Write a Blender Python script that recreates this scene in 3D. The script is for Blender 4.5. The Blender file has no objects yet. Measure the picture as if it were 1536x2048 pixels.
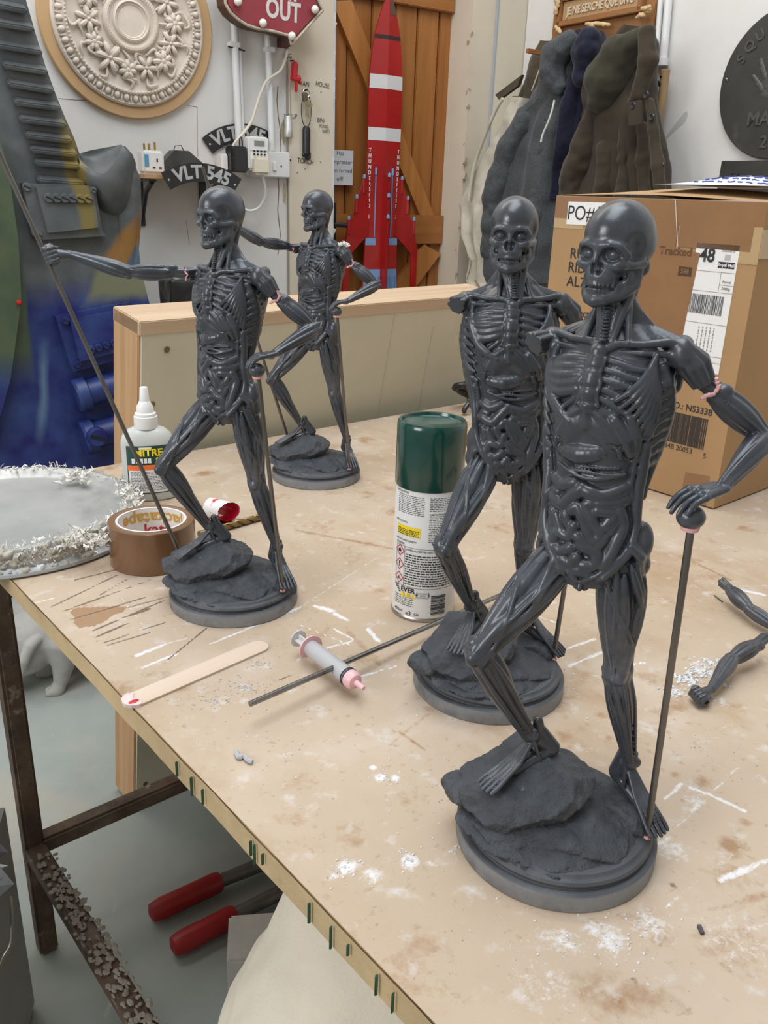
import bpy, bmesh, math, random
import numpy as np
from mathutils import Vector, Matrix, Euler
rng = random.Random(7)
scene = bpy.context.scene
COL = scene.collection
PI = math.pi
R = math.radians

# ------------------------------------------------------------------ camera
TZ = 0.76                      # height of the bench top
CAMZ = TZ + 0.40
PITCH, ROLL, FPX = R(20.57), R(2.01), 1700.0
cam_d = bpy.data.cameras.new('camera')
cam_d.sensor_fit = 'VERTICAL'
cam_d.sensor_height = 24.0
cam_d.lens = FPX / 2048.0 * 24.0
cam_d.clip_start = 0.02
cam_d.clip_end = 60
cam = bpy.data.objects.new('camera', cam_d)
COL.objects.link(cam)
cam.matrix_world = Matrix.Translation((0, 0, CAMZ)) @ Euler((PI / 2 - PITCH, 0, 0)).to_matrix().to_4x4() @ Matrix.Rotation(ROLL, 4, 'Z')
scene.camera = cam

# ------------------------------------------------------------------ light
world = bpy.data.worlds.new('World')
scene.world = world
world.use_nodes = True
wbg = world.node_tree.nodes['Background']
wbg.inputs['Color'].default_value = (1.0, 0.94, 0.86, 1)
wbg.inputs['Strength'].default_value = 0.40


def area(name, loc, target, size, power, color):
    d = bpy.data.lights.new(name, 'AREA')
    d.shape = 'RECTANGLE'
    d.size, d.size_y = size
    d.energy = power
    d.color = color
    o = bpy.data.objects.new(name, d)
    COL.objects.link(o)
    o.location = loc
    o.rotation_euler = (Vector(target) - Vector(loc)).to_track_quat('-Z', 'Y').to_euler()
    return o


area('skylight', (-0.1, 0.5, 3.6), (0.1, 0.8, 0), (1.4, 2.4), 66, (0.84, 0.92, 1.0))
area('warm_fill', (-0.6, 2.0, 3.3), (0.2, 2.1, 0), (0.5, 3.0), 30, (1.0, 0.93, 0.82))  # added warm fill from overhead, no visible fitting behind it
area('workshop_window', (-2.6, -1.3, 2.2), (0.2, 1.0, 0.8), (1.4, 1.4), 58, (0.97, 0.97, 1.0))
scene.view_settings.view_transform = 'Standard'
scene.view_settings.look = 'None'
scene.view_settings.gamma = 1.0
scene.view_settings.use_curve_mapping = False
scene.view_settings.exposure = 0.0
scene.cycles.max_bounces = 8
scene.cycles.transparent_max_bounces = 12
# ------------------------------------------------------------------ helpers
_cr, _sr, _c, _s = math.cos(ROLL), math.sin(ROLL), math.cos(PITCH), math.sin(PITCH)


def ray(px, py):
    u, v = px - 768.0, py - 1024.0
    u, v = (u * _cr + v * _sr) / FPX, (-u * _sr + v * _cr) / FPX
    return Vector((u, _c - v * _s, -_s - v * _c))


def on_z(px, py, z):
    d = ray(px, py)
    return Vector((0, 0, CAMZ)) + d * ((z - CAMZ) / d.z)


class Frame:
    """an upright local frame: x to the right along a wall, -y out of it, z up"""

    def __init__(self, origin, deg):
        self.o = Vector(origin)
        self.rz = R(deg)
        self.x = Vector((math.cos(self.rz), math.sin(self.rz), 0))
        self.y = Vector((-math.sin(self.rz), math.cos(self.rz), 0))

    def at(self, px, py, y=0.0):
        """where the line of sight meets the plane local y: (x, z)"""
        d = ray(px, py)
        C = Vector((0, 0, CAMZ)) - self.o
        t = (y - C.dot(self.y)) / d.dot(self.y)
        P = C + d * t
        return P.dot(self.x), P.z + 0.0

    def w(self, x, y, z):
        return self.o + self.x * x + self.y * y + Vector((0, 0, z))


_mats = {}


def mat(name, col, rough=0.6, metal=0.0, var=0.0, col2=None, scale=8.0, bump=0.0, bscale=60.0, spec=0.5,
        detail=6.0, stretch=None, contrast=(0.35, 0.65), trans=0.0, coat=0.0, sheen=0.0, rvar=0.0, layers=()):
    """procedural material; layers = (colour, scale, low, high, stretch) blotches laid over the base"""
    if name in _mats:
        return _mats[name]
    m = bpy.data.materials.new(name)
    m.use_nodes = True
    nt = m.node_tree
    b = nt.nodes['Principled BSDF']
    b.inputs['Base Color'].default_value = (*col, 1)
    b.inputs['Roughness'].default_value = rough
    b.inputs['Metallic'].default_value = metal
    b.inputs['Specular IOR Level'].default_value = spec
    b.inputs['Transmission Weight'].default_value = trans
    b.inputs['Coat Weight'].default_value = coat
    b.inputs['Sheen Weight'].default_value = sheen
    tc = nt.nodes.new('ShaderNodeTexCoord')

    def noise(sc, st=None, det=detail):
        mp = nt.nodes.new('ShaderNodeMapping')
        nt.links.new(tc.outputs['Object'], mp.inputs['Vector'])
        if st:
            mp.inputs['Scale'].default_value = st
        mp.inputs['Location'].default_value = (rng.uniform(-5, 5), rng.uniform(-5, 5), rng.uniform(-5, 5))
        n = nt.nodes.new('ShaderNodeTexNoise')
        n.inputs['Scale'].default_value = sc
        n.inputs['Detail'].default_value = det
        n.inputs['Roughness'].default_value = 0.62
        nt.links.new(mp.outputs['Vector'], n.inputs['Vector'])
        return n

    def ramp(n, lo, hi):
        r = nt.nodes.new('ShaderNodeMapRange')
        r.inputs['From Min'].default_value = lo
        r.inputs['From Max'].default_value = hi
        nt.links.new(n.outputs['Fac'], r.inputs['Value'])
        return r

    def mix(fac, a, c2):
        x = nt.nodes.new('ShaderNodeMix')
        x.data_type = 'RGBA'
        nt.links.new(fac, x.inputs['Factor'])
        if isinstance(a, tuple):
            x.inputs['A'].default_value = (*a, 1)
        else:
            nt.links.new(a, x.inputs['A'])
        x.inputs['B'].default_value = (*c2, 1)
        return x.outputs['Result']

    out = None
    if var or col2:
        c2 = col2 or tuple(max(0, c * (1 - var)) for c in col)
        out = mix(ramp(noise(scale, stretch), *contrast).outputs['Result'], tuple(col), c2)
    for (lc, ls, lo, hi, st) in layers:
        out = mix(ramp(noise(ls, st, 8.0), lo, hi).outputs['Result'], out or tuple(col), lc)
    if out:
        nt.links.new(out, b.inputs['Base Color'])
    if rvar:
        rr = ramp(noise(scale * 2.3), 0.3, 0.7)
        rr.inputs['To Min'].default_value = max(0.02, rough - rvar)
        rr.inputs['To Max'].default_value = min(1, rough + rvar)
        nt.links.new(rr.outputs['Result'], b.inputs['Roughness'])
    if bump:
        bn = nt.nodes.new('ShaderNodeBump')
        bn.inputs['Strength'].default_value = bump
        bn.inputs['Distance'].default_value = 0.002
        nt.links.new(noise(bscale, stretch).outputs['Fac'], bn.inputs['Height'])
        nt.links.new(bn.outputs['Normal'], b.inputs['Normal'])
    _mats[name] = m
    return m


class MB:
    """collects simple shapes into one mesh"""

    def __init__(self):
        self.v, self.f = [], []

    def add(self, vs, fs):
        o = len(self.v)
        self.v += [tuple(p) for p in vs]
        self.f += [tuple(i + o for i in f) for f in fs]
        return self

    def box(self, c, s, rot=None, bev=0.0):
        bm = bmesh.new()
        bmesh.ops.create_cube(bm, size=1)
        bmesh.ops.scale(bm, vec=s, verts=bm.verts)
        if bev:
            bmesh.ops.bevel(bm, geom=bm.edges, offset=bev, segments=2, affect='EDGES')
        if rot is not None:
            bmesh.ops.rotate(bm, cent=(0, 0, 0), matrix=rot if isinstance(rot, Matrix) else Euler(rot).to_matrix(), verts=bm.verts)
        bmesh.ops.translate(bm, vec=c, verts=bm.verts)
        bm.verts.index_update()
        self.add([v.co[:] for v in bm.verts], [[v.index for v in f.verts] for f in bm.faces])
        bm.free()
        return self

    def tube(self, pts, r, n=10, cap=True):
        pts = [Vector(p) for p in pts]
        m = len(pts)
        rs = r if isinstance(r, (list, tuple)) else [r] * m
        t0 = (pts[1] - pts[0]).normalized()
        up = Vector((0, 0, 1)) if abs(t0.z) < 0.9 else Vector((1, 0, 0))
        a = t0.cross(up).normalized()
        vs, fs = [], []
        for i in range(m):
            t = (pts[min(i + 1, m - 1)] - pts[max(i - 1, 0)]).normalized()
            a = (a - t * a.dot(t))
            a = a.normalized() if a.length > 1e-9 else t.orthogonal().normalized()
            b = t.cross(a)
            for k in range(n):
                q = 2 * PI * k / n
                vs.append(pts[i] + (a * math.cos(q) + b * math.sin(q)) * rs[i])
        for i in range(m - 1):
            for k in range(n):
                fs.append((i * n + k, i * n + (k + 1) % n, (i + 1) * n + (k + 1) % n, (i + 1) * n + k))
        if cap:
            fs.append(tuple(range(n))[::-1])
            fs.append(tuple((m - 1) * n + k for k in range(n)))
        return self.add(vs, fs)

    def lathe(self, prof, n=48, c=(0, 0, 0), axis='Z'):
        """prof: (radius, height) from bottom to top"""
        vs, fs, idx = [], [], []
        for (r, h) in prof:
            if r < 1e-7:
                idx.append([len(vs)])
                vs.append((0, 0, h))
            else:
                idx.append(list(range(len(vs), len(vs) + n)))
                vs += [(r * math.cos(2 * PI * k / n), r * math.sin(2 * PI * k / n), h) for k in range(n)]
        for a, b in zip(idx, idx[1:]):
            for k in range(n):
                k2 = (k + 1) % n
                if len(a) == 1 and len(b) == 1:
                    continue
                if len(a) == 1:
                    fs.append((a[0], b[k2], b[k]))
                elif len(b) == 1:
                    fs.append((a[k], a[k2], b[0]))
                else:
                    fs.append((a[k], a[k2], b[k2], b[k]))
        if axis == 'Y':       # axis pointing towards -y
            vs = [(x, -z, y) for (x, y, z) in vs]
        if axis == 'X':
            vs = [(z, x, y) for (x, y, z) in vs]
        return self.add([(x + c[0], y + c[1], z + c[2]) for (x, y, z) in vs], fs)

    def prism(self, poly, y0, y1):
        """poly of (x, z) extruded from y0 to y1 (wall style)"""
        n = len(poly)
        ar = sum(poly[i][0] * poly[(i + 1) % n][1] - poly[(i + 1) % n][0] * poly[i][1] for i in range(n))
        if ar < 0:
            poly = poly[::-1]
        lo, hi = min(y0, y1), max(y0, y1)
        vs = [(x, lo, z) for x, z in poly] + [(x, hi, z) for x, z in poly]
        fs = [tuple(range(n)), tuple(range(2 * n - 1, n - 1, -1))]
        fs += [(i, n + i, n + (i + 1) % n, (i + 1) % n) for i in range(n)]
        return self.add(vs, fs)

    def slab(self, poly, z0, z1):
        n = len(poly)
        ar = sum(poly[i][0] * poly[(i + 1) % n][1] - poly[(i + 1) % n][0] * poly[i][1] for i in range(n))
        if ar < 0:
            poly = poly[::-1]
        vs = [(x, y, z0) for x, y in poly] + [(x, y, z1) for x, y in poly]
        fs = [tuple(range(n))[::-1], tuple(range(n, 2 * n))]
        fs += [(i, (i + 1) % n, n + (i + 1) % n, n + i) for i in range(n)]
        return self.add(vs, fs)

    def ball(self, c, r, n=12, m=8):
        rx, ry, rz = r if isinstance(r, (tuple, list)) else (r, r, r)
        vs, fs = [(c[0], c[1], c[2] - rz)], []
        for j in range(1, m):
            th = PI * j / m
            for k in range(n):
                ph = 2 * PI * k / n
                vs.append((c[0] + rx * math.sin(th) * math.cos(ph), c[1] + ry * math.sin(th) * math.sin(ph), c[2] - rz * math.cos(th)))
        vs.append((c[0], c[1], c[2] + rz))
        for k in range(n):
            fs.append((0, 1 + (k + 1) % n, 1 + k))
        for j in range(m - 2):
            for k in range(n):
                a = 1 + j * n
                fs.append((a + k, a + (k + 1) % n, a + n + (k + 1) % n, a + n + k))
        a = 1 + (m - 2) * n
        for k in range(n):
            fs.append((a + k, a + (k + 1) % n, len(vs) - 1))
        return self.add(vs, fs)

    def grid(self, fn, nu, nv, wrap=False):
        vs = [fn(i / (nu if wrap else nu - 1), j / (nv - 1)) for j in range(nv) for i in range(nu)]
        fs = []
        for j in range(nv - 1):
            for i in range(nu if wrap else nu - 1):
                i2 = (i + 1) % nu
                fs.append((j * nu + i, j * nu + i2, (j + 1) * nu + i2, (j + 1) * nu + i))
        return self.add(vs, fs)

    def build(self, name, m, parent=None, smooth=True, angle=35, data_only=False):
        me = bpy.data.meshes.new(name)
        me.from_pydata(self.v, [], self.f)
        return link(name, me, m, parent, smooth, angle)


def link(name, me, m, parent=None, smooth=True, angle=35):
    me.materials.append(m)
    if smooth:
        me.polygons.foreach_set('use_smooth', [True] * len(me.polygons))
        if angle < 180:
            me.set_sharp_from_angle(angle=R(angle))
    me.update()
    o = bpy.data.objects.new(name, me)
    COL.objects.link(o)
    if parent is not None:
        o.parent = parent
    return o


def tag(o, label=None, cat=None, group=None, kind=None):
    if label:
        o['label'] = label
    if cat:
        o['category'] = cat
    if group:
        o['group'] = group
    if kind:
        o['kind'] = kind
    return o


def thing(name, label, cat, loc=(0, 0, 0), rz=0.0, group=None):
    o = bpy.data.objects.new(name, None)
    o.empty_display_size = 0.05
    COL.objects.link(o)
    o.location = loc
    o.rotation_euler = (0, 0, rz)
    return tag(o, label, cat, group)


def structure(o):
    o['kind'] = 'structure'
    return o


def text_mesh(s, size, depth=0.0006, align='CENTER', spacing=1.0, squash=1.0, bold=0.0, line=1.0):
    cu = bpy.data.curves.new('lettering', 'FONT')
    cu.body = s
    cu.size = size
    cu.extrude = depth
    cu.align_x = align
    cu.align_y = 'CENTER'
    cu.space_character = spacing
    cu.space_line = line
    cu.offset = bold
    cu.resolution_u = 3
    o = bpy.data.objects.new('lettering', cu)
    COL.objects.link(o)
    dg = bpy.context.evaluated_depsgraph_get()
    me = bpy.data.meshes.new_from_object(o.evaluated_get(dg))
    bpy.data.objects.remove(o)
    bpy.data.curves.remove(cu)
    if squash != 1.0:
        for v in me.vertices:
            v.co.x *= squash
    return me


def text(s, size, m, parent, loc, rot=(PI / 2, 0, 0), name='lettering', fn=None, **kw):
    """flat lettering; default stands upright facing -y"""
    me = text_mesh(s, size, **kw)
    M = Matrix.Translation(loc) @ (rot.to_4x4() if isinstance(rot, Matrix) else Euler(rot).to_matrix().to_4x4())
    me.transform(M)
    if fn:
        for v in me.vertices:
            v.co = fn(v.co)
    return link(name, me, m, parent, smooth=False)


def dup(o, parent=None):
    c = o.copy()
    COL.objects.link(c)
    c.parent = parent
    for ch in list(o.children):
        dup(ch, c)
    return c


def smooth_path(pts, n=8, closed=False):
    P = [Vector(p) for p in pts]
    out = []
    m = len(P)
    for i in range(m - 1):
        p0, p1, p2, p3 = P[max(i - 1, 0)], P[i], P[i + 1], P[min(i + 2, m - 1)]
        for k in range(n):
            t = k / n
            out.append(0.5 * ((2 * p1) + (p2 - p0) * t + (2 * p0 - 5 * p1 + 4 * p2 - p3) * t * t + (3 * p1 - p0 - 3 * p2 + p3) * t ** 3))
    out.append(P[-1])
    return out


# ------------------------------------------------------------------ distance-field modelling (numpy + surface nets)
class Field:
    def __init__(self, lo, hi, h):
        self.lo = np.array(lo, np.float32)
        self.h = h
        self.n = np.ceil((np.array(hi) - np.array(lo)) / h).astype(int) + 1
        self.d = np.full(self.n, 9.0, np.float32)

    def _win(self, a, b):
        i0 = np.clip(np.floor((a - self.lo) / self.h).astype(int), 0, self.n - 1)
        i1 = np.clip(np.ceil((b - self.lo) / self.h).astype(int) + 1, 1, self.n)
        if np.any(i1 <= i0):
            return None
        sl = tuple(slice(p, q) for p, q in zip(i0, i1))
        ax = [self.lo[k] + self.h * np.arange(i0[k], i1[k], dtype=np.float32) for k in range(3)]
        return sl, ax[0][:, None, None], ax[1][None, :, None], ax[2][None, None, :]

    def _mix(self, sl, nd, k, op):
        o = self.d[sl]
        if op == 'sub':
            h = np.maximum(k - np.abs(o + nd), 0) / k
            self.d[sl] = np.maximum(o, -nd) + h * h * k * 0.25
        else:
            h = np.maximum(k - np.abs(o - nd), 0) / k
            self.d[sl] = np.minimum(o, nd) - h * h * k * 0.25

    def cone(self, a, b, r0, r1, k=1.0, op='add'):
        a = np.asarray(a, np.float32)
        b = np.asarray(b, np.float32)
        m = max(r0, r1) + k + 2.5 * self.h
        w = self._win(np.minimum(a, b) - m, np.maximum(a, b) + m)
        if w is None:
            return
        sl, X, Y, Z = w
        ab = b - a
        L2 = float(ab @ ab) + 1e-9
        px, py, pz = X - a[0], Y - a[1], Z - a[2]
        t = np.clip((px * ab[0] + py * ab[1] + pz * ab[2]) / L2, 0, 1)
        nd = np.sqrt((px - t * ab[0]) ** 2 + (py - t * ab[1]) ** 2 + (pz - t * ab[2]) ** 2) - (r0 + (r1 - r0) * t)
        self._mix(sl, nd, k, op)

    def chain(self, pts, rs, k=1.0, op='add'):
        if not isinstance(rs, (list, tuple, np.ndarray)):
            rs = [rs] * len(pts)
        if len(rs) != len(pts):
            rs = np.interp(np.linspace(0, 1, len(pts)), np.linspace(0, 1, len(rs)), rs)
        P = np.asarray(pts, np.float32)
        m = float(max(rs)) + k + 2.5 * self.h
        w = self._win(P.min(0) - m, P.max(0) + m)
        if w is None:
            return
        sl, X, Y, Z = w
        nd = None
        for i in range(len(P) - 1):
            a, ab = P[i], P[i + 1] - P[i]
            L2 = float(ab @ ab) + 1e-9
            px, py, pz = X - a[0], Y - a[1], Z - a[2]
            t = np.clip((px * ab[0] + py * ab[1] + pz * ab[2]) / L2, 0, 1)
            d = np.sqrt((px - t * ab[0]) ** 2 + (py - t * ab[1]) ** 2 + (pz - t * ab[2]) ** 2) - (rs[i] + (rs[i + 1] - rs[i]) * t)
            nd = d if nd is None else np.minimum(nd, d)
        self._mix(sl, nd, k, op)

    def ell(self, c, r, axes=None, k=1.0, op='add'):
        c = np.asarray(c, np.float32)
        r = np.asarray(r, np.float32)
        m = r.max() + k + 2.5 * self.h
        w = self._win(c - m, c + m)
        if w is None:
            return
        sl, X, Y, Z = w
        px, py, pz = X - c[0], Y - c[1], Z - c[2]
        if axes is not None:
            A = np.asarray(axes, np.float32)
            px, py, pz = [px * A[i][0] + py * A[i][1] + pz * A[i][2] for i in range(3)]
        k0 = np.sqrt((px / r[0]) ** 2 + (py / r[1]) ** 2 + (pz / r[2]) ** 2)
        k1 = np.sqrt((px / r[0] ** 2) ** 2 + (py / r[1] ** 2) ** 2 + (pz / r[2] ** 2) ** 2) + 1e-6
        nd = np.where(k0 < 0.05, -r.min(), k0 * (k0 - 1) / k1)
        self._mix(sl, nd, k, op)

    def func(self, lo, hi, fn, k=1.0, op='add'):
        w = self._win(np.asarray(lo, np.float32), np.asarray(hi, np.float32))
        sl, X, Y, Z = w
        self._mix(sl, fn(X, Y, Z).astype(np.float32), k, op)

    def mesh(self, name, scale=0.001):
        d = self.d
        ins = d < 0
        n = self.n
        c = np.zeros(n - 1, np.uint8)
        for i in (0, 1):
            for j in (0, 1):
                for k in (0, 1):
                    c += ins[i:n[0] - 1 + i, j:n[1] - 1 + j, k:n[2] - 1 + k]
        cells = np.argwhere((c > 0) & (c < 8))
        idx = np.full(n - 1, -1, np.int32)
        idx[tuple(cells.T)] = np.arange(len(cells))
        P = np.zeros((len(cells), 3))
        W = np.zeros(len(cells))
        cor = [(i, j, k) for i in (0, 1) for j in (0, 1) for k in (0, 1)]
        val = {q: d[cells[:, 0] + q[0], cells[:, 1] + q[1], cells[:, 2] + q[2]] for q in cor}
        for a in cor:
            for ax in range(3):
                if a[ax]:
                    continue
                b = list(a)
                b[ax] = 1
                b = tuple(b)
                va, vb = val[a], val[b]
                s = (va < 0) != (vb < 0)
                t = np.where(s, va / np.where(s, va - vb, 1), 0)
                for q in range(3):
                    P[:, q] += np.where(s, a[q] + (t if q == ax else 0), 0)
                W += s
        P = (cells + P / W[:, None]) * self.h + self.lo
        quads = []
        for ax in range(3):
            u, v = (ax + 1) % 3, (ax + 2) % 3
            sa = [slice(1, -1)] * 3
            sb = [slice(1, -1)] * 3
            sa[ax] = slice(0, -1)
            sb[ax] = slice(1, None)
            A, B = ins[tuple(sa)], ins[tuple(sb)]
            e = np.argwhere(A != B)
            off = np.ones(3, int)
            off[ax] = 0
            e = e + off
            fl = ins[tuple(e.T)]
            du = np.zeros(3, int)
            du[u] = 1
            dv = np.zeros(3, int)
            dv[v] = 1
            q = np.stack([idx[tuple((e - du - dv).T)], idx[tuple((e - dv).T)], idx[tuple(e.T)], idx[tuple((e - du).T)]], 1)
            q[~fl] = q[~fl][:, ::-1]
            quads.append(q)
        Q = np.concatenate(quads)
        Q = Q[(Q >= 0).all(1)]
        me = bpy.data.meshes.new(name)
        me.vertices.add(len(P))
        me.vertices.foreach_set('co', (P * scale).ravel())
        me.loops.add(Q.size)
        me.loops.foreach_set('vertex_index', Q.ravel().astype(np.int32))
        me.polygons.add(len(Q))
        me.polygons.foreach_set('loop_start', np.arange(0, Q.size, 4, dtype=np.int32))
        me.update(calc_edges=True)
        me.validate()
        return me


def vnoise(P, seed=0):
    """smooth value noise on an (n,3) array, about -1..1"""
    P = np.asarray(P, float)
    i = np.floor(P).astype(int)
    f = P - i
    f = f * f * (3 - 2 * f)
    out = 0
    for a in (0, 1):
        for b in (0, 1):
            for c in (0, 1):
                h = (i[:, 0] + a) * 374761393 + (i[:, 1] + b) * 668265263 + (i[:, 2] + c) * 2147483647 + seed * 974711
                h = (h ^ (h >> 13)) * 1274126177
                h = ((h ^ (h >> 16)) & 0xffff) / 32767.5 - 1
                out = out + h * (f[:, 0] if a else 1 - f[:, 0]) * (f[:, 1] if b else 1 - f[:, 1]) * (f[:, 2] if c else 1 - f[:, 2])
    return out


def roughen(me, amps, seed=1):
    """push vertices along their normals by layered noise; amps = [(size, amount)]"""
    n = len(me.vertices)
    co = np.empty(n * 3)
    me.vertices.foreach_get('co', co)
    co = co.reshape(-1, 3)
    no = np.empty(n * 3)
    me.vertices.foreach_get('normal', no)
    no = no.reshape(-1, 3)
    d = sum(vnoise(co / s, seed + i) * a for i, (s, a) in enumerate(amps))
    co = co + no * d[:, None]
    me.vertices.foreach_set('co', co.ravel())
    me.update()
    return me
# ------------------------------------------------------------------ room shell
WA = Frame((-1.4534, 2.1554, 0), 34)            # wall with the ceiling rose and the door
CORNER = 2.158
WB = Frame(WA.w(CORNER, 0, 0), -56)             # wall with the coats

WHITEW = mat('white_painted_board', (0.74, 0.73, 0.71), rough=0.6, var=0.10, scale=2.5, bump=0.12, bscale=70, layers=(((0.60, 0.55, 0.47), 3.2, .63, .80, None), ((0.50, 0.46, 0.40), 26, .74, .80, None)))
CREAM = mat('cream_painted_board', (0.66, 0.59, 0.48), rough=0.6, var=0.08, scale=4, bump=0.12, bscale=90, layers=(((0.56, 0.49, 0.38), 5, .60, .80, None),))
CREAM_SHADED = mat('shaded_cream_strip', (0.55, 0.52, 0.42), rough=0.65, var=0.12, scale=5, bump=0.1, bscale=80)  # shade on the wall return, put into the colour as a darker cream
PLASTER_TORN = mat('torn_plaster', (0.52, 0.42, 0.28), rough=0.9, var=0.3, scale=60, bump=0.4, bscale=200)
CRACK = mat('wall_crack', (0.20, 0.13, 0.08), rough=0.9)
FLOORM = mat('grey_green_floor_paint', (0.34, 0.375, 0.355), rough=0.58, var=0.18, scale=3.0, bump=0.10, bscale=160, layers=(((0.44, 0.40, 0.32), 2.2, .54, .74, None), ((0.50, 0.51, 0.49), 40, .66, .74, (1, .25, 1)), ((0.13, 0.11, 0.09), 12, .70, .78, None)))

structure(MB().box((0.6, 1.2, -0.02), (9.0, 9.0, 0.04)).build('floor', FLOORM))


def wall_obj(name, F, boxes, m):
    """boxes: (x0, x1, y0, y1, z0, z1) in the wall frame"""
    o = thing(name, None, None, F.o, F.rz)
    b = MB()
    for (x0, x1, y0, y1, z0, z1) in boxes:
        b.box(((x0 + x1) / 2, (y0 + y1) / 2, (z0 + z1) / 2), (x1 - x0, y1 - y0, z1 - z0))
    w = b.build(name, m, None, smooth=False)
    w.location = F.o
    w.rotation_euler = (0, 0, F.rz)
    bpy.data.objects.remove(o)
    return structure(w)


wl = wall_obj('wall_left', WA, [(-2.6, 1.36, 0, .14, 0, 3.2), (1.36, 2.045, 0, .14, 2.05, 3.2)], WHITEW)
wp = wall_obj('wall_pillar', WA, [(1.338, 1.499, -.012, -.0005, 0, 3.2), (1.478, 1.499, 0, .12, 0, 2.05)], CREAM)
wc = wall_obj('wall_corner', WA, [(2.046, 2.30, 0, .14, 0, 3.2)], CREAM)
wr = wall_obj('wall_right', WB, [(0.15, 3.8, 0, .14, 0, 3.2)], WHITEW)
wr2 = wall_obj('wall_right_strip', WB, [(0.0, .148, -.006, .14, 0, 3.2)], CREAM_SHADED)
# grey edging beads and torn plaster edges
structure(MB().box((0, 0, 1.6), (.010, .010, 3.2)).build('trim_1', mat('grey_bead', (.36, .38, .42), rough=.5), wc, False)).location = (2.150, -.006, 0)
e = MB().box((1.4985, -.006, 1.5), (.006, .014, 3.0)).build('trim_2', mat('pale_edge', (.62, .66, .72), rough=.6, var=.3, scale=20), wp, False)
structure(e)
g = random.Random(4)
for host, x, z0, z1, n in ((wp, 1.503, .7, 1.75, 16), (wc, 2.046, .55, 1.75, 14)):
    b = MB()
    for i in range(n):
        z = z0 + (z1 - z0) * (i + g.random()) / n
        s = g.uniform(.004, .012)
        b.box((x + g.uniform(-.004, .004), g.uniform(-.010, .02), z), (s, .008, s * g.uniform(1, 4)), (g.uniform(-.5, .5), g.uniform(-.6, .6), g.uniform(-.5, .5)))
    b.build('torn_plaster_edge', WHITEW if host is wp else PLASTER_TORN, host, False)['kind'] = 'stuff'
# cracks between wall boards
cr = MB()
def crack(pix, r=.0008, F=WA, b=cr, y=0.0):
    q = []
    for (a, c) in pix:
        x, z = F.at(a, c, y)
        q.append((x + g.uniform(-.0015, .0015), y, z + g.uniform(-.0015, .0015)))
    b.tube(q, r, 5)
crack([(117, 197), (135, 199), (150, 199), (168, 201), (190, 203)])
crack([(374, 211), (385, 213), (394, 215)])
crack([(394, 215), (395, 250), (394, 290), (396, 312)], .0007)
crack([(372, 440), (376, 470), (380, 490)], .0006)
crack([(555, 172), (553, 200), (556, 230), (560, 258), (562, 300), (556, 345), (558, 380), (556, 420), (560, 470), (555, 510)], .0016)
cr.build('board_crack', CRACK, wl)['kind'] = 'stuff'
b = MB()
for (pts) in ([(568, 236), (562, 250), (563, 275), (568, 290), (571, 262)], [(568, 365), (565, 380), (566, 402), (571, 408), (572, 380)], [(566, 600), (562, 640), (567, 660), (571, 620)]):
    b.prism([WA.at(a, c) for a, c in pts], -.0014, .001)
b.build('chipped_paint', PLASTER_TORN, wl, False)['kind'] = 'stuff'
structure(MB().box((1.3365, -.004, 1.5), (.004, .012, 3.0)).build('trim_3', mat('joint_gap', (.33, .29, .23), rough=.9), wp, False))

# ------------------------------------------------------------------ ledged and braced door
PINE = mat('varnished_pine', (0.40, 0.165, 0.042), rough=0.42, col2=(0.25, 0.085, 0.020), scale=3.0, stretch=(9, 9, .5), contrast=(.35, .75), bump=0.05, bscale=30, spec=.45, layers=(((0.16, 0.045, 0.012), 9, .70, .76, (1, 1, .5)),))
PINEL = mat('varnished_pine_light', (0.50, 0.215, 0.058), rough=0.42, col2=(0.36, 0.135, 0.032), scale=3.0, stretch=(9, 9, .5), contrast=(.35, .75), spec=.45, layers=(((0.18, 0.055, 0.016), 9, .72, .78, (1, 1, .5)),))
PINEH = mat('varnished_pine_rail', (0.40, 0.165, 0.042), rough=0.42, col2=(0.26, 0.09, 0.022), scale=3.0, stretch=(.5, 9, 9), contrast=(.35, .75), spec=.45)
BRASS = mat('brass', (0.62, 0.42, 0.12), rough=0.3, metal=1.0, var=.2, scale=60)
BLACKM = mat('black_iron', (0.02, 0.02, 0.022), rough=0.45, metal=.3)
door = structure(thing('door_1', None, None, WA.w(0, .12, 0), WA.rz))
px0, px1, n = 1.345, 2.088, 8
for i in range(n):
    w = (px1 - px0) / n
    MB().box((px0 + w * (i + .5), .0 + .010, 1.0), (w - .005, .020, 1.98), bev=.003).build('plank', PINE, door, True)
MB().box(((px0 + px1) / 2, .018, 1.0), (px1 - px0, .008, 1.98)).build('plank_backing', mat('pine_groove', (.09, .03, .01), rough=.8), door, False)
for z0, z1 in ((1.752, 1.90), (.985, 1.088), (.14, .25)):
    MB().box(((px0 + px1) / 2 - .02, -.011, (z0 + z1) / 2), (px1 - px0 - .05, .022, z1 - z0), bev=.003).build('ledge', PINEH, door)
for a, c in (((1.36, .25), (2.0, .984)),):
    d = (Vector((c[0], 0, c[1])) - Vector((a[0], 0, a[1])))
    nrm = Vector((-d.z, 0, d.x)).normalized() * .052
    p, q = Vector((a[0], 0, a[1])), Vector((c[0], 0, c[1]))
    poly = [p - nrm, q - nrm, q + nrm, p + nrm]
    z0, z1 = min(a[1], c[1]), max(a[1], c[1])
    MB().prism([(v.x, min(max(v.z, z0), z1)) for v in poly], -.021, 0).build('brace', PINEL, door, False)
MB().prism([WA.at(a, c, .10) for a, c in ((664, 3), (840, 431), (868, 431), (703, 0))], -.021, 0).build('brace', PINEL, door, False)
MB().box((2.122, -.035, 1.0), (.062, .13, 2.02), bev=.003).build('jamb', PINEL, door)
MB().box((1.335, -.035, 1.0), (.05, .13, 2.02), bev=.003).build('jamb', PINEL, door)
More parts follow.
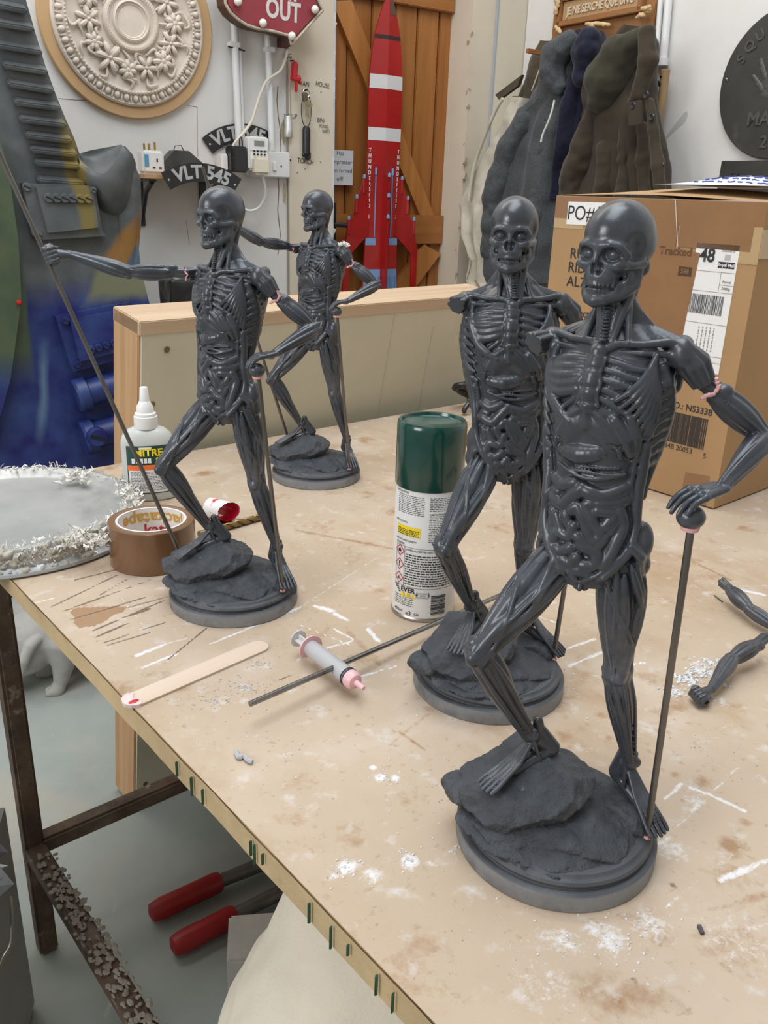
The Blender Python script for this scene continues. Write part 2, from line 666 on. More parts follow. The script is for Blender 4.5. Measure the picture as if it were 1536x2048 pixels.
MB().box((2.084, -.015, 1.0), (.014, .03, 1.98), bev=.002).build('stop_bead', PINE, door)
h = MB().box((2.094, -.106, 1.622), (.022, .005, .086), bev=.001).tube([(2.094, -.110, 1.577), (2.094, -.110, 1.667)], .0055, 10)
h.build('hinge', BRASS, door)
for i in range(1, 5):
    MB().tube([(2.094, -.1102, 1.577 + .018 * i - .0006), (2.094, -.1102, 1.577 + .018 * i + .0006)], .0062, 10).build('hinge_knuckle_gap', BLACKM, door)
hx, hz = WA.at(690, 452, .08)
MB().box((hx - .05, -.03, hz), (.038, .006, .15), bev=.002).build('handle_plate', BLACKM, door)
MB().tube([(hx - .05, -.03, hz + .005), (hx - .05, -.065, hz + .005), (hx - .03, -.07, hz + .005), (hx + .035, -.07, hz)], [.008, .008, .009, .007], 10).build('door_handle', BLACKM, door)
# ------------------------------------------------------------------ work bench
TF = Frame((0, 0, 0), 40.6)
_p = on_z(450, 1606, TZ)
_q = on_z(470, 886.5, TZ)
TF.o = TF.x * _p.dot(TF.x) + TF.y * _q.dot(TF.y)        # far left corner of the top
TW, TD = 2.44, 1.30
BOARD = mat('worn_mdf_top', (0.46, 0.352, 0.25), rough=0.55, col2=(0.53, 0.425, 0.322), scale=3.2, bump=0.10, bscale=240, spec=.4,
            layers=(((0.385, 0.26, 0.155), 6, .52, .70, (1, .55, 1)), ((0.58, 0.505, 0.42), 8, .54, .74, None), ((0.33, 0.19, 0.095), 15, .60, .72, None), ((0.60, 0.555, 0.51), 55, .58, .74, None), ((0.37, 0.265, 0.17), 130, .60, .74, None), ((0.26, 0.18, 0.12), 240, .68, .76, None)))
EDGE = mat('mdf_sawn_edge', (0.56, 0.41, 0.225), rough=0.8, var=0.25, scale=14, bump=0.3, bscale=260, layers=(((0.36, 0.25, 0.12), 30, .66, .76, None),))
RUST = mat('rusty_steel_tube', (0.125, 0.075, 0.046), rough=0.75, col2=(0.06, 0.043, 0.033), scale=14, bump=0.5, bscale=120, metal=.15, layers=(((0.22, 0.175, 0.13), 9, .50, .72, None), ((0.36, 0.32, 0.27), 30, .62, .74, None)))
bench = thing('work_bench', 'low bench with scarred brown board top on a rusty steel frame', 'bench', TF.o, TF.rz)
th = .022
# slightly ragged top edge towards the floor side
edge = []
for i in range(61):
    y = -TD + TD * i / 60
    edge.append((.0 + .0003 * math.sin(i * 1.3) + g.uniform(-.0003, .0003), y))
poly = [(TW, -TD)] + [(TW, 0)] + edge[::-1]
top = MB().slab(poly, TZ - th, TZ - .0006).build('bench_top', EDGE, bench, False)
MB().grid(lambda u, v: (edge[int(u * 60 + .5)][0] - .0012 - (.0004 * g.random() if v < .3 else 0), edge[int(u * 60 + .5)][1], TZ - .0003 - v * (th - .001)), 61, 4).build('sawn_edge', EDGE, top, False)
lx, ly = .066, -.085
fp = on_z(95, 1895, 0)
lx, ly = (fp - TF.o).dot(TF.x), (fp - TF.o).dot(TF.y)
s = .028
def bar(name, a, c):
    a, c = Vector(a), Vector(c)
    d = c - a
    o = MB().box((0, 0, 0), (s, s, d.length), bev=.004)
    q = d.to_track_quat('Z', 'Y').to_matrix() if abs(d.normalized().z) < .99 else Matrix.Identity(3)
    o.v = [tuple(q @ Vector(v) + (a + c) / 2) for v in o.v]
    return o.build(name, RUST, bench)
rx, ry = TW - .1, -TD + .10
for (x, y) in ((lx, ly), (rx, ly), (lx, ry), (rx, ry)):
    bar('leg', (x, y, 0), (x, y, TZ - th))
LF = Frame(TF.w(lx, ly, 0), 40.6)
rz_ = LF.at(112, 1672)[1]
for a, c in (((lx, ly, rz_), (rx, ly, rz_)), ((lx, ry, rz_), (rx, ry, rz_)), ((rx, ry, rz_), (rx, ly, rz_))):
    bar('stretcher_rail', a, c)
bar('stretcher_rail', (lx, ly, rz_ - .004), (lx, ry, rz_ - .004))
for a, c in (((lx, ly, TZ - th - .02), (rx, ly, TZ - th - .02)), ((lx, ry, TZ - th - .02), (rx, ry, TZ - th - .02))):
    bar('top_rail', a, c)
# plaster crust on the near rail
b = MB()
for i in range(420):
    y = ly - .03 - .62 * g.random() ** .8
    b.ball((lx + g.uniform(-.017, .017), y, rz_ + .0145), (g.uniform(.0015, .005), g.uniform(.002, .007), g.uniform(.0008, .002)), 6, 4)
o = b.build('plaster_crust', mat('dirty_plaster', (.26, .225, .18), rough=.9, var=.4, scale=60, bump=.5, bscale=300), bench)
o['kind'] = 'stuff'

def tl(px, py):
    """bench-frame coordinates of a pixel on the bench top"""
    p = on_z(px, py, TZ) - TF.o
    return p.dot(TF.x), p.dot(TF.y)

# paint dribbles on the sawn edge
GREENP = mat('green_paint', (0.03, 0.10, 0.06), rough=.5)
b = MB()
for (px, py) in ((362, 1512), (398, 1540), (418, 1565), (524, 1662), (534, 1668), (546, 1688), (652, 1778), (685, 1830), (770, 1930), (803, 1965), (716, 1868)):
    y = tl(px, py)[1]
    w = g.uniform(.0008, .0018)
    l = g.uniform(.008, .018)
    b.box((-.0035, y, TZ - .003 - l / 2), (.0022, w, l), bev=.0005)
b.build('green_drips', GREENP, top)['kind'] = 'stuff'

# the worn face: a fine skin whose stains, smears and cuts are stored per vertex
gx = np.concatenate([np.arange(0, 1.10, .0024), np.linspace(1.10, TW, 40)])
gy = np.concatenate([np.linspace(-TD, -1.16, 20)[:-1], np.arange(-1.16, 0.0, .0024), [0.0]])
X, Y = np.meshgrid(gx, gy)
PX = np.stack([X.ravel(), Y.ravel(), 0 * X.ravel()], 1)
white = np.zeros(len(PX)); brown = np.zeros(len(PX)); dark = np.zeros(len(PX)); pale = np.zeros(len(PX))
n1, n2, n3 = vnoise(PX / .02, 1), vnoise(PX / .007, 2), vnoise(PX / .06, 3)

def streak(p, q, w, amt=1.0):
    A, B = np.array(tl(*p)), np.array(tl(*q))
    d = B - A
    L = np.linalg.norm(d)
    u = d / L
    rel = PX[:, :2] - A
    t = np.clip(rel @ u, 0, L)
    dist = np.linalg.norm(rel - t[:, None] * u, axis=1)
    return amt * np.clip(1.25 - dist / (w * (1 + .5 * n1)), 0, 1)

def cloud(px, py, r, amt=1.0):
    A = np.array(tl(px, py))
    dist = np.linalg.norm(PX[:, :2] - A, axis=1)
    return amt * np.clip(1.15 - dist / (r * (1 + .45 * n1 + .35 * n3)), 0, 1)

for p, q, w in (((272, 1312), (325, 1290), .0038), ((325, 1290), (372, 1277), .002), ((285, 1335), (352, 1308), .003), ((420, 1288), (600, 1215), .0026), ((630, 1212), (665, 1222), .004), ((672, 1228), (695, 1240), .004), ((600, 1250), (700, 1290), .001),
                ((640, 1300), (705, 1282), .0022), ((668, 1258), (705, 1278), .0025), ((735, 1258), (757, 1282), .003), ((705, 1358), (792, 1332), .0022), ((1138, 1332), (1215, 1300), .003), ((1100, 1308), (1190, 1278), .0018),
                ((1380, 1575), (1420, 1590), .002), ((1420, 1590), (1490, 1622), .003), ((1330, 1598), (1362, 1568), .0022), ((60, 1208), (110, 1196), .0018), ((1060, 1225), (1110, 1245), .002), ((1480, 1180), (1530, 1190), .004), ((1250, 1330), (1290, 1325), .0015),
                ((950, 1085), (1000, 1070), .0), ((1440, 1760), (1536, 1720), .003)):
    if w:
        white = np.maximum(white, streak(p, q, w * 1.3, .80))
for p, q in (((1318, 1690), (1475, 1535)), ((1335, 1815), (1485, 1690))):
    white = np.maximum(white, streak(p, q, .0020, .64))
white = np.maximum(white, streak((193, 1132), (300, 1268), .0014, .62))
white = np.maximum(white, streak((588, 1222), (768, 1106), .0026, .60))
for (px, py, r, a) in ((690, 1735, .012, .9), (668, 1752, .008, .75), (745, 1750, .012, .68), (818, 1720, .009, .85), (862, 1727, .006, .7), (760, 1555, .008, .8), (790, 1556, .006, .8), (745, 1535, .004, .9), (775, 1600, .004, .6), (1130, 1885, .024, .58), (1225, 1885, .018, .68), (1300, 1850, .022, .56), (1190, 1860, .014, .62), (1345, 1700, .018, .6),
                       (1385, 1600, .014, .55), (1000, 1740, .03, .48), (1350, 1380, .018, .6), (1400, 1330, .016, .55), (1440, 1400, .02, .5), (690, 1180, .05, .42), (490, 1375, .022, .52), (440, 1400, .02, .5), (530, 1335, .012, .52), (1470, 1180, .02, .55), (1180, 1500, .02, .42), (930, 1560, .02, .42), (1250, 1300, .04, .42), (700, 1000, .05, .40), (1480, 1880, .05, .45), (1100, 1960, .05, .45), (595, 1320, .006, .7)):
    white = np.maximum(white, cloud(px, py, r * 1.35, a))
A = np.array([tl(a, c) for a, c in ((140, 1226), (150, 1216), (185, 1214), (225, 1212), (254, 1214), (243, 1226), (228, 1230), (212, 1242), (190, 1252), (160, 1256), (146, 1248), (150, 1238))])
ins = np.zeros(len(PX), bool)
for i in range(len(A)):
    (x1, y1), (x2, y2) = A[i], A[(i + 1) % len(A)]
    cnd = ((y1 > PX[:, 1]) != (y2 > PX[:, 1])) & (PX[:, 0] < (x2 - x1) * (PX[:, 1] - y1) / (y2 - y1 + 1e-12) + x1)
    ins ^= cnd
brown = np.maximum(brown, ins * 1.2)
for (px, py, r, a) in ((405, 947, .018, .9), (430, 965, .012, .75), (1460, 1690, .014, .9), (1490, 1645, .008, .8), (1408, 1562, .012, .75), (1200, 1430, .010, .75), (1130, 1470, .014, .7), (1215, 1480, .012, .65), (1350, 1550, .008, .7), (760, 1180, .02, .6), (860, 1420, .012, .7), (720, 1320, .03, .62), (640, 1270, .03, .6), (700, 1110, .05, .55), (1330, 1200, .03, .55), (1420, 1150, .03, .6), (1380, 1120, .02, .6), (1470, 1900, .04, .55), (820, 1600, .04, .5), (600, 1560, .05, .48), (830, 1950, .05, .5), (640, 1050, .05, .55), (760, 1000, .04, .5), (1480, 1420, .03, .5), (1310, 1020, .03, .6), (1290, 1060, .02, .6)):
    brown = np.maximum(brown, cloud(px, py, r * 1.3, a))
for p, q, w, a in (((590, 1060), (800, 1100), .006, .75), ((800, 1465), (850, 1500), .004, .75), ((780, 1490), (860, 1425), .004, .6), ((690, 1255), (760, 1330), .008, .62), ((1400, 1130), (1460, 1160), .004, .8), ((1420, 1820), (1530, 1790), .006, .6)):
    brown = np.maximum(brown, streak(p, q, w, a))
for p, q, w in (((100, 1215), (235, 1150), .0013), ((120, 1225), (300, 1160), .0013), ((140, 1240), (290, 1195), .0013), ((150, 1160), (230, 1140), .0013), ((185, 1262), (330, 1200), .0013), ((208, 1285), (330, 1245), .0012), ((190, 1275), (260, 1245), .0016), ((255, 1215), (345, 1190), .0012), ((200, 1190), (255, 1158), .0012), ((335, 1320), (415, 1255), .0012),
                ((250, 1235), (300, 1218), .0014), ((215, 1290), (300, 1265), .0013), ((800, 1105), (850, 1090), .0012), ((560, 1360), (600, 1345), .001)):
    dark = np.maximum(dark, streak(p, q, w * 1.25, 1.0))
for (px, py, r) in ((590, 1500, .003), (615, 1422, .0028), (640, 1415, .003), (570, 1505, .003), (785, 1485, .004), (660, 1730, .004), (1265, 1960, .005), (930, 1780, .004), (755, 1850, .004), (770, 1870, .003), (1345, 1770, .006), (1280, 1250, .004)):
    dark = np.maximum(dark, cloud(px, py, r, .62))
nx, ny = len(gx), len(gy)
ii = (np.arange(ny - 1)[:, None] * nx + np.arange(nx - 1)[None, :]).ravel()
Q = np.stack([ii, ii + 1, ii + 1 + nx, ii + nx], 1)
me = bpy.data.meshes.new('worn_face')
me.vertices.add(len(PX))
PZ = PX.copy()
PZ[:, 2] = TZ - .0006 + .0006 * (white < 2)
me.vertices.foreach_set('co', PZ.ravel())
me.loops.add(Q.size)
me.loops.foreach_set('vertex_index', Q.ravel().astype(np.int32))
me.polygons.add(len(Q))
me.polygons.foreach_set('loop_start', np.arange(0, Q.size, 4, dtype=np.int32))
me.update(calc_edges=True)
ca = me.color_attributes.new('marks', 'FLOAT_COLOR', 'POINT')
ca.data.foreach_set('color', np.stack([white, brown, dark, np.ones(len(PX))], 1).ravel())
link('worn_face', me, BOARD, top, False)
nt = BOARD.node_tree
bs = nt.nodes['Principled BSDF']
src = bs.inputs['Base Color'].links[0].from_socket
at = nt.nodes.new('ShaderNodeAttribute')
at.attribute_name = 'marks'
sp = nt.nodes.new('ShaderNodeSeparateColor')
nt.links.new(at.outputs['Color'], sp.inputs['Color'])
tcn = nt.nodes.new('ShaderNodeTexCoord')
for ch, colr, nsc, gain in (('Green', (0.30, 0.155, 0.062), 110, 2.4), ('Red', (0.76, 0.76, 0.775), 260, 3.2), ('Blue', (0.13, 0.09, 0.065), 300, 4.0)):
    nz = nt.nodes.new('ShaderNodeTexNoise')
    nz.inputs['Scale'].default_value = nsc
    nz.inputs['Detail'].default_value = 5
    nz.inputs['Roughness'].default_value = .7
    nt.links.new(tcn.outputs['Object'], nz.inputs['Vector'])
    ad = nt.nodes.new('ShaderNodeMath')
    ad.operation = 'ADD'
    nt.links.new(sp.outputs[ch], ad.inputs[0])
    nt.links.new(nz.outputs['Fac'], ad.inputs[1])
    mr = nt.nodes.new('ShaderNodeMapRange')
    mr.inputs['From Min'].default_value = 0.95
    mr.inputs['From Max'].default_value = 0.95 + 1 / gain
    mr.inputs['To Max'].default_value = .9 if ch != 'Green' else .78
    nt.links.new(ad.outputs[0], mr.inputs['Value'])
    mx = nt.nodes.new('ShaderNodeMix')
    mx.data_type = 'RGBA'
    nt.links.new(mr.outputs['Result'], mx.inputs['Factor'])
    nt.links.new(src, mx.inputs['A'])
    mx.inputs['B'].default_value = (*colr, 1)
    src = mx.outputs['Result']
nt.links.new(src, bs.inputs['Base Color'])

def dusty(name, m, spots):
    """crumbs scattered round each spot; nobody could count them"""
    b = MB()
    for (px, py, r, n, sz) in spots:
        x, y = tl(px, py)
        for k in range(n):
            a, d = g.uniform(0, 2 * PI), r * abs(g.gauss(0, .5))
            if x + d * math.cos(a) < .006 or y + d * math.sin(a) > -.006:
                continue
            q = sz * g.uniform(.3, 1.0)
            b.box((x + d * math.cos(a), y + d * math.sin(a), TZ + q * .2), (q, q * g.uniform(.5, 1), q * .4), (g.uniform(-.4, .4), g.uniform(-.4, .4), g.uniform(0, 3)))
    o = b.build(name, m, bench, False)
    o['kind'] = 'stuff'
dusty('white_crumbs', mat('white_crumb', (.70, .70, .70), rough=.9, var=.2, scale=200), [(690, 1735, .016, 40, .0016), (815, 1720, .012, 30, .0016), (1130, 1880, .05, 60, .0014), (1230, 1890, .035, 50, .0016), (1300, 1840, .03, 40, .0014),
       (770, 1560, .02, 30, .0014), (1470, 1180, .022, 30, .003), (1400, 1345, .02, 120, .0034), (1375, 1362, .014, 90, .0034), (1345, 1385, .012, 60, .003), (1420, 1325, .012, 60, .003), (905, 1700, .02, 30, .0012), (800, 1500, .25, 60, .0014), (1150, 1350, .2, 50, .0016), (700, 1080, .2, 40, .0016)])
dusty('grey_crumbs', mat('grey_crumb', (.42, .42, .44), rough=.9), [(490, 1375, .03, 70, .0016), (430, 1400, .03, 60, .0016), (520, 1330, .02, 40, .0016), (600, 1500, .12, 50, .001), (900, 1600, .25, 90, .001), (1200, 1800, .2, 60, .001), (1400, 1500, .12, 50, .0012), (540, 1480, .08, 30, .001)])
b = MB()
x, y = tl(1401, 1862)
b.box((x, y, TZ + .001), (.006, .0022, .002), (0, 0, .9))
b.build('metal_chip', mat('dark_chip', (.08, .075, .08), rough=.5, metal=.4), bench)
b = MB()
P_ = [on_z(a, c, TZ + .0022) - TF.o for a, c in ((472, 1502), (478, 1515), (488, 1512), (495, 1520), (505, 1524))]
b.tube(smooth_path([(p.dot(TF.x), p.dot(TF.y), p.z) for p in P_], 3), .0018, 6)
b.build('filler_scrap', mat('grey_crumb', (.4, .4, .4)), bench)

# ------------------------------------------------------------------ wood-framed panel leaning on the far edge of the bench
PANEL = mat('cream_faced_board', (0.60, 0.57, 0.44), rough=0.5, var=0.08, scale=5, layers=(((0.45, 0.42, 0.32), 9, .68, .80, None), ((0.18, 0.16, 0.13), 60, .74, .79, None)))
RAWP = mat('raw_pine_edge', (0.55, 0.345, 0.18), rough=0.65, col2=(0.41, 0.225, 0.10), scale=3.2, stretch=(12, 12, .4), contrast=(.35, .7))
RAWT = mat('raw_pine_top', (0.58, 0.44, 0.30), rough=0.65, col2=(0.46, 0.32, 0.20), scale=3.2, stretch=(.4, 12, 12), contrast=(.35, .7), layers=(((.38, .24, .12), 14, .70, .78, None),))
P0 = on_z(278, 1632, 0) + TF.y * .02
LEAN = R(-9.2)
panel = thing('framed_board', 'pine framed panel faced in cream board, leaning on the far side of the bench', 'panel', P0, R(43.5))
panel.rotation_euler = (Matrix.Rotation(R(43.5), 3, 'Z') @ Matrix.Rotation(R(9.2), 3, 'X')).to_euler()
PH, PWD, PT = .985, .80, .078
MB().box((PWD / 2 + .002, .004, PH / 2), (PWD - .004, .008, PH - .03)).build('face_board', PANEL, panel, False)
MB().box((.011, PT / 2 + .004, PH / 2), (.022, PT, PH), bev=.0015).build('side_rail', RAWP, panel)
MB().box((PWD - .011, PT / 2 + .004, PH / 2), (.022, PT, PH), bev=.0015).build('side_rail', RAWP, panel)
MB().box((PWD / 2, PT / 2 + .002, PH - .010), (PWD, PT + .006, .022), bev=.0015).build('top_rail', RAWT, panel)
MB().box((PWD / 2, PT / 2 + .004, .011), (PWD - .05, PT, .022), bev=.0015).build('bottom_rail', RAWT, panel)
SCREW = mat('brass_screw', (.20, .15, .09), rough=.45, metal=.7)
sc = MB().lathe([(0, 0), (.0042, 0), (.0050, .0012), (.0050, .0014), (.0028, .0008), (0, .0004)], 12, axis='Y')
for i, (x, z) in enumerate(((.045, PH - .045), (.022, PH - .13), (.022, PH - .32), (PWD * .42, PH - .045), (PWD - .05, PH - .05), (PWD - .022, PH - .20), (PWD - .022, PH - .35), (.022, .2), (.022, .06), (.4, .06), (.4, .42))):
    if i == 0:
        so = sc.build('screw', SCREW, panel)
        so.location = (x, 0, z)
    else:
        c = so.copy(); COL.objects.link(c); c.parent = panel; c.location = (x, 0, z)
b = MB()
for (x0, z0, x1, z1) in ((.02, .70, .34, .705), (.35, .72, .79, .745), (.30, .60, .79, .66), (.50, .50, .515, .97), (.25, .3, .79, .34), (.62, .55, .625, .93), (.33, .55, .48, .56)):
    b.tube([(x0, -.0002, z0), (x1, -.0002, z1)], .0005, 4)
b.build('pencil_lines', mat('pencil', (.33, .31, .27), rough=.8), panel)
# ------------------------------------------------------------------ flayed anatomical figures (millimetres, statue frame)
A3 = lambda *p: np.array(p, float)
TORSO = np.array([  # z, cx, cy, half width, half depth, facing angle
    [192, -2, 0, 17, 13, 30], [200, -1, 0, 24, 17, 30], [214, 0, 1, 27, 19, 30], [234, 0, 4, 26, 21, 32], [254, 1, 7, 25.5, 22, 36],
    [272, 2, 10, 29, 24, 40], [292, 3, 12, 32.5, 25.5, 42], [310, 3, 12.5, 32.5, 24, 42], [322, 3, 12, 29, 19, 42], [331, 2, 12, 19, 13.5, 43], [337, 2, 12.5, 11, 10, 45]], float)


def tor(z):
    return [np.interp(z, TORSO[:, 0], TORSO[:, i]) for i in range(1, 6)]


def surf(phi, z, off=0.0):
    cx, cy, a, b, ps = tor(z)
    p, f = R(ps), R(phi)
    l = A3(math.cos(p), -math.sin(p))
    w = A3(-math.sin(p), -math.cos(p))
    q = A3(cx, cy) + l * (a + off) * math.sin(f) + w * (b + off) * math.cos(f)
    return A3(q[0], q[1], z)


def spath(pts, off=0.0, n=3):
    """curve over the trunk surface through (phi, z) points"""
    q = smooth_path([(p, z, 0) for p, z in pts], n)
    return [surf(v.x, v.y, off) for v in q]


def limb(F, p0, p1, prof, fwd, strands, k=0.8, core=0.80):
    """a core with muscle strands: (ang0, ang1, t0, t1, r, off, peak); prof = radii along the limb"""
    p0, p1 = np.array(p0, float), np.array(p1, float)
    d = p1 - p0
    L = np.linalg.norm(d)
    d /= L
    e1 = np.array(fwd, float) - d * (np.array(fwd) @ d)
    e1 /= np.linalg.norm(e1)
    e2 = np.cross(d, e1)
    n = len(prof)
    F.chain([p0 + d * L * i / (n - 1) for i in range(n)], [r * core for r in prof], 1.5)
    for (a0, a1, t0, t1, r, off, pk) in strands:
        pts, rs = [], []
        g = math.log(.5) / math.log(pk)
        for i in range(13):
            u = i / 12
            t = t0 + (t1 - t0) * u
            a = R(a0 + (a1 - a0) * u)
            rr = float(np.interp(t, np.linspace(0, 1, n), prof))
            bul = max(0, math.sin(PI * u ** g)) ** 0.8
            q = r * (0.30 + 0.70 * bul)
            pts.append(p0 + d * L * t + (e1 * math.cos(a) + e2 * math.sin(a)) * max(rr * off, rr * 1.02 - q))
            rs.append(q)
        F.chain(pts, rs, k)


def hand_fingers(F, wrist, palm_dir, across, down, size=1.0, curl=1.0, spread=1.0):
    """palm and five bent fingers; across points to the little finger, down is the palm side"""
    w = np.array(wrist, float)
    p, a, dn = [np.array(v, float) / np.linalg.norm(v) for v in (palm_dir, across, down)]
    for i, (off, ln) in enumerate([(-4.2, 9.5), (-1.5, 10.5), (1.4, 10.0), (4.1, 8.2)]):
        b0 = w + a * off * 0.45 * size
        k0 = w + p * 11 * size + a * off * size * spread - dn * 0.6
        F.chain([b0, k0], [2.2, 1.9], 0.6)
        F.cone(k0, k0 + p * 0.1, 2.25, 2.2, 0.6)
        c1, c2, c3 = R(32 * curl), R(75 * curl), R(112 * curl)
        q = [k0]
        for c, l in ((c1, .42), (c2, .33), (c3, .25)):
            q.append(q[-1] + (p * math.cos(c) + dn * math.sin(c)) * ln * l * size)
        F.chain(q, [1.9, 1.7, 1.5, 1.2], 0.5)
    q = [w + p * 2 - a * 3.4 * size, w + p * 6.5 * size - a * 6.6 * size + dn * 1.5, w + p * 10.5 * size - a * 6.8 * size + dn * 3.5, w + p * 13 * size - a * 4.8 * size + dn * 5.4]
    F.chain(q, [2.4, 2.1, 1.8, 1.4], 0.6)
    F.ell(w + p * 5 * size + dn * 0.8, (6, 5, 2.8), (p, a, dn), 1.2)


def build_body():
    F = Field((-84, -46, 18), (64, 58, 406), 0.64)
    # ---- trunk
    def trunk(X, Y, Z):
        cx, cy, a, b, ps = [np.interp(Z.ravel(), TORSO[:, 0], TORSO[:, i])[None, None, :] for i in range(1, 6)]
        p = np.radians(ps)
        x, y = X - cx, Y - cy
        u = x * np.cos(p) - y * np.sin(p)
        v = -x * np.sin(p) - y * np.cos(p)
        k0 = np.sqrt((u / a) ** 2 + (v / b) ** 2)
        side = (k0 - 1) * np.minimum(a, b)
        return np.maximum(side, np.maximum(Z - 337, 190 - Z))
    F.func((-46, -38, 186), (50, 56, 342), trunk, 2)
    up = A3(0, 0, 1)
    face = A3(-math.sin(R(42)), -math.cos(R(42)), 0)
    left = A3(math.cos(R(42)), -math.sin(R(42)), 0)
    # hollow the belly a little so the bowels sit in a frame
    F.ell(surf(0, 236, 0.5), (17, 4.2, 29), (left, face, up), 3, 'sub')
    F.ell(surf(4, 260.5, 2), (20, 4.0, 3.4), (left, face, up), 2, 'sub')
    # ---- clavicles, shoulder girdle
    notch, racr, lacr = A3(-7, -1, 328), A3(-25, 36, 328), A3(31, -13.5, 330.5)
    for s, acr in ((1, lacr), (-1, racr)):
        a0 = notch + left * 3 * s
        mid = (a0 + acr) / 2 + face * 3.2 + up * 0.8
        F.chain([a0 - up, a0 * .75 + mid * .25 + up * .8, mid, mid * .4 + acr * .6 + up * 1.4, acr], [3.0, 2.3, 2.0, 2.3, 3.4], 0.8)
        F.chain([a0 - up * 4.2, (mid + a0) / 2 - up * 4, mid - up * 4.6 + face, acr - up * 5], [1.6, 1.7, 1.7, 2.0], 0.5)   # subclavius band
        bk = acr - face * 13 - left * s * 4 - up * 2
        F.chain([acr, bk, A3(3, 12, 322) - face * 19 + left * 12 * s], [3.2, 4.5, 5], 3)
        F.chain([bk, bk - up * 22 - left * s * 3, A3(3, 12, 292) - face * 22 + left * 20 * s], [5, 5.5, 4], 3)
        # trapezius cords fanning from the neck
        for j in range(6):
            t = j / 5
            e = acr * (0.30 + .62 * t) + (notch + left * 6 * s - face * 9) * (0.70 - .62 * t) - face * (3 + 3.5 * t) + up * 1.5
            n0 = A3(1, 14, 352 - 3 * t) + left * s * (7.5 + .6 * t) - face * (2 + 3 * t)
            n1 = n0 * .42 + e * .58 - left * s * 4.2 - up * 2.0
            F.chain([n0, n1, e], [1.5, 1.6, 1.5], 0.6)
        F.chain([A3(2, 14, 348) + left * 5 * s - face * 4, A3(2, 13, 336) + left * 10 * s - face * 3, (notch + acr) / 2 - face * 7 - up * 1], [5, 5, 4], 3)
    F.ell(lacr + A3(1, 1, -6), (7.5, 8, 7.5), None, 3)
    F.ell(racr + A3(1, -2, -6), (7.5, 8, 7), None, 3)
    # left deltoid stump and right stump, both sawn off
    cut = A3(45, -14.5, 311)
    for j in range(8):
        a = j / 8 * 2 * PI
        d = (cut - lacr) / np.linalg.norm(cut - lacr)
        e1 = np.cross(d, A3(0, 1, 0))
        e1 /= np.linalg.norm(e1)
        e2 = np.cross(d, e1)
        o = e1 * math.cos(a) + e2 * math.sin(a)
        F.chain([lacr - up * 2 + o * 3.5, (lacr + cut) / 2 + o * 6.0, cut + o * 4.6], [2.2, 3.0, 2.2], 0.6)
    F.cone(lacr - up * 3, cut, 6, 5.4, 1)
    rcut = A3(-37, 30, 323)
    for j in range(7):
        a = j / 7 * 2 * PI
        d = (rcut - racr) / np.linalg.norm(rcut - racr)
        e1 = np.cross(d, up)
        e1 /= np.linalg.norm(e1)
        e2 = np.cross(d, e1)
        o = e1 * math.cos(a) + e2 * math.sin(a)
        F.chain([racr - d * 5 - up * 4 + o * 3.0, rcut + o * (4.6 if j % 2 else 5.4)], [2.6, 2.2], 0.9)
    F.cone(racr - up * 4, rcut - up * 1, 6.0, 5.4, 1)
    # ---- sternum with wavy edges
    st = spath([(-1, 325), (0, 318), (0, 306), (0, 297)], 0.3, 4)
    F.chain(st, [5.0 + .6 * math.sin(i * 2.2) for i in range(len(st))], 1.0)
    for s in (-1, 1):
        F.chain(spath([(9 * s, 322), (7 * s, 314), (9.5 * s, 309), (7.5 * s, 303), (10 * s, 297)], 2.6), 1.1, .5)
    F.chain(spath([(0, 296), (0, 290), (1, 286)], 2.2), [2.6, 2.0, 1.4], .5)
    # ---- ribs and cartilages
    for i in range(7):
        z = 321 - 4.9 * i
        dz = 1.5 + 2.3 * max(0, i - 2)
        F.chain(spath([(9, z), (25, z - 1.0 - dz * .5), (45, z - 2.5 - dz), (70, z - 2.5 - dz), (100, z + 1), (140, z + 9)], 0.1, 3), 2.0, 0.5)
        if i < 6:   # spongy intercostal texture
            for q in range(11):
                F.cone(surf(17 + q * 4.2, z - 3.0 - dz * .5 - .045 * q * dz, .2), surf(18 + q * 4.2, z - 3.2 - dz * .5 - .045 * q * dz, .2), 1.15, 1.1, .3)
        if i > 1:
            F.chain(spath([(-9, z), (-24, z - 2 - dz * .8), (-38, z - 4 - dz * 1.5)], .3), [1.9, 1.9, 1.5], 0.5)
    # right pectoral sheet with fibres, left pectoralis minor fan
    for j in range(7):
        F.chain(spath([(-70 + 2 * j, 322 - j * 1.5), (-58 + 3 * j, 310 - 2.6 * j), (-44 + 4.6 * j, 301 - 4 * j + (1.6 * j if j > 3 else 0))], 2.6), [2.2, 2.6, 1.7], .7)
    for j in range(5):
        F.chain(spath([(-13, 320 - 4 * j), (-32, 319 - 4.6 * j), (-52, 316 - 3.6 * j)], 1.4), [2.4, 2.9, 2.6], 1.6)
    fan = surf(62, 322, 2.5)
    for j in range(8):
        t = j / 7
        e = surf(25 + 40 * t, 301 - 23 * t, 1.4)
        m = (fan + e) / 2 + (surf(45 + 22 * t, 309) - A3(3, 12, 309)) * .15
        f0 = fan + A3(0, 0, 3 - 6 * t)
        F.chain([f0, (f0 + m) / 2 + (m - A3(3, 12, m[2])) * .04, m, (m + e) / 2 + (m - A3(3, 12, m[2])) * .05, e], [1.5, 1.75, 1.9, 1.8, 1.3], .4)
    F.chain(spath([(26, 290), (40, 280), (48, 272)], 1.2), [3.2, 4.0, 2.4], 1.6)
    F.chain(spath([(40, 292), (50, 282), (56, 272)], 1.4), [2.4, 3.6, 2.0], 1.4)
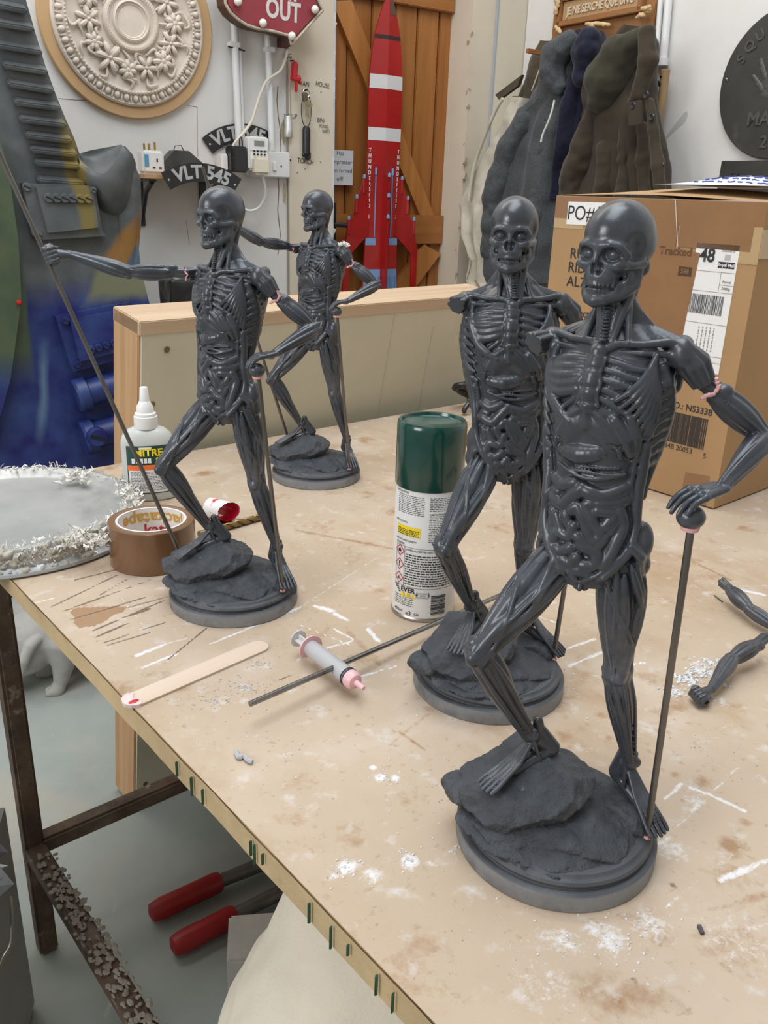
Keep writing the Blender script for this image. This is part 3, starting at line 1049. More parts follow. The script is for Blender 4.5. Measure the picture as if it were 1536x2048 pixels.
    # serratus slips and side ribs
    for s in (-1, 1):
        for i in range(8):
            z = 312 - 6.3 * i
            F.chain(spath([(52 * s + 3 * s * (i % 2), z - 6), (72 * s, z - 3), (98 * s, z + 3), (125 * s, z + 9)], 1.4), [1.2, 2.7, 2.9, 2.0], 0.6)
        F.chain(spath([(75 * s, 318), (92 * s, 296), (96 * s, 270), (84 * s, 246)], 1.4), [3, 4.6, 4, 2.4], 3)   # latissimus edge
        F.chain(spath([(66 * s, 276), (70 * s, 258), (68 * s, 240), (72 * s, 230)], 1.6), [3.2, 3.8, 3.4, 2.4], 1)
    # ---- costal arch, diaphragm dome, liver, stomach rows
    for s in (-1, 1):
        F.chain(spath([(4 * s, 295), (18 * s, 289), (31 * s, 279), (38 * s, 270)], 1.8), [1.7, 2.0, 2.0, 1.5], .5)
    F.chain(spath([(-26, 279), (-12, 285), (0, 287), (12, 285), (26, 279)], -3.6), 6.8, 2.5)
    F.chain(spath([(-32, 269), (-8, 268.5), (12, 270.5), (30, 273.5)], -2.6), [4.6, 6.4, 5.2, 2.4], .6)
    F.chain(spath([(-38, 276.2), (0, 276.8), (38, 277.2)], 3.0), .8, .4, 'sub')
    F.chain(spath([(-31, 276), (-31, 264)], 2.6), .7, .4, 'sub')
    F.chain(spath([(-16, 275), (-16, 266)], 4.2), .55, .4, 'sub')
    F.chain(spath([(34, 276), (16, 267), (2, 263.5)], 2.6), .7, .4, 'sub')
    for j in range(17):
        F.ell(surf(-18 + j * 3.6, 259.4 + .06 * j + .6 * math.sin(j * .4), 0.6), (1.35, 1.35, 1.35), None, .4)
    for j in range(13):
        F.ell(surf(-12 + j * 4.2, 262.2 + .12 * j, 0.0), (1.1, 1.1, 1.1), None, .4)
    F.chain(spath([(-36, 261), (-10, 257.4), (15, 257), (46, 261)], 1.2), 1.2, .5)
    # ---- bowels, drawn from the open belly
    bow = [([(650, 520), (740, 545), (860, 505)], 40), ([(622, 640), (750, 672), (840, 605), (925, 530)], 42), ([(965, 545), (1090, 560), (1290, 500)], 44), ([(1062, 610), (1180, 600), (1290, 580)], 42),
           ([(640, 735), (672, 810)], 30), ([(700, 750), (765, 855)], 30), ([(790, 725), (832, 790)], 30), ([(850, 690), (895, 655), (945, 740), (985, 820), (1030, 860), (1068, 810), (1020, 740), (960, 640), (1010, 615)], 33),
           ([(1050, 660), (1170, 675), (1110, 755)], 36), ([(1215, 650), (1255, 750), (1180, 890), (1115, 1030)], 38), ([(870, 790), (830, 870), (725, 860), (685, 925)], 34),
           ([(1105, 830), (1060, 890)], 32), ([(930, 910), (1040, 945), (1045, 1030), (960, 1050)], 40), ([(850, 940), (770, 985), (720, 975)], 36), ([(900, 850), (955, 895)], 34), ([(790, 1040), (860, 1050), (900, 1000)], 38),
           ([(640, 820), (655, 890)], 26), ([(650, 590), (700, 600)], 30), ([(880, 1090), (1000, 1095)], 40), ([(1150, 790), (1210, 720)], 28)]
    for ch, r in bow:
        q = [((x - 955) / 345 * 58, 257 - (y - 450) / 640 * 55) for x, y in ch]
        pts = spath(q, -1.6 if r > 39 else -1.0, 4)
        F.chain(pts, [r / 9.6 * (1 + .03 * math.sin(i * 1.3)) for i in range(len(pts))], 0.6)
    for s in (-1, 1):       # cut edge of the belly wall, iliac rim down to the pubis
        F.chain(spath([(56 * s, 268), (58 * s, 252), (66 * s, 238), (64 * s, 226), (46 * s, 214), (22 * s, 202), (3 * s, 195)], 1.4, 4), 1.5, .5)
        F.chain(spath([(72 * s, 238), (66 * s, 226), (48 * s, 211), (24 * s, 198)], 1.6, 4), [2.4] * 12 + [1.4], .8)
        for j in range(9):
            F.ell(surf((60 - j * 1.5) * s, 234 - j * 1.8, -0.5), (1.5, 1.5, 1.5), None, .5)
    # ---- pelvis, hips
    pl = A3(math.cos(R(30)), -math.sin(R(30)), 0)
    pf = A3(-math.sin(R(30)), -math.cos(R(30)), 0)
    ltro, rtro = A3(26, -16, 205), A3(-25, 15, 205)
    for s, tr in ((1, ltro), (-1, rtro)):
        F.ell(tr - pf * 3 - pl * s * 2.5, (6.4, 6.4, 8), None, 3)
        F.ell(tr + A3(0, 0, 14) - pl * s * 3 - pf * 2, (6.5, 8, 12), None, 3)
        F.ell(A3(0, 1, 206) + pl * 13 * s - pf * 14, (13, 11, 14), None, 4)
        for j in range(4):
            F.chain([tr + up * (21 - 2 * j) - pl * s * (4 + j) + pf * (1 + 3.4 * j), tr + up * 8 + pf * (2 + 1.8 * j) - pl * s * 1.5, tr + pf * 1 - up * 5 - pl * s], [1.6, 2.8, 1.6], 1.2)
    F.ell(A3(-7, -8, 193), (4.2, 4.2, 4.2), None, 1)
    F.chain([A3(-7, -10, 196), A3(-8.5, -12.5, 190)], [2.2, 1.8], .5)
    for s in (-1, 1):
        F.ell(A3(-6.5, -9, 190.5) + pl * 2.3 * s, (2.6, 2.6, 3.2), None, .5)
    # ---- legs
    thigh = [(4, 0, .0, 1.0, 4.8, .7, .42), (48, 30, .05, .93, 5.2, .7, .45), (-46, -26, .28, .99, 4.6, .7, .68), (92, 70, .0, 1.0, 3.6, .85, .3), (-95, -70, .0, .8, 4.4, .75, .4),
             (130, 118, .02, 1.02, 4.6, .75, .5), (-135, -112, .02, 1.04, 4.4, .75, .5), (178, 178, .0, .95, 4.8, .72, .45), (70, -100, -.06, 1.06, 1.5, 1.02, .35),
             (-30, -80, -.10, .62, 2.4, .95, .4), (-12, -60, -.10, .42, 2.2, 1.0, .4), (30, 12, -.10, .40, 2.2, 1.0, .4), (110, 96, -.05, .5, 2.8, .95, .5), (24, 18, .1, .98, 1.1, 1.08, .4), (-60, -40, .05, .9, 1.1, 1.08, .5)]
    calf = [(22, 8, .04, 1.0, 2.9, .75, .35), (58, 30, .06, 1.0, 2.5, .8, .35), (-20, -14, .0, .95, 1.7, .95, .4), (98, 70, .04, 1.0, 2.7, .8, .4), (142, 165, -.08, .66, 5.0, .62, .42), (-142, -165, -.08, .62, 5.2, .62, .42),
            (180, 180, .3, 1.02, 2.3, .85, .3), (-90, -112, .04, .98, 2.7, .8, .45), (120, 104, .2, 1.0, 2.0, .9, .4), (-60, -50, .1, .95, 1.0, 1.05, .5), (40, 24, .1, .98, .9, 1.08, .5)]
    THP, CLP = [11.5, 13.4, 13.2, 12.0, 10.2, 8.4, 8.2], [8.2, 9.0, 8.6, 7.3, 6.0, 5.0, 4.5]
    rh, rk, ra = A3(-15, 6, 203), A3(-63, -5, 145), A3(-23, 3, 79)
    lh, lk, la = A3(17, -11, 203), A3(26, -3, 127), A3(45, -1, 58)
    for (h, kn, an, fw) in ((rh, rk, ra, A3(-.8, -.5, .5)), (lh, lk, la, A3(-.25, -1, 0))):
        limb(F, h, kn, THP, fw, thigh)
        limb(F, kn, an, CLP, fw, calf)
        d1 = (an - kn) / np.linalg.norm(an - kn)
        f2 = fw - d1 * (fw @ d1)
        f2 /= np.linalg.norm(f2)
        sd = np.cross(d1, f2)
        F.ell(kn + f2 * 6.6 - d1 * 1, (4.2, 4.2, 5.2), None, 1.4)            # kneecap
        F.ell(kn + sd * 3.8 - d1 * 1, (4.8, 4.8, 8), None, 4)
        F.ell(kn - sd * 3.8 - d1 * 1, (4.8, 4.8, 8), None, 4)
        F.chain([kn + f2 * 6 + d1 * 2, kn + f2 * 6.2 + d1 * 13], [2.2, 1.4], .6)
        F.chain([kn + sd * 7.4 - d1 * 5, kn + sd * 6.4 + d1 * 12], [1.7, 1.2], .5)
        F.chain([kn - sd * 7.4 - d1 * 5, kn - sd * 6.4 + d1 * 12], [1.7, 1.2], .5)
        F.ell(an + sd * 4, (2.8, 2.8, 3.2), None, 1)
        F.ell(an - sd * 4, (2.8, 2.8, 3.2), None, 1)
    for (an, heel, toe, sp) in ((ra, A3(-8, 5, 66), A3(-54, -15, 55), 1.0), (la, A3(41, 6, 44), A3(57, -31, 27), 1.1)):
        ax = (toe - heel) / np.linalg.norm(toe - heel)
        sd = np.cross(ax, up)
        sd /= np.linalg.norm(sd)
        nm = np.cross(sd, ax)
        F.chain([an, heel + nm * 1], [4.4, 5.2], 2)
        F.chain([an - ax * 5.5 + up * 8, an - ax * 7 + up * 2, heel - ax * 2.5 + up * 1], [3.4, 3.9, 4.6], 1.6)        # heel tendon standing clear
        F.chain([heel, heel * .45 + toe * .55 - nm * .4], [4.8, 3.4], 2)
        for j in range(5):
            o = (j - 2) * 2.7 * sp
            b = an * .75 + heel * .25 + ax * 5 + sd * o * .4
            m1 = an * .3 + heel * .25 + toe * .45 + sd * o * .85 + nm * (1.5 - .25 * abs(j - 2))
            t0 = toe + sd * o * 1.25 - ax * (2.4 + .9 * abs(j - 2)) + nm * .6
            F.chain([b, m1, t0, t0 + ax * 4.2 - nm * 1.2], [1.6, 1.45, 1.5, 1.35], .45)
        F.chain([an + sd * 4 + up * 6, an + sd * 4.4 - up * 2, heel + ax * 11 + sd * 4], [1.4, 1.4, 1.2], .5)
        F.chain([an - sd * 4 + up * 6, an - sd * 4.4 - up * 2, heel + ax * 11 - sd * 4], [1.4, 1.4, 1.2], .5)
    # ---- neck
    hc = A3(-2, 11.5, 382.5)
    ps = R(50)
    HL, HF = A3(math.cos(ps), -math.sin(ps), 0), A3(-math.sin(ps), -math.cos(ps), 0)
    hp = lambda x, y, z: hc + HL * x + HF * y + up * z
    F.chain([hp(0, -5, -14), A3(1, 13, 350), A3(2, 12.5, 334)], [8.0, 7.0, 10], 3)
    F.chain([hp(0, 7, -26), A3(-4, 5.5, 348), notch + up * 3 - face * 2], [3.6, 3.4, 3.2], .8)
    for j in range(12):
        F.ell(A3(-4, 5.5, 348) + (notch - A3(-4, 5.5, 348)) * (j / 11) + HF * 2.2 + up * 3, (2.6, 2.6, .8), None, .4)
    for s in (-1, 1):
        F.chain([hp(12 * s, -6, -15), A3(0, 10, 352) + HL * 7.6 * s + HF * 1, notch + left * 4 * s + up * 1.5], [2.6, 2.6, 1.7], .6)
        F.chain([hp(10 * s, -9, -14), A3(0, 12, 350) + HL * 8.2 * s - HF * 1, notch + left * 12 * s + up * 2 - face * 2], [2.2, 2.2, 1.6], .5)
        F.chain([hp(8 * s, -14, -12), A3(1, 15, 350) + HL * 7 * s - HF * 5, A3(2, 13, 335) + left * 15 * s - face * 8], [3, 2.8, 3], .8)
        F.chain([hp(5 * s, 6, -27), A3(-2, 7, 348) + HL * 4.6 * s + HF * 2.4, notch + left * 2.4 * s + up * 3], [1.5, 1.5, 1.3], .5)
    # ---- skull
    HX = (HL, HF, up)
    F.ell(hp(0, -1.5, 0.2), (17.2, 22, 18.6), HX, 2)
    F.ell(hp(0, -7, -4), (16.5, 15, 13), HX, 3)
    F.ell(hp(0, 9, -11), (12.5, 10, 12), HX, 2.5)
    F.ell(hp(0, 12.5, -19.5), (8.4, 7.8, 7.4), HX, 2)
    for s in (-1, 1):
        F.ell(hp(15.5 * s, 9.5, -4.5), (2.6, 6.5, 6), HX, 3, 'sub')                        # temple hollow
        F.chain([hp(2.0 * s, 19.4, -4.2), hp(6.5 * s, 19.2, -3.6), hp(10.8 * s, 16.6, -4.2), hp(13.0 * s, 12.4, -8.0)], [1.9, 2.0, 1.9, 2.2], 2.6)
        F.ell(hp(9.4 * s, 14.4, -13.4), (4.6, 4.4, 3.4), HX, 2.4)                       # cheek bone
        F.ell(hp(7.3 * s, 18.8, -8.4), (5.0, 6.2, 3.8), HX, 1.2, 'sub')
        F.ell(hp(7.0 * s, 14.4, -8.5), (3.9, 3.3, 3.3), HX, .6)
        F.chain([hp(11.6 * s, 12.5, -13.4), hp(14.2 * s, 6, -13.4), hp(15.0 * s, -1, -12.4)], [2.8, 2.3, 2.6], 1.8)
        F.ell(hp(1.8 * s, 20.2, -15.2), (2.1, 4.8, 3.4), HX, .6, 'sub')
        F.ell(hp(13.5 * s, -6, -14.5), (3.2, 3.6, 4.6), HX, 1.2)                       # mastoid
        # lower jaw
        F.chain([hp(13.4 * s, -1, -13.5), hp(12.8 * s, 1, -23), hp(9.6 * s, 8.5, -28.4), hp(4.4 * s, 15.4, -31.0), hp(0, 16.8, -31.8)], [2.6, 3.8, 3.5, 3.2, 3.3], 1.4)
        F.ell(hp(11.6 * s, 4.5, -20.5), (2.6, 5.0, 6.0), HX, 1.2)                       # ramus
        F.chain([hp(8.6 * s, 9, -23.4), hp(8.2 * s, 11.5, -27.0)], [2.4, 2.4], 1)
        F.ell(hp(11.4 * s, 10.0, -18.6), (1.7, 2.6, 2.6), HX, .8, 'sub')
        F.chain([hp(7.6 * s, 15.0, -15.5), hp(8.0 * s, 13.5, -20.5)], [1.1, .9], .5)
    F.chain([hp(0, 19.0, -5.5), hp(0, 20.9, -11.4)], [2.2, 1.4], 1.2)
    F.cone(hp(0, 19.6, -16), hp(0, 18.6, -18.6), .7, .6, .3)
    F.ell(hp(0, 15.0, -30.2), (6.2, 4.0, 4.0), HX, 1.5)
    F.ell(hp(0, 12.0, -26.4), (7.4, 6.6, 3.6), HX, 1)
    for j in range(11):
        x = (j - 5) * 1.55
        y = 19.8 - x * x * .105
        F.cone(hp(x, y - .8, -20.4), hp(x, y + .1, -23.7 - .03 * x * x * .4), 1.0, .88, .3)
        F.cone(hp(x * .95, y - 1.2, -28.4), hp(x * .95, y - .6, -25.6 - .03 * x * x * .4), .95, .85, .3)
    F.chain([hp(-9.4, 10.6, -26.2), hp(-5.4, 16.6, -25.0), hp(0, 20.2, -24.6), hp(5.4, 16.6, -25.0), hp(9.4, 10.6, -26.2)], .55, .3, 'sub')
    F.ell(hp(0, -20.5, -4), (4, 2.6, 4), HX, 2)
    # flat saw cuts at the shoulders
    def plane_cut(c, n, lo, hi):
        F.func(lo, hi, lambda X, Y, Z: -((X - c[0]) * n[0] + (Y - c[1]) * n[1] + (Z - c[2]) * n[2]) + 0 * X, .3, 'sub')
    dl = (cut - lacr) / np.linalg.norm(cut - lacr)
    plane_cut(cut, dl, (40, -30, 298), (62, 2, 322))
    dr = (rcut - racr) / np.linalg.norm(rcut - racr)
    plane_cut(rcut, dr, (-50, 16, 310), (-33, 44, 336))
    return F.mesh('body')


ARM_UP = [(0, 6, .05, .95, 4.4, .5, .5), (62, 50, .0, .95, 3.0, .75, .4), (-62, -50, .0, .95, 3.0, .75, .5), (122, 130, .05, 1, 3.6, .65, .4), (-120, -135, .05, 1, 3.6, .65, .45), (180, 180, .1, 1.0, 2.8, .75, .5), (30, 25, .1, 1.0, .9, 1.06, .5)]
ARM_LO = [(0, 30, -.08, 1.0, 2.9, .7, .3), (48, 60, -.12, 1.0, 3.0, .7, .3), (-48, -10, -.12, 1.0, 2.8, .7, .3), (100, 90, .0, 1.0, 2.3, .8, .35), (-100, -60, -.08, 1.0, 2.8, .75, .3), (150, 140, .0, 1.0, 2.1, .8, .35), (-150, -120, .0, 1.0, 2.2, .8, .35), (180, 200, -.05, 1.0, 1.9, .85, .3), (20, 40, .3, 1.05, .8, 1.08, .4), (-25, 5, .3, 1.05, .8, 1.08, .4)]
AUP, ALP = [6.0, 6.8, 7.4, 7.2, 6.2, 5.4], [6.2, 6.9, 6.0, 4.9, 4.1, 3.7]


def build_left_arm():
    F = Field((4, -74, 232), (100, 4, 326), 0.7)
    cut, el, wr = A3(46, -14.6, 310.5), A3(82, -19, 282.5), A3(47, -49, 264)
    F.cone(cut, cut + (el - cut) * .2, 4.6, 4.2, 1)
    F.ell(cut + (el - cut) * .2 + A3(2.4, -2, 2.4), (5.0, 4.2, 4.0), None, .8)      # cut biceps end standing proud
    limb(F, cut + (el - cut) * .12, el, AUP, A3(0, -1, .6), ARM_UP)
    F.ell(el + A3(2.6, .5, -1.5), (4.6, 4.2, 4.4), None, 1.2)
    F.ell(el + A3(-2, -3, -2), (4.6, 4.6, 4.6), None, 1.2)
    limb(F, el, wr, ALP, A3(0, 0, 1), ARM_LO)
    F.ell(wr + A3(2, 1, .5), (3.2, 3.2, 2.8), None, 1)
    hand_fingers(F, wr, A3(-1, -.16, -.20), A3(.2, -1, 0), A3(-.15, 0, -1), 1.36, .62, 1.25)
    F.ell((30.5, -53, 249.5), (7.4, 7.4, 6.4), None, .5)
    return F.mesh('left_arm')


def build_right_arm():
    """cut end at the origin, reaching along -x"""
    F = Field((-136, -24, -12), (8, 12, 34), 0.7)
    cut, el, wr = A3(0, 0, 0), A3(-53, -6, 1), A3(-102, -10, 15)
    for j in range(5):
        a = j / 5 * 2 * PI
        o = A3(0, math.cos(a), math.sin(a))
        F.chain([o * 3.4, A3(-14, -1.5, 1) + o * 3.2, A3(-24, -2.5, 1) + o * 3], [2.3, 1.8, 2], .5)
    F.cone(cut, A3(-20, -2, 1), 3.6, 4, 1)
    F.ell(A3(-13, -3, 5), (6, 3.4, 3), None, .7)
    limb(F, A3(-14, -1.6, .5), el, AUP, A3(0, -1, .3), ARM_UP)
    F.ell(el + A3(1, 0, -3.5), (4.4, 4, 3.6), None, 1.2)
    F.ell(el + A3(-2, -1, 1.5), (5.2, 4.8, 4.8), None, 1.4)
    limb(F, el, wr, ALP, A3(0, -.3, 1), ARM_LO)
    # fist closed about a staff that leans along q
    q = A3(-.332, 0, .943)
    hc = A3(-117, -11, 15)
    F.cone(wr, hc + A3(5, 0, 0), 3.4, 5.0, 1.5)
    F.cone(hc - q * 6, hc + q * 6, 4.6, 4.6, 1.2)
    sd = A3(.943, 0, .332)
    for j in range(4):
        c = hc + q * (5.4 - 3.6 * j)
        pts = [c + sd * 4.5 + A3(0, -4.2, 0), c - sd * .5 + A3(0, -5.8, 0), c - sd * 5.6 + A3(0, -2.6, 0), c - sd * 5.0 + A3(0, 2.4, 0), c - sd * .2 + A3(0, 4.6, 0)]
        F.chain(pts, [2.0, 1.95, 1.8, 1.65, 1.4], .4)
    F.chain([hc + sd * 6 + q * 4, hc + q * 7.4 + A3(0, -4.5, 0), hc - sd * 4.5 + q * 7.6 + A3(0, -4, 0)], [2.2, 1.9, 1.5], .5)
    F.cone(hc - q * 16, hc + q * 16, 1.9, 1.9, .3, 'sub')
    return F.mesh('right_arm')


def rock_mesh(name, c, r, seed, h=1.1, planes=26, amp=1.0, base=None, strata=0):
    """a chipped stone: many random planes round an ellipsoid"""
    g = random.Random(seed)
    c = np.array(c, float)
    r = np.array(r, float)
    F = Field(c - r * 1.25, c + r * 1.25, h)
    N = []
    for i in range(planes):
        n = np.array([g.gauss(0, 1) for _ in range(3)])
        n /= np.linalg.norm(n)
        N.append((n, g.uniform(.82, 1.0)))

    def fn(X, Y, Z):
        d = None
        for n, s in N:
            e = (X - c[0]) / r[0] * n[0] + (Y - c[1]) / r[1] * n[1] + (Z - c[2]) / r[2] * n[2] - s
            d = e if d is None else np.maximum(d, e)
        k0 = np.sqrt(((X - c[0]) / r[0]) ** 2 + ((Y - c[1]) / r[1]) ** 2 + ((Z - c[2]) / r[2]) ** 2)
        d = np.maximum(d, k0 - 1.12) * r.min()
        if base is not None:
            d = np.maximum(d, base - Z)
        return d
    F.func(c - r * 1.3, c + r * 1.3, fn, .01)
    me = F.mesh(name)
    me = roughen(me, [(.012, .0014 * amp), (.005, .0009 * amp), (.0024, .0005 * amp)], seed)
    if strata:
        n = len(me.vertices)
        co, no = np.empty(n * 3), np.empty(n * 3)
        me.vertices.foreach_get('co', co)
        me.vertices.foreach_get('normal', no)
        co, no = co.reshape(-1, 3), no.reshape(-1, 3)
        no[:, 2] = 0
        ph = .9 * np.sin(co[:, 0] * 90) + .8 * np.sin(co[:, 1] * 110 + co[:, 0] * 40)
        co = co + no * (strata * (np.abs(np.sin(co[:, 2] * 330 + ph)) - .5))[:, None]
        me.vertices.foreach_set('co', co.ravel())
        me.update()
    return me


RESIN = mat('dark_grey_resin', (0.050, 0.056, 0.068), rough=0.30, var=0.3, scale=24, bump=0.07, bscale=420, rvar=0.10, spec=0.6, layers=(((0.115, 0.130, 0.155), 9, .55, .80, None), ((0.20, 0.205, 0.21), 60, .70, .80, None)))
RESINB = mat('sanded_grey_resin', (0.075, 0.081, 0.092), rough=0.55, var=0.3, scale=30, bump=0.25, bscale=1100, layers=(((0.15, 0.16, 0.17), 16, .55, .85, None),))
STONE = mat('cast_stone_resin', (0.070, 0.077, 0.090), rough=0.58, var=0.4, scale=60, bump=0.9, bscale=480, layers=(((0.13, 0.14, 0.16), 30, .54, .82, None), ((.24, .245, .25), 90, .68, .78, None)))
RIMGREY = mat('sanded_rim', (0.23, 0.232, 0.232), rough=0.62, var=0.35, scale=18, bump=0.15, bscale=500, layers=(((0.05, 0.053, 0.06), 22, .5, .72, None),))
PINK = mat('pink_filler', (0.78, 0.42, 0.42), rough=0.6, var=0.15, scale=200)
STEEL = mat('dull_steel', (0.20, 0.185, 0.17), rough=0.36, metal=0.85, var=0.3, scale=90, stretch=(1, 1, .08))

body_me = build_body()
larm_me = build_left_arm()
rarm_me = build_right_arm()
rock_top = rock_mesh('boulder', (-24, 0, 43), (45, 37, 19.5), 5, planes=30, base=24)
rock_low = rock_mesh('lower_stone', (-2, -3, 24), (60, 56, 14.5), 11, planes=44, amp=.8, base=17, strata=.0045)
rock_back = rock_mesh('foot_stone', (42, -2, 16), (22, 32, 21), 3, planes=22, base=12)
rock_tip = rock_mesh('pointed_stone', (-56, 12, 32), (19, 15, 11), 8, planes=16)


def tilt_mesh(me, c, eul):
    M = Matrix.Translation(Vector(c) * .001) @ Euler([R(a) for a in eul]).to_matrix().to_4x4() @ Matrix.Translation(Vector(c) * -.001)
    me.transform(M)


tilt_mesh(rock_top, (-24, 0, 43), (11, -9, -12))
tilt_mesh(rock_low, (-2, -3, 24), (4, 2, 10))
tilt_mesh(rock_back, (42, -2, 16), (12, 4, 0))
PLINTH = [(0, 0), (.0645, 0), (.0652, .0008), (.0652, .0118), (.0640, .0128), (.0606, .0130), (.0600, .0138), (.0612, .0150), (.0618, .0168), (.0608, .0186), (.0590, .0192), (.0582, .0198), (.0572, .0215), (.0545, .0220), (0, .0220)]


def glue_blob(name, pts, r, parent, seed):
    g = random.Random(seed)
    b = MB()
    for a, c in zip(pts, pts[1:]):
        P = smooth_path([a, tuple((Vector(a) + Vector(c)) / 2 + Vector((g.uniform(-1, 1), g.uniform(-1, 1), g.uniform(-1, 1))) * .0006), c], 4)
        b.tube(P, [r * g.uniform(.6, 1.3) for _ in P], 7)
    return b.build(name, PINK, parent)


def rod_part(parent, a, b, r=.0021, name='support_rod'):
    return MB().tube([Vector(a), Vector(b)], r, 14).build(name, STEEL, parent)


mm = lambda *p: tuple(c * .001 for c in p)
SHARED = {}


def make_figure(label, px, py, yaw, right_arm=None, staff=None, left_arm=True):
    """right_arm: None or matrix of the arm; staff: pair of points"""
    t = thing('anatomical_figure', label, 'figurine', (px, py, TZ), R(yaw), 'flayed anatomical figures on the bench')
    def put(name, me, m):
        if name in SHARED:
            o = bpy.data.objects.new(name, SHARED[name])
            COL.objects.link(o)
            o.parent = t
            return o
        o = link(name, me, m, t, True, 180)
        SHARED[name] = o.data
        return o
    if 'plinth' not in SHARED:
        b = MB().lathe(PLINTH[2:], 96)
        p = b.build('plinth', RESINB, t, True, 40)
        SHARED['plinth'] = p.data
        q = MB().lathe([(0, 0), (.0640, 0), (.06545, .0008), (.06545, .0112), (.0650, .0120), (.0640, .0124)], 96).build('sanded_rim', RIMGREY, p, True, 40)
        SHARED['sanded_rim'] = q.data
    else:
        p = put('plinth', None, None)
        q = bpy.data.objects.new('sanded_rim', SHARED['sanded_rim'])
        COL.objects.link(q)
        q.parent = p
    put('boulder', rock_top, STONE)
    put('lower_stone', rock_low, STONE)
    put('foot_stone', rock_back, STONE)
    put('pointed_stone', rock_tip, STONE)
    put('body', body_me, RESIN)
    put('left_arm', larm_me, RESIN)
    rod_part(t, mm(31.5, -53, 246), mm(51, -27, 21))
    MB().lathe([(0, -.0012), (.0044, -.001), (.005, .0008), (.0046, .0022), (0, .0024)], 20, mm(31, -53, 243.2)).build('filler_ring', PINK, t)
    glue_blob('filler_bead', [mm(48.5, -20.5, 315), mm(50.5, -20.5, 310.5), mm(48, -20.5, 306), mm(43.5, -20, 305), mm(41.5, -20, 304.2)], .0011, t, 3)
    glue_blob('filler_bead', [mm(53, -27.5, 21.8), mm(50.5, -29.5, 21.8), mm(48.5, -27.5, 22), mm(50.5, -25, 22)], .0013, t, 4)
    if right_arm is not None:
        o = put('right_arm', rarm_me, RESIN)
        o.matrix_local = right_arm
        s = right_arm @ Vector((0.001, 0, 0))
        glue_blob('filler_bead', [tuple(s + Vector(mm(0, -5, 5))), tuple(s + Vector(mm(-1.5, -6, 1))), tuple(s + Vector(mm(1, -6, -1))), tuple(s + Vector(mm(-1, -5, -6)))], .0009, t, 9)
    if staff:
        rod_part(t, *staff, name='long_staff')
    return t


def arm_mat(target):
    """place the loose arm: cut end on the right stump, fist at target (mm, statue frame)"""
    o = Vector(mm(-37, 30, 323.5))
    d0 = Vector((-117, -11, 15)).normalized()
    d1 = (Vector(mm(*target)) - o).normalized()
    return Matrix.Translation(o) @ d0.rotation_difference(d1).to_matrix().to_4x4()


make_figure('dark grey flayed figure lacking its right arm, in front of the large cardboard carton', .1213, .4588, 6.4)
make_figure('dark grey flayed figure lacking its right arm, beside the green-capped spray can', .0963, .6494, 35.8)
make_figure('dark grey flayed figure gripping a long staff, standing beside the brown tape roll', -.1527, .7951, 6.2, arm_mat((-155, 18, 338)), (mm(-54, 22, 36), mm(-191, 19, 425)))
f4 = make_figure('dark grey flayed figure gripping a long staff, white filler on its left shoulder', -.1031, 1.2085, -.4, arm_mat((-125, -37, 357)), (mm(-43, 22, 46), mm(-141, -52, 422)))
glue_blob('white_filler', [mm(30, -17, 333), mm(35, -17, 335), mm(40, -18, 334), mm(43, -18, 331)], .0028, f4, 22).data.materials[0] = mat('white_filler', (.80, .79, .76), rough=.7)
# ------------------------------------------------------------------ things on the bench
WHITEP = mat('white_plastic', (0.78, 0.78, 0.76), rough=0.38)
INK = mat('black_ink', (0.025, 0.025, 0.03), rough=.6)
PAPERW = mat('white_label_paper', (0.80, 0.80, 0.79), rough=.45)
REDP = mat('red_print', (0.55, 0.02, 0.03), rough=.45)
YELLOW = mat('yellow_print', (0.85, 0.66, 0.02), rough=.45)

# ---- spray can with a green cap
cp = on_z(843, 1250, TZ)
dv = Vector((cp.x, cp.y, 0)).normalized()
cr_ = .0325
cc = cp + dv * (cr_ + .004)
can = thing('spray_can', 'white printed spray can with a dark green cap', 'spray can', cc, math.atan2(-cc.x, cc.y) * 1.0)
MB().lathe([(0, .002), (.028, .002), (.0305, .0), (.0322, .0008), (.0326, .003), (.0318, .0045)], 64).build('bottom_rim', mat('tinplate', (.45, .44, .41), rough=.35, metal=1), can)
MB().lathe([(.0300, .003), (.0318, .0045), (.0325, .0075), (.0325, .138), (.0315, .1405)], 72).build('can_body', mat('white_tin_print', (.74, .745, .73), rough=.28, var=.05, scale=20, coat=.2), can)
MB().lathe([(.0300, .137), (.0329, .137), (.0335, .1385), (.0335, .195), (.0330, .1985), (.0316, .2004), (.0296, .2000), (.0286, .1972), (.020, .1942), (0, .1930)], 72).build('cap', mat('dark_green_plastic', (.004, .050, .038), rough=.22, coat=.4, layers=(((.16, .17, .15), 30, .66, .80, None),)), can)


def wrap(r):
    return lambda v: Vector((math.sin(v.x / r) * (r - v.y), -math.cos(v.x / r) * (r - v.y), v.z))


def panel_on(r, x0, x1, z0, z1, off, m, name, parent, n=14):
    q = MB().grid(lambda u, v: wrap(r)(Vector((x0 + (x1 - x0) * u, -off, z0 + (z1 - z0) * v))), n, 2)
    return q.build(name, m, parent)


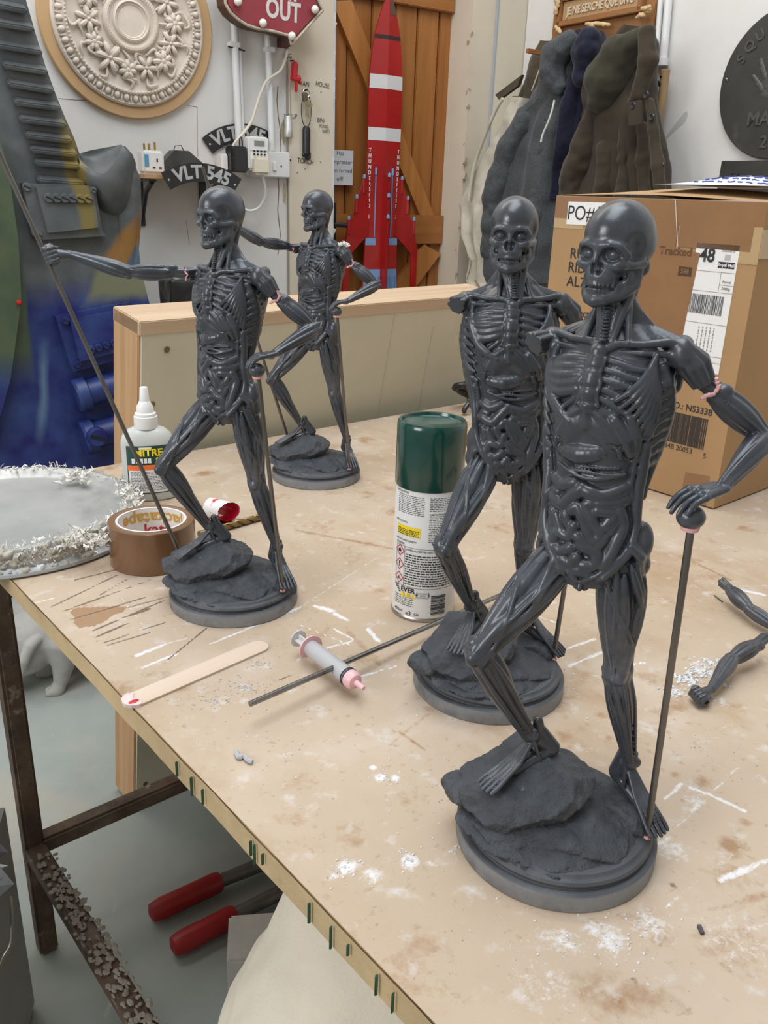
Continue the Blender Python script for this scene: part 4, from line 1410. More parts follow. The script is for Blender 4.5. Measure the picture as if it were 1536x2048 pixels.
def bars(rows, r, name, m, parent, th=.0007, off=.0004, gaps=True, seed=2):
    """rows of unreadably small print: (x0, x1, z)"""
    gg = random.Random(seed)
    q = MB()
    for (x0, x1, z) in rows:
        x = x0
        while x < x1:
            w = gg.uniform(.0012, .0042)
            e = min(x + w, x1)
            k = max(2, int((e - x) / .002) + 1)
            for i in range(k):
                a, c = x + (e - x) * i / k, x + (e - x) * (i + 1) / k
                f = wrap(r)
                q.add([f(Vector((a, -off, z - th / 2))), f(Vector((c, -off, z - th / 2))), f(Vector((c, -off, z + th / 2))), f(Vector((a, -off, z + th / 2)))], [(0, 1, 2, 3)])
            x = e + .0009
    o = q.build(name, m, parent, False)
    o['kind'] = 'stuff'
    return o


W = wrap(cr_)
panel_on(cr_, -.0335, -.0055, .0905, .1005, .0003, YELLOW, 'yellow_box', can)
bars([(-.032, -.007, .0985 - .0017 * i) for i in range(1, 5)], cr_, 'warning_print', INK, can, .0008, .0006)
bars([(-.0335, -.003, .1335 - .0018 * i) for i in range(1, 12)], cr_, 'description_print', INK, can, .0006)
bars([(.002, .034, .1335 - .0018 * i) for i in range(1, 9)] + [(.002, .034, .1135 - .0018 * i) for i in range(0, 8)] + [(.002, .034, .0965 - .0018 * i) for i in range(0, 6)], cr_, 'column_print', INK, can, .0006, seed=3)
bars([(-.0205, .034, .0715 - .0026 * i) for i in range(13)], cr_, 'hazard_print', INK, can, .0012, seed=5)
bars([(-.0335, -.010, .0255 - .0022 * i) for i in range(0, 5)], cr_, 'address_print', INK, can, .0007, seed=8)
for s, sz, x, z in (('DESCRIPTION', .0026, -.028, .1345), ('APPLICATION', .0026, -.028, .1045), ('LIMITATIONS', .0026, .010, .1155), ('LIABILITY', .0026, .0085, .0985), ('HEALTH AND SAFETY', .0026, -.022, .0855), ('DANGER', .0028, -.028, .0815),
                    ('EVERBUILD MITRE FAST ACTIVATOR', .0026, .0015, .0765), ('400ml', .0046, -.027, .0095), ('e3', .0064, -.0145, .0085), ('520', .0034, -.006, .0085)):
    text(s, sz, INK, can, (x, -.0006, z), fn=W, depth=0, bold=.00004)
text('EVER', .0072, INK, can, (-.0165, -.0006, .0335), fn=W, depth=0, bold=.0002)
text('BUILD', .0062, YELLOW, can, (-.0155, -.0006, .0278), fn=W, depth=0, bold=.0002)
q = MB()
for i in range(4):
    q.add([W(Vector((-.0335 + .002 * i, -.0006, .0365 - .002 * i))), W(Vector((-.028 + .001 * i, -.0006, .0365 - .002 * i))), W(Vector((-.028 + .001 * i, -.0006, .0352 - .002 * i))), W(Vector((-.0335 + .002 * i, -.0006, .0352 - .002 * i)))], [(0, 3, 2, 1)])
q.build('logo_stripes', INK, can, False)
for k, z in enumerate((.0735, .0590, .0445)):
    q = MB()
    for s0, s1 in ((.0064, .0052),):
        ring = []
        for i in range(4):
            a = PI / 2 * i
            ring.append((math.cos(a), math.sin(a)))
        for i in range(4):
            (ax, az), (bx, bz) = ring[i], ring[(i + 1) % 4]
            q.add([W(Vector((-.028 + ax * s0, -.0006, z + az * s0))), W(Vector((-.028 + bx * s0, -.0006, z + bz * s0))), W(Vector((-.028 + bx * s1, -.0006, z + bz * s1))), W(Vector((-.028 + ax * s1, -.0006, z + az * s1)))], [(0, 1, 2, 3)])
    d = q.build('hazard_diamond', REDP, can, False)
    q = MB()
    if k == 0:
        poly = [(-.0018, -.0016), (.0018, -.0016), (.0020, .0002), (.0010, .0012), (.0006, .0028), (-.0006, .0014), (-.0014, .0018), (-.0020, .0002)]
    elif k == 1:
        poly = [(-.0004, -.0006), (.0004, -.0006), (.0008, .0030), (-.0008, .0030)]
        q.add([W(Vector((-.028 + .0007 * math.cos(i), -.0007, z - .0020 + .0007 * math.sin(i)))) for i in (0, 1.05, 2.1, 3.14, 4.2, 5.2)], [(0, 1, 2, 3, 4, 5)])
    else:
        poly = [(-.0030, -.0018), (.0030, -.0018), (.0030, -.0010), (.0006, -.0010), (.0004, .0022), (-.0002, .0022), (-.0006, -.0008), (-.0030, -.0010)]
    q.add([W(Vector((-.028 + a, -.0007, z + c))) for a, c in poly], [tuple(range(len(poly)))])
    q.build('hazard_symbol', INK, d, False)
q = MB()
f = [(-.0335, .0785), (.034, .0785)]
for (x0, x1, z0, z1) in ((-.0335, .034, .0790, .0794), (-.0335, .034, .0370, .0374), (-.0218, -.0214, .037, .079), (-.0335, -.0331, .037, .079)):
    n = 12
    for i in range(n):
        a, c = x0 + (x1 - x0) * i / n, x0 + (x1 - x0) * (i + 1) / n
        q.add([W(Vector((a, -.0005, z0))), W(Vector((c, -.0005, z0))), W(Vector((c, -.0005, z1))), W(Vector((a, -.0005, z1)))], [(0, 1, 2, 3)])
q.build('table_rule', INK, can, False)
q = MB()
gg = random.Random(3)
z = .0085
while z < .030:
    w = gg.choice((.0004, .0007, .0011))
    n = 6
    for i in range(n):
        a, c = .008 + .016 * i / n, .008 + .016 * (i + 1) / n
        q.add([W(Vector((a, -.0005, z))), W(Vector((c, -.0005, z))), W(Vector((c, -.0005, z + w))), W(Vector((a, -.0005, z + w)))], [(0, 1, 2, 3)])
    z += w + gg.choice((.0004, .0006, .0009))
o = q.build('barcode', INK, can, False)
o['kind'] = 'stuff'
q = MB()
for s in (-1, 1):
    q.add([W(Vector((-.0005 + s * x, -.0006, zz))) for x, zz in ((.0062, .0345), (.0046, .0300), (.0058, .0300), (.0044, .0255), (.0072, .0312), (.0060, .0312))], [(0, 1, 2, 3, 4, 5)])
q.build('flash_symbol', INK, can, False)
text('SOLVENT\nABUSE\nCAN KILL', .0022, INK, can, (-.0005, -.0006, .0300), fn=W, depth=0)

# ---- packing tape
tp = on_z(302, 1152, TZ)
dv = Vector((tp.x, tp.y, 0)).normalized()
tr = .0475
tc_ = tp + dv * tr + Vector((.005, -.001, 0))
tape = thing('packing_tape', 'roll of brown packing tape with a printed card core', 'tape', tc_, math.atan2(-tc_.x, tc_.y))
MB().lathe([(.0382, .0004), (tr - .0006, .0004), (tr, .001), (tr, .0485), (tr - .0006, .0492), (.0388, .0492), (.0382, .0488)], 72).build('tape_winding', mat('brown_tape', (.185, .092, .042), rough=.24, var=.12, scale=20, coat=.35), tape)
MB().lathe([(.0364, .0002), (.0384, .0002), (.0386, .0494), (.0364, .0494), (.0364, .0002)], 72).build('card_core', mat('white_card', (.78, .76, .74), rough=.6), tape)
ri = .0363
def inner(v):
    a = v.x / ri
    return Vector((math.sin(a) * (ri - .0004), math.cos(a) * (ri - .0004), v.z))
OCH = mat('ochre_print', (.62, .34, .05), rough=.6)
# the print runs upside down round the inside

fix = lambda v: inner(Vector((v.x, 0, v.z)))
text('packatape', .0205, OCH, tape, (.004, 0, .0375), rot=Matrix.Rotation(PI, 3, 'Y') @ Matrix.Rotation(PI / 2, 3, 'X'), fn=fix, depth=0, bold=.0004)
text('packatape', .0205, REDP, tape, (0, 0, .0375), rot=Matrix.Rotation(PI, 3, 'Y') @ Matrix.Rotation(PI / 2, 3, 'X'), fn=lambda v: inner(Vector((v.x - .092, 0, v.z))), depth=0, bold=.0004)
text('katape', .0190, REDP, tape, (.0, 0, .0225), rot=Matrix.Rotation(PI / 2, 3, 'X'), fn=lambda v: inner(Vector((v.x + .016, 0, v.z))), depth=0, bold=.0004)

# ---- glue bottle
gp = on_z(300, 1000, TZ)
bot = thing('glue_bottle', 'white glue bottle with a nozzle and a dark green label', 'bottle', gp + Vector((-.002, .012, 0)), R(18))
CLR = mat('translucent_polythene', (.70, .72, .68), rough=.32, trans=.25)
prof = [(.0, .0), (.86, .0), (.97, .002), (1, .006), (1, .075), (.985, .082), (.90, .090), (.70, .0965), (.50, .0995), (.42, .1005)]
MB().grid(lambda u, v: ((lambda p: (p[0] * .0345 * math.copysign(abs(math.cos(2 * PI * u)) ** .8, math.cos(2 * PI * u)), p[0] * .0195 * math.copysign(abs(math.sin(2 * PI * u)) ** .8, math.sin(2 * PI * u)) if p[0] > .45 else p[0] * .0345 * math.sin(2 * PI * u), p[1]))(prof[int(round(v * (len(prof) - 1)))])), 48, len(prof), True).build('bottle_body', CLR, bot)
MB().lathe([(.0152, .0985), (.0156, .100), (.0152, .114), (.0140, .1145), (.0138, .118), (.0112, .1195)], 32).build('collar', WHITEP, bot)
MB().lathe([(.0112, .119), (.0108, .127), (.0082, .131), (.0072, .1335), (.0066, .134), (.0050, .152), (.0046, .1525), (.0022, .153), (0, .153)], 28).build('nozzle', WHITEP, bot)
lab = MB()
def bl(x, z, off=.0006):
    y = -.0195 * (max(0, 1 - (abs(x) / .0345) ** 2.5)) ** (1 / 2.5)
    return (x, y - off, z)
def bpanel(x0, x1, z0, z1, m, name, off=.0006):
    return MB().grid(lambda u, v: bl(x0 + (x1 - x0) * u, z0 + (z1 - z0) * v, off), 10, 2).build(name, m, bot)
bpanel(-.028, .027, .012, .078, mat('dark_green_label', (.012, .055, .040), rough=.35), 'label')
bpanel(-.0265, .0255, .0135, .0445, PAPERW, 'text_panel', .0009)
bpanel(-.0275, .0265, .0445, .0520, mat('orange_print', (.80, .17, .04), rough=.4), 'orange_band', .0009)
bpanel(-.012, .004, .0735, .0765, PAPERW, 'brand_panel', .0009)
for s, sz, x, z, m in (('MITRE', .0135, .0, .0685, YELLOW), ('ST', .0095, .014, .0580, YELLOW)):
    text(s, sz, m, bot, (x, 0, z), fn=lambda v: Vector(bl(v.x, v.z, .0011)), depth=0, bold=.0004)
q = MB()
for (x0, x1, z0, z1) in [(-.022 + .0052 * i, -.0180 + .0052 * i, .0545, .0612) for i in range(5)]:
    q.grid(lambda u, v: bl(x0 + (x1 - x0) * u, z0 + (z1 - z0) * v, .0011), 3, 2)
o = q.build('small_print', PAPERW, bot, False)
q = MB()
gg = random.Random(6)
for i in range(13):
    x = -.0245
    while x < .0225:
        w = gg.uniform(.0015, .004)
        q.add([bl(x, .0420 - .0021 * i, .0012), bl(x + w, .0420 - .0021 * i, .0012), bl(x + w, .0427 - .0021 * i, .0012), bl(x, .0427 - .0021 * i, .0012)], [(0, 1, 2, 3)])
        x += w + .001
o = q.build('instruction_print', INK, bot, False)
o['kind'] = 'stuff'

# ---- torn tube with a red inside
tb = thing('torn_tube', 'torn white and red printed tube with a bright red inside', 'tube', on_z(446, 1041, TZ), R(-32))
g2 = random.Random(5)
n = 40
jag = [(.032 + .006 * math.sin(2 * PI * i / n + 1.2) + g2.uniform(-.0012, .0012)) for i in range(n)]
def tshell(r, z):
    return lambda u, v: (-.022 + jag[int(u * n) % n] * v, r * (1 + .12 * v) * math.cos(2 * PI * u), .0132 + r * (1 + .10 * v) * math.sin(2 * PI * u))
MB().grid(tshell(.0128, 0), n, 6, True).build('tube_skin', mat('tube_print', (.74, .73, .72), rough=.4, layers=(((.60, .03, .04), 60, .56, .58, (1, .3, .3)), ((.10, .10, .10), 240, .60, .63, (.3, 1, 1)))), tb)
MB().grid(lambda u, v: tshell(.0113, 0)(1 - u, v), n, 6, True).lathe([(0, 0), (.0122, 0)], 40, (0, 0, 0)).build('red_lining', mat('wet_red', (.58, .006, .03), rough=.2, coat=.5), tb)
tb.children[1].data.transform(Matrix.Identity(4))
me = tb.children[1].data
for v in me.vertices:      # the end disc closes the tube
    if abs(v.co.z) < 1e-6 and v.co.length < .0123 and abs(v.co.z) < 1e-7:
        v.co = Vector((-.0215, v.co.x, .0132 + v.co.y))

# ---- drill bit
a, c = on_z(440, 1064, TZ), on_z(537, 1036, TZ)
d = (c - a)
bit = thing('drill_bit', 'brassy twist drill bit lying behind the staff figure', 'drill bit', a, math.atan2(d.y, d.x))
L = d.length
rb = .0046
def flute(u, v):
    x = L * v
    tw = 2 * PI * x / .030
    q = 2 * PI * u
    r = rb * (1 - .42 * math.exp(-((math.sin(q)) / .38) ** 2)) * (1 if v < .9 else max(.08, (1 - v) / .1))
    return (x, r * math.cos(q + tw), rb + r * math.sin(q + tw))
MB().grid(flute, 28, 60, True).build('drill_flutes', mat('bronze_steel', (.30, .20, .085), rough=.32, metal=.9, var=.3, scale=60), bit)
MB().tube([(-.030, 0, rb), (.002, 0, rb)], rb * .96, 16).build('shank', mat('bronze_shank', (.26, .20, .12), rough=.35, metal=.9), bit)

# ---- wooden stirring stick
a, c = on_z(247, 1412, TZ), on_z(532, 1289, TZ)
d = c - a
stick = thing('stirring_stick', 'flat wooden stirring stick with a red and white tip', 'stick', a + d * .5, math.atan2(d.y, d.x))
SL, sw = d.length, .0102
poly = [(SL / 2 - sw + sw * math.cos(t), sw * math.sin(t)) for t in [(-PI / 2 + PI * i / 12) for i in range(13)]] + [(-SL / 2 + sw + sw * math.cos(t), sw * math.sin(t)) for t in [(PI / 2 + PI * i / 12) for i in range(13)]]
MB().slab(poly, .0003, .0021).build('wood_blade', mat('pale_birch', (.70, .57, .46), rough=.6, col2=(.64, .50, .39), scale=4, stretch=(.4, 14, 10)), stick, False)
poly = [(-SL / 2 + sw + (sw + .0006) * math.cos(t) * g2.uniform(.92, 1.06), (sw + .0006) * math.sin(t)) for t in [(PI / 2 + PI * i / 12) for i in range(13)]] + [(-SL / 2 + .012, -.008), (-SL / 2 + .009, .001), (-SL / 2 + .014, .0075)]
tipo = MB().slab(poly, .0001, .0030).build('dipped_tip', mat('pale_filler_tip', (.76, .62, .60), rough=.5, var=.2, scale=120), stick, False)
MB().ball((-SL / 2 + .007, -.004, .0026), (.005, .0028, .0012), 10, 6).build('red_smear', REDP, tipo)

# ---- syringe
a, c = on_z(596, 1292, TZ + .008), on_z(727, 1394, TZ + .008)
d = c - a
syr = thing('syringe', 'clear plastic syringe with pink filler in its tip', 'syringe', a, math.atan2(d.y, d.x))
L = d.length
rs_ = .0077
SYR = mat('clear_syringe_plastic', (.80, .80, .82), rough=.22, trans=.55)
PPINK = mat('pink_plastic', (.76, .46, .48), rough=.35)
zc = .0082
MB().lathe([(rs_ - .0008, .022), (rs_, .022), (rs_, L - .020), (rs_ - .0008, L - .0195), (rs_ - .0010, L - .020), (rs_ - .0010, .022)], 32, (0, 0, zc), 'X').build('barrel', SYR, syr)
MB().lathe([(0, .0205), (.0118, .0205), (.0122, .0213), (.0118, .0222), (0, .0222)], 32, (0, 0, zc), 'X').build('finger_flange', PPINK, syr)
fl = syr.children[-1]
for v in fl.data.vertices:
    if v.co.z < .0006:
        v.co.z = .0006
MB().lathe([(0, 0), (.0080, 0), (.0083, .0006), (.0080, .0014), (0, .0015)], 28, (0, 0, zc), 'X').box((.032, 0, zc), (.060, .0092, .0014)).box((.032, 0, zc), (.060, .0014, .0092)).build('plunger', mat('frosted_plunger', (.74, .75, .75), rough=.4, trans=.3), syr)
MB().lathe([(0, L - .031), (rs_ - .0012, L - .031), (rs_ - .0012, L - .0215), (0, L - .0215)], 28, (0, 0, zc), 'X').build('pink_filling', PPINK, syr)
MB().lathe([(rs_ - .0009, L - .0235), (rs_ + .0005, L - .0235), (rs_ + .0005, L - .0222), (rs_ - .0009, L - .0222)], 32, (0, 0, zc), 'X').lathe([(rs_ - .0009, L - .0212), (rs_ + .0005, L - .0212), (rs_ + .0005, L - .0202), (rs_ - .0009, L - .0202)], 32, (0, 0, zc), 'X').build('black_seal', INK, syr)
MB().lathe([(0, L - .0195), (rs_ + .0002, L - .0195), (rs_ + .0002, L - .014), (rs_ - .0015, L - .0115), (.0026, L - .0105), (.0022, L - .002), (.0017, L), (0, L)], 32, (0, 0, zc), 'X').build('tip_cone', PPINK, syr)

# ---- loose steel rod lying over the syringe
a = on_z(500, 1408, TZ + .0230)
c = on_z(905, 1232, TZ + .0125)
d = (c - a).normalized()
rod = MB().tube([a, a + d * .395], .0024, 18).build('steel_rod', mat('bright_steel', (.30, .29, .28), rough=.25, metal=.95, var=.3, scale=40), None)
tag(rod, 'loose steel rod resting across the syringe', 'rod')

# ---- two loose right arms
def loose_arm(label, p_a, p_b, z, roll, flip):
    """p_a pixel of the fist end when flip is False, of the cut end when True"""
    A, B = on_z(*p_a, TZ + z), on_z(*p_b, TZ + z)
    u = (B - A)
    u.z = 0
    u.normalize()
    t = thing('cast_arm', label, 'sculpted arm', (A.x, A.y, TZ), math.atan2(u.y, u.x), 'loose cast arms on the bench')
    o = bpy.data.objects.new('right_arm', SHARED['right_arm'])
    COL.objects.link(o)
    o.parent = t
    if flip:      # cut end at A, arm runs along +x
        M = Matrix.Rotation(PI, 4, 'Z')
    else:
        M = Matrix.Translation((.120, .011, 0))
    Rl = Matrix.Rotation(roll, 4, 'X')
    M = M @ Rl
    zs = min((M @ v.co).z for v in list(o.data.vertices)[::7])
    o.matrix_local = Matrix.Translation((0, 0, -zs + .0004)) @ M
    return t
ta = loose_arm('loose grey cast arm with a metal pin in its cut end', (1441, 1186), (1536, 1262), .008, R(95), True)
tb_ = loose_arm('loose grey cast arm lying with its drilled fist towards the staffs', (1392, 1392), (1536, 1318), .008, R(100), False)
_z = ta.children[0].matrix_local.translation.z
MB().tube([(-.010, 0, _z), (.006, 0, _z)], .0011, 8).build('pin', STEEL, ta)

# ---- cardboard carton
BF = Frame(on_z(1426, 1020, TZ), -49)
CARD = mat('brown_cardboard', (.42, .255, .118), rough=.75, var=.10, scale=6, bump=.08, bscale=120, layers=(((.36, .21, .095), 3, .55, .75, None),))
CARDE = mat('cardboard_edge', (.50, .34, .19), rough=.8)
TAPEB = mat('brown_parcel_tape', (.29, .150, .066), rough=.22, coat=.4, var=.12, scale=12)
TAPEC = mat('clear_parcel_tape', (.47, .33, .17), rough=.15, coat=.6)
BL, BD, BH = .330, .36, .405
box = thing('cardboard_carton', 'large brown cardboard carton with labels, barcodes and parcel tape', 'box', BF.o, BF.rz)
b = MB()
prof = [(0, 0), (-BL, 0), (-BL, BD), (0, BD)]
b.slab([(x, y) for x, y in prof], .0025, BH)
b.build('carton_walls', CARD, box, False)
# bulging top flaps
for k, (y0, y1, s) in enumerate(((.0, .178, 1), (.182, BD, -1))):
    MB().grid(lambda u, v: (-BL + BL * u, y0 + (y1 - y0) * v, BH + .0005 + (.013 * (v if s > 0 else 1 - v) + .004 * math.sin(PI * u)) * math.sin(PI * min(1, .12 + u * .9)) ** .5), 14, 6).build('top_flap', CARD, box)
def face(x0, x1, z0, z1, m, name, off=.0006, parent=None, jag=0):
    poly = [(x0, z0), (x1, z0), (x1, z1), (x0, z1)]
    return MB().prism(poly, -off, 0).build(name, m, parent or box, False)
face(-BL, 0, BH - .032, BH - .001, TAPEB, 'brown_tape_strip', .0005)
face(-BL - .0, -BL + .055, BH - .046, BH - .0305, TAPEC, 'clear_tape_strip', .0004)
face(-.115, -.012, BH - .060, BH - .028, TAPEB, 'brown_tape_strip', .0009)
face(-.055, 0, BH - .075, BH - .030, TAPEC, 'clear_tape_strip', .0007)
MB().prism([(-.165, BH - .03), (-.118, BH - .03), (-.120, .17), (-.128, .10), (-.170, .14)], -.0010, 0).build('brown_tape_strip', TAPEB, box, False)
MB().prism([(-.118, BH - .062), (-.080, BH - .066), (-.086, .25), (-.090, .155), (-.125, .165)], -.0013, 0).build('brown_tape_strip', TAPEB, box, False)
# tape over the right hand edge
MB().box((.0006, .05, BH - .05), (.0012, .1, .035)).build('clear_tape_strip', TAPEC, box, False)
MB().box((.0006, .19, .203), (.0012, .03, .39)).build('brown_tape_strip', TAPEB, box, False)
MB().prism([(-.052, .003), (-.012, .003), (-.013, .046), (-.050, .042)], -.0005, 0).build('brown_tape_strip', TAPEB, box, False)
lb = face(-.306, -.222, .365, .397, PAPERW, 'order_label', .0010)
text('PO#14', .029, INK, lb, (-.268, -.0013, .3805), depth=0, squash=.9)
for s, sz, x, z in (('RU', .021, -.280, .3235), ('RID', .021, -.278, .3035), ('AL7', .021, -.277, .283), ('Product : N', .0155, -.259, .2385), ('1PCS', .0155, -.248, .2210), ('ITEM NO.: NS3338', .0125, -.075, .1330)):
    text(s, sz, INK, box, (x, -.0006, z), depth=0, bold=.0002)
pl_ = MB().prism([(-.087, .352), (-.026, .352), (-.026, .186), (-.087, .186)], -.0009, 0).build('parcel_label', PAPERW, box, False)
text('Tracked', .0150, mat('brown_ghost_ink', (.13, .065, .03), rough=.3), pl_, (-.117, -.0016, .3385), depth=0, bold=.0003)
text('48', .024, INK, pl_, (-.069, -.0016, .3365), depth=0, bold=.0006, squash=.9)
face(-.052, -.029, .3225, .3305, INK, 'postal_badge', .0012, pl_)
text('Royal Mail', .0058, PAPERW, pl_, (-.0405, -.0016, .3265), depth=0, bold=.0001)
face(-.0445, -.0365, .3325, .3400, mat('grey_print', (.45, .45, .46), rough=.5), 'crest', .0012, pl_)
text('Delivered by', .0036, INK, pl_, (-.0405, -.0013, .3440), depth=0)
text('Parcel', .0050, INK, pl_, (-.036, -.0013, .3055), depth=0)
text('2000g', .0050, INK, pl_, (-.036, -.0013, .2970), depth=0)
face(-.108, -.088, .308, .320, mat('brown_ghost_panel', (.085, .045, .022), rough=.3), 'code_panel', .0016, pl_)
text('S88', .0085, mat('brown_ghost_light', (.30, .18, .10), rough=.3), pl_, (-.098, -.0020, .314), depth=0)
q = MB()
for (x0, x1, z0, z1) in ((-.087, -.026, .3170, .3173), (-.087, -.026, .2915, .2918), (-.046, -.026, .3012, .3015), (-.046, -.0457, .2915, .3172), (-.087, -.026, .2500, .2503), (-.087, -.026, .2080, .2083), (-.087, -.026, .2000, .2003)):
    q.prism([(x0, z0), (x1, z0), (x1, z1), (x0, z1)], -.0012, 0)
q.build('label_rule', INK, pl_, False)
def barcode(x0, x1, z0, z1, parent, seed, off=.0012):
    gg = random.Random(seed)
    q = MB()
    x = x0
    while x < x1:
        w = gg.choice((.0005, .0008, .0013))
        q.prism([(x, z0), (x + w, z0), (x + w, z1), (x, z1)], -off, 0)
        x += w + gg.choice((.0005, .0007, .0011))
    o = q.build('barcode', INK, parent, False)
    o['kind'] = 'stuff'
barcode(-.084, -.036, .2620, .2870, pl_, 4)
barcode(-.108, -.030, .080, .1235, box, 9, .0006)
text('8848 20053', .0105, INK, box, (-.070, -.0006, .0735), depth=0)
text('5', .0105, INK, box, (-.026, -.0006, .0720), depth=0)
q = MB()
gg = random.Random(12)
for i in range(5):
    z = .214
    while z < .244:
        w = gg.uniform(.002, .006)
        q.prism([(-.0655 + .0055 * i, z), (-.0640 + .0055 * i, z), (-.0640 + .0055 * i, min(z + w, .246)), (-.0655 + .0055 * i, min(z + w, .246))], -.0012, 0)
        z += w + .0012
o = q.build('address_print', mat('grey_ink', (.30, .30, .31), rough=.6), pl_, False)
o['kind'] = 'stuff'
# shiny wrinkles of clear tape
q = MB()
for k in range(7):
    x, z = -.118 + .003 * math.sin(k * 2.1), BH - .01 - .03 * k
q.tube(smooth_path([(-.128, -.0015, BH), (-.121, -.002, BH - .03), (-.114, -.0015, BH - .06)], 5), .0005, 6)
q.build('tape_wrinkle', mat('clear_film', (.75, .70, .62), rough=.12, coat=.6), box)

# ---- sheets on the carton
PAPERB = mat('bluish_paper', (.74, .79, .86), rough=.6)
sh = thing('packing_note', 'white delivery sheet with handwriting lying on the carton', 'paper', BF.w(0, 0, BH + .0165), BF.rz)
def sheet(u, v):
    return (-.200 + .185 * u, .05 + .21 * v, .001 + .014 * math.sin(PI * v) * math.sin(PI * u) + .002)
MB().grid(sheet, 18, 12).build('paper_sheet', PAPERB, sh)
q = MB()
gg = random.Random(8)
for r_ in range(6):
    v = .10 + .13 * r_
    u = .28
    while u < .94:
        w = gg.uniform(.03, .09)
        pts = []
        for k in range(5):
            p = sheet(u + w * k / 4, v + gg.uniform(-.018, .018))
            pts.append((p[0], p[1], p[2] + .0010))
        q.tube(pts, .0009, 4)
        u += w + .03
o = q.build('handwriting', mat('blue_ink', (.05, .07, .25), rough=.5), sh)
o['kind'] = 'stuff'

# ---- coil of black cable
cb = on_z(955, 818, TZ)
coil = thing('cable_coil', 'loose coil of black mains cable by the far edge of the bench', 'cable', cb, R(20))
q = MB()
gg = random.Random(2)
pts = []
for i in range(150):
    t = i / 149
    a = 2 * PI * 3.6 * t + 2.6
    rr = .055 + .010 * math.sin(a * .37 + 1) + gg.uniform(-.001, .001)
    pts.append((rr * math.cos(a) * 1.15 + .02, rr * math.sin(a) * .55, .006 + .050 * (.5 + .5 * math.cos(a * 1 + 2.4)) + .004 * math.sin(5 * t)))
CABLE = mat('black_cable', (.018, .018, .020), rough=.35)
q.tube(pts, .0042, 8)
q.build('cable_loops', CABLE, coil)
MB().tube(smooth_path([(-.03, -.02, .020), (.0, -.02, .034), (.03, -.01, .036)], 4), .008, 10).build('cable_joiner', CABLE, coil)
MB().tube(smooth_path([(-.045, -.035, .006), (-.05, -.045, .012), (-.04, -.04, .022)], 5), .005, 8).build('cable_end', CABLE, coil)

# ---- plaster-crusted metal lid
lc = Vector((-.460, .968, TZ))
lid = thing('metal_lid', 'round silvery metal lid crusted with dried white plaster', 'lid', lc, 0)
ALU = mat('scuffed_aluminium', (.52, .53, .53), rough=.42, metal=.55, var=.2, scale=10, layers=(((.34, .345, .34), 12, .55, .72, (1, .4, 1)), ((.74, .74, .72), 40, .68, .74, None), ((.20, .20, .20), 60, .70, .76, None)))
LR = .161
lp = [(LR - .004, .001), (LR + .001, .001), (LR + .003, .003), (LR + .002, .006), (LR - .003, .0075), (LR - .006, .010), (LR - .008, .026), (LR - .010, .0295), (LR - .015, .0305), (LR - .020, .0285), (LR - .028, .0215), (LR - .034, .0205), (0, .0215)]
MB().lathe(lp, 96).build('lid_pan', ALU, lid)
PLW = mat('dried_plaster', (.86, .84, .78), rough=.9, var=.2, scale=90, bump=.4, bscale=500)
PLG = mat('grey_plaster_crust', (.62, .585, .50), rough=.95, var=.45, scale=60, bump=.6, bscale=300)
crust = Field((-178, -178, 0), (178, 178, 48), 1.5)
gg = random.Random(21)
for i in range(1500):
    a = gg.uniform(0, 2 * PI)
    front = max(0, -math.sin(a - .25))
    if gg.random() > .06 + .94 * front:
        continue
    z = gg.uniform(5, 33)
    r0 = LR * 1000 - (1 if z < 9 else 7) - gg.uniform(-1, 9) * (1 if z > 24 else .3)
    s = gg.uniform(1.3, 3.4)
    crust.ell((r0 * math.cos(a), r0 * math.sin(a), z), (s * gg.uniform(.8, 1.8), s * gg.uniform(.8, 1.8), s * gg.uniform(.6, 1.2)), None, 1.2)
cm = roughen(crust.mesh('plaster_crust'), [(.006, .0012), (.0025, .0008)], 3)
o = link('plaster_crust', cm, PLG, lid, True, 60)
o['kind'] = 'stuff'
q = MB()
def flake(q, base, l, w):
    d = Vector((gg.uniform(-1, 1), gg.uniform(-1, 1), gg.uniform(.0, 1.1))).normalized()
    sd = d.cross(Vector((gg.uniform(-1, 1), gg.uniform(-1, 1), gg.uniform(-1, 1)))).normalized()
    up_ = d.cross(sd)
    pts = []
    for k in range(4):
        t = k / 3
        c = base + d * l * t + up_ * l * .5 * t * t * gg.uniform(.2, 1)
        ww = w * (1 - .75 * t) * gg.uniform(.6, 1.2)
        pts += [c - sd * ww, c + sd * ww, c + up_ * w * .35]
    fs = []
    for k in range(3):
        o_ = k * 3
        fs += [(o_, o_ + 3, o_ + 5, o_ + 2), (o_ + 2, o_ + 5, o_ + 4, o_ + 1), (o_ + 1, o_ + 4, o_ + 3, o_)]
    q.add(pts, fs)
for i in range(1900):
    a = gg.uniform(0, 2 * PI)
    front = max(0, -math.sin(a - .25))
    if gg.random() > .16 + .84 * front:
        continue
    z = gg.uniform(.010, .033) if gg.random() < front else .030
    r0 = LR - (.006 if z < .026 else gg.uniform(.004, .026))
    flake(q, Vector((r0 * math.cos(a), r0 * math.sin(a), z)), gg.uniform(.002, .009), gg.uniform(.0007, .0026))
for (px, py) in ((145, 950), (152, 945), (160, 952), (170, 955), (135, 952), (255, 985), (265, 995), (248, 978), (160, 1065), (150, 1075), (172, 1072), (262, 1005), (140, 1082), (185, 1085), (205, 1075)):
    p = on_z(px, py, TZ + .034) - lc
    for k in range(26):
        flake(q, Vector((p.x + gg.gauss(0, .005), p.y + gg.gauss(0, .005), .027 + abs(gg.gauss(0, .005)))), gg.uniform(.003, .012), gg.uniform(.001, .0034))
o = q.build('plaster_shreds', PLW, lid, True, 60)
o['kind'] = 'stuff'
# ------------------------------------------------------------------ things on and by the walls
def pv(F, px, py, y=0.0):
    x, z = F.at(px, py, y)
    return Vector((x, y, z))


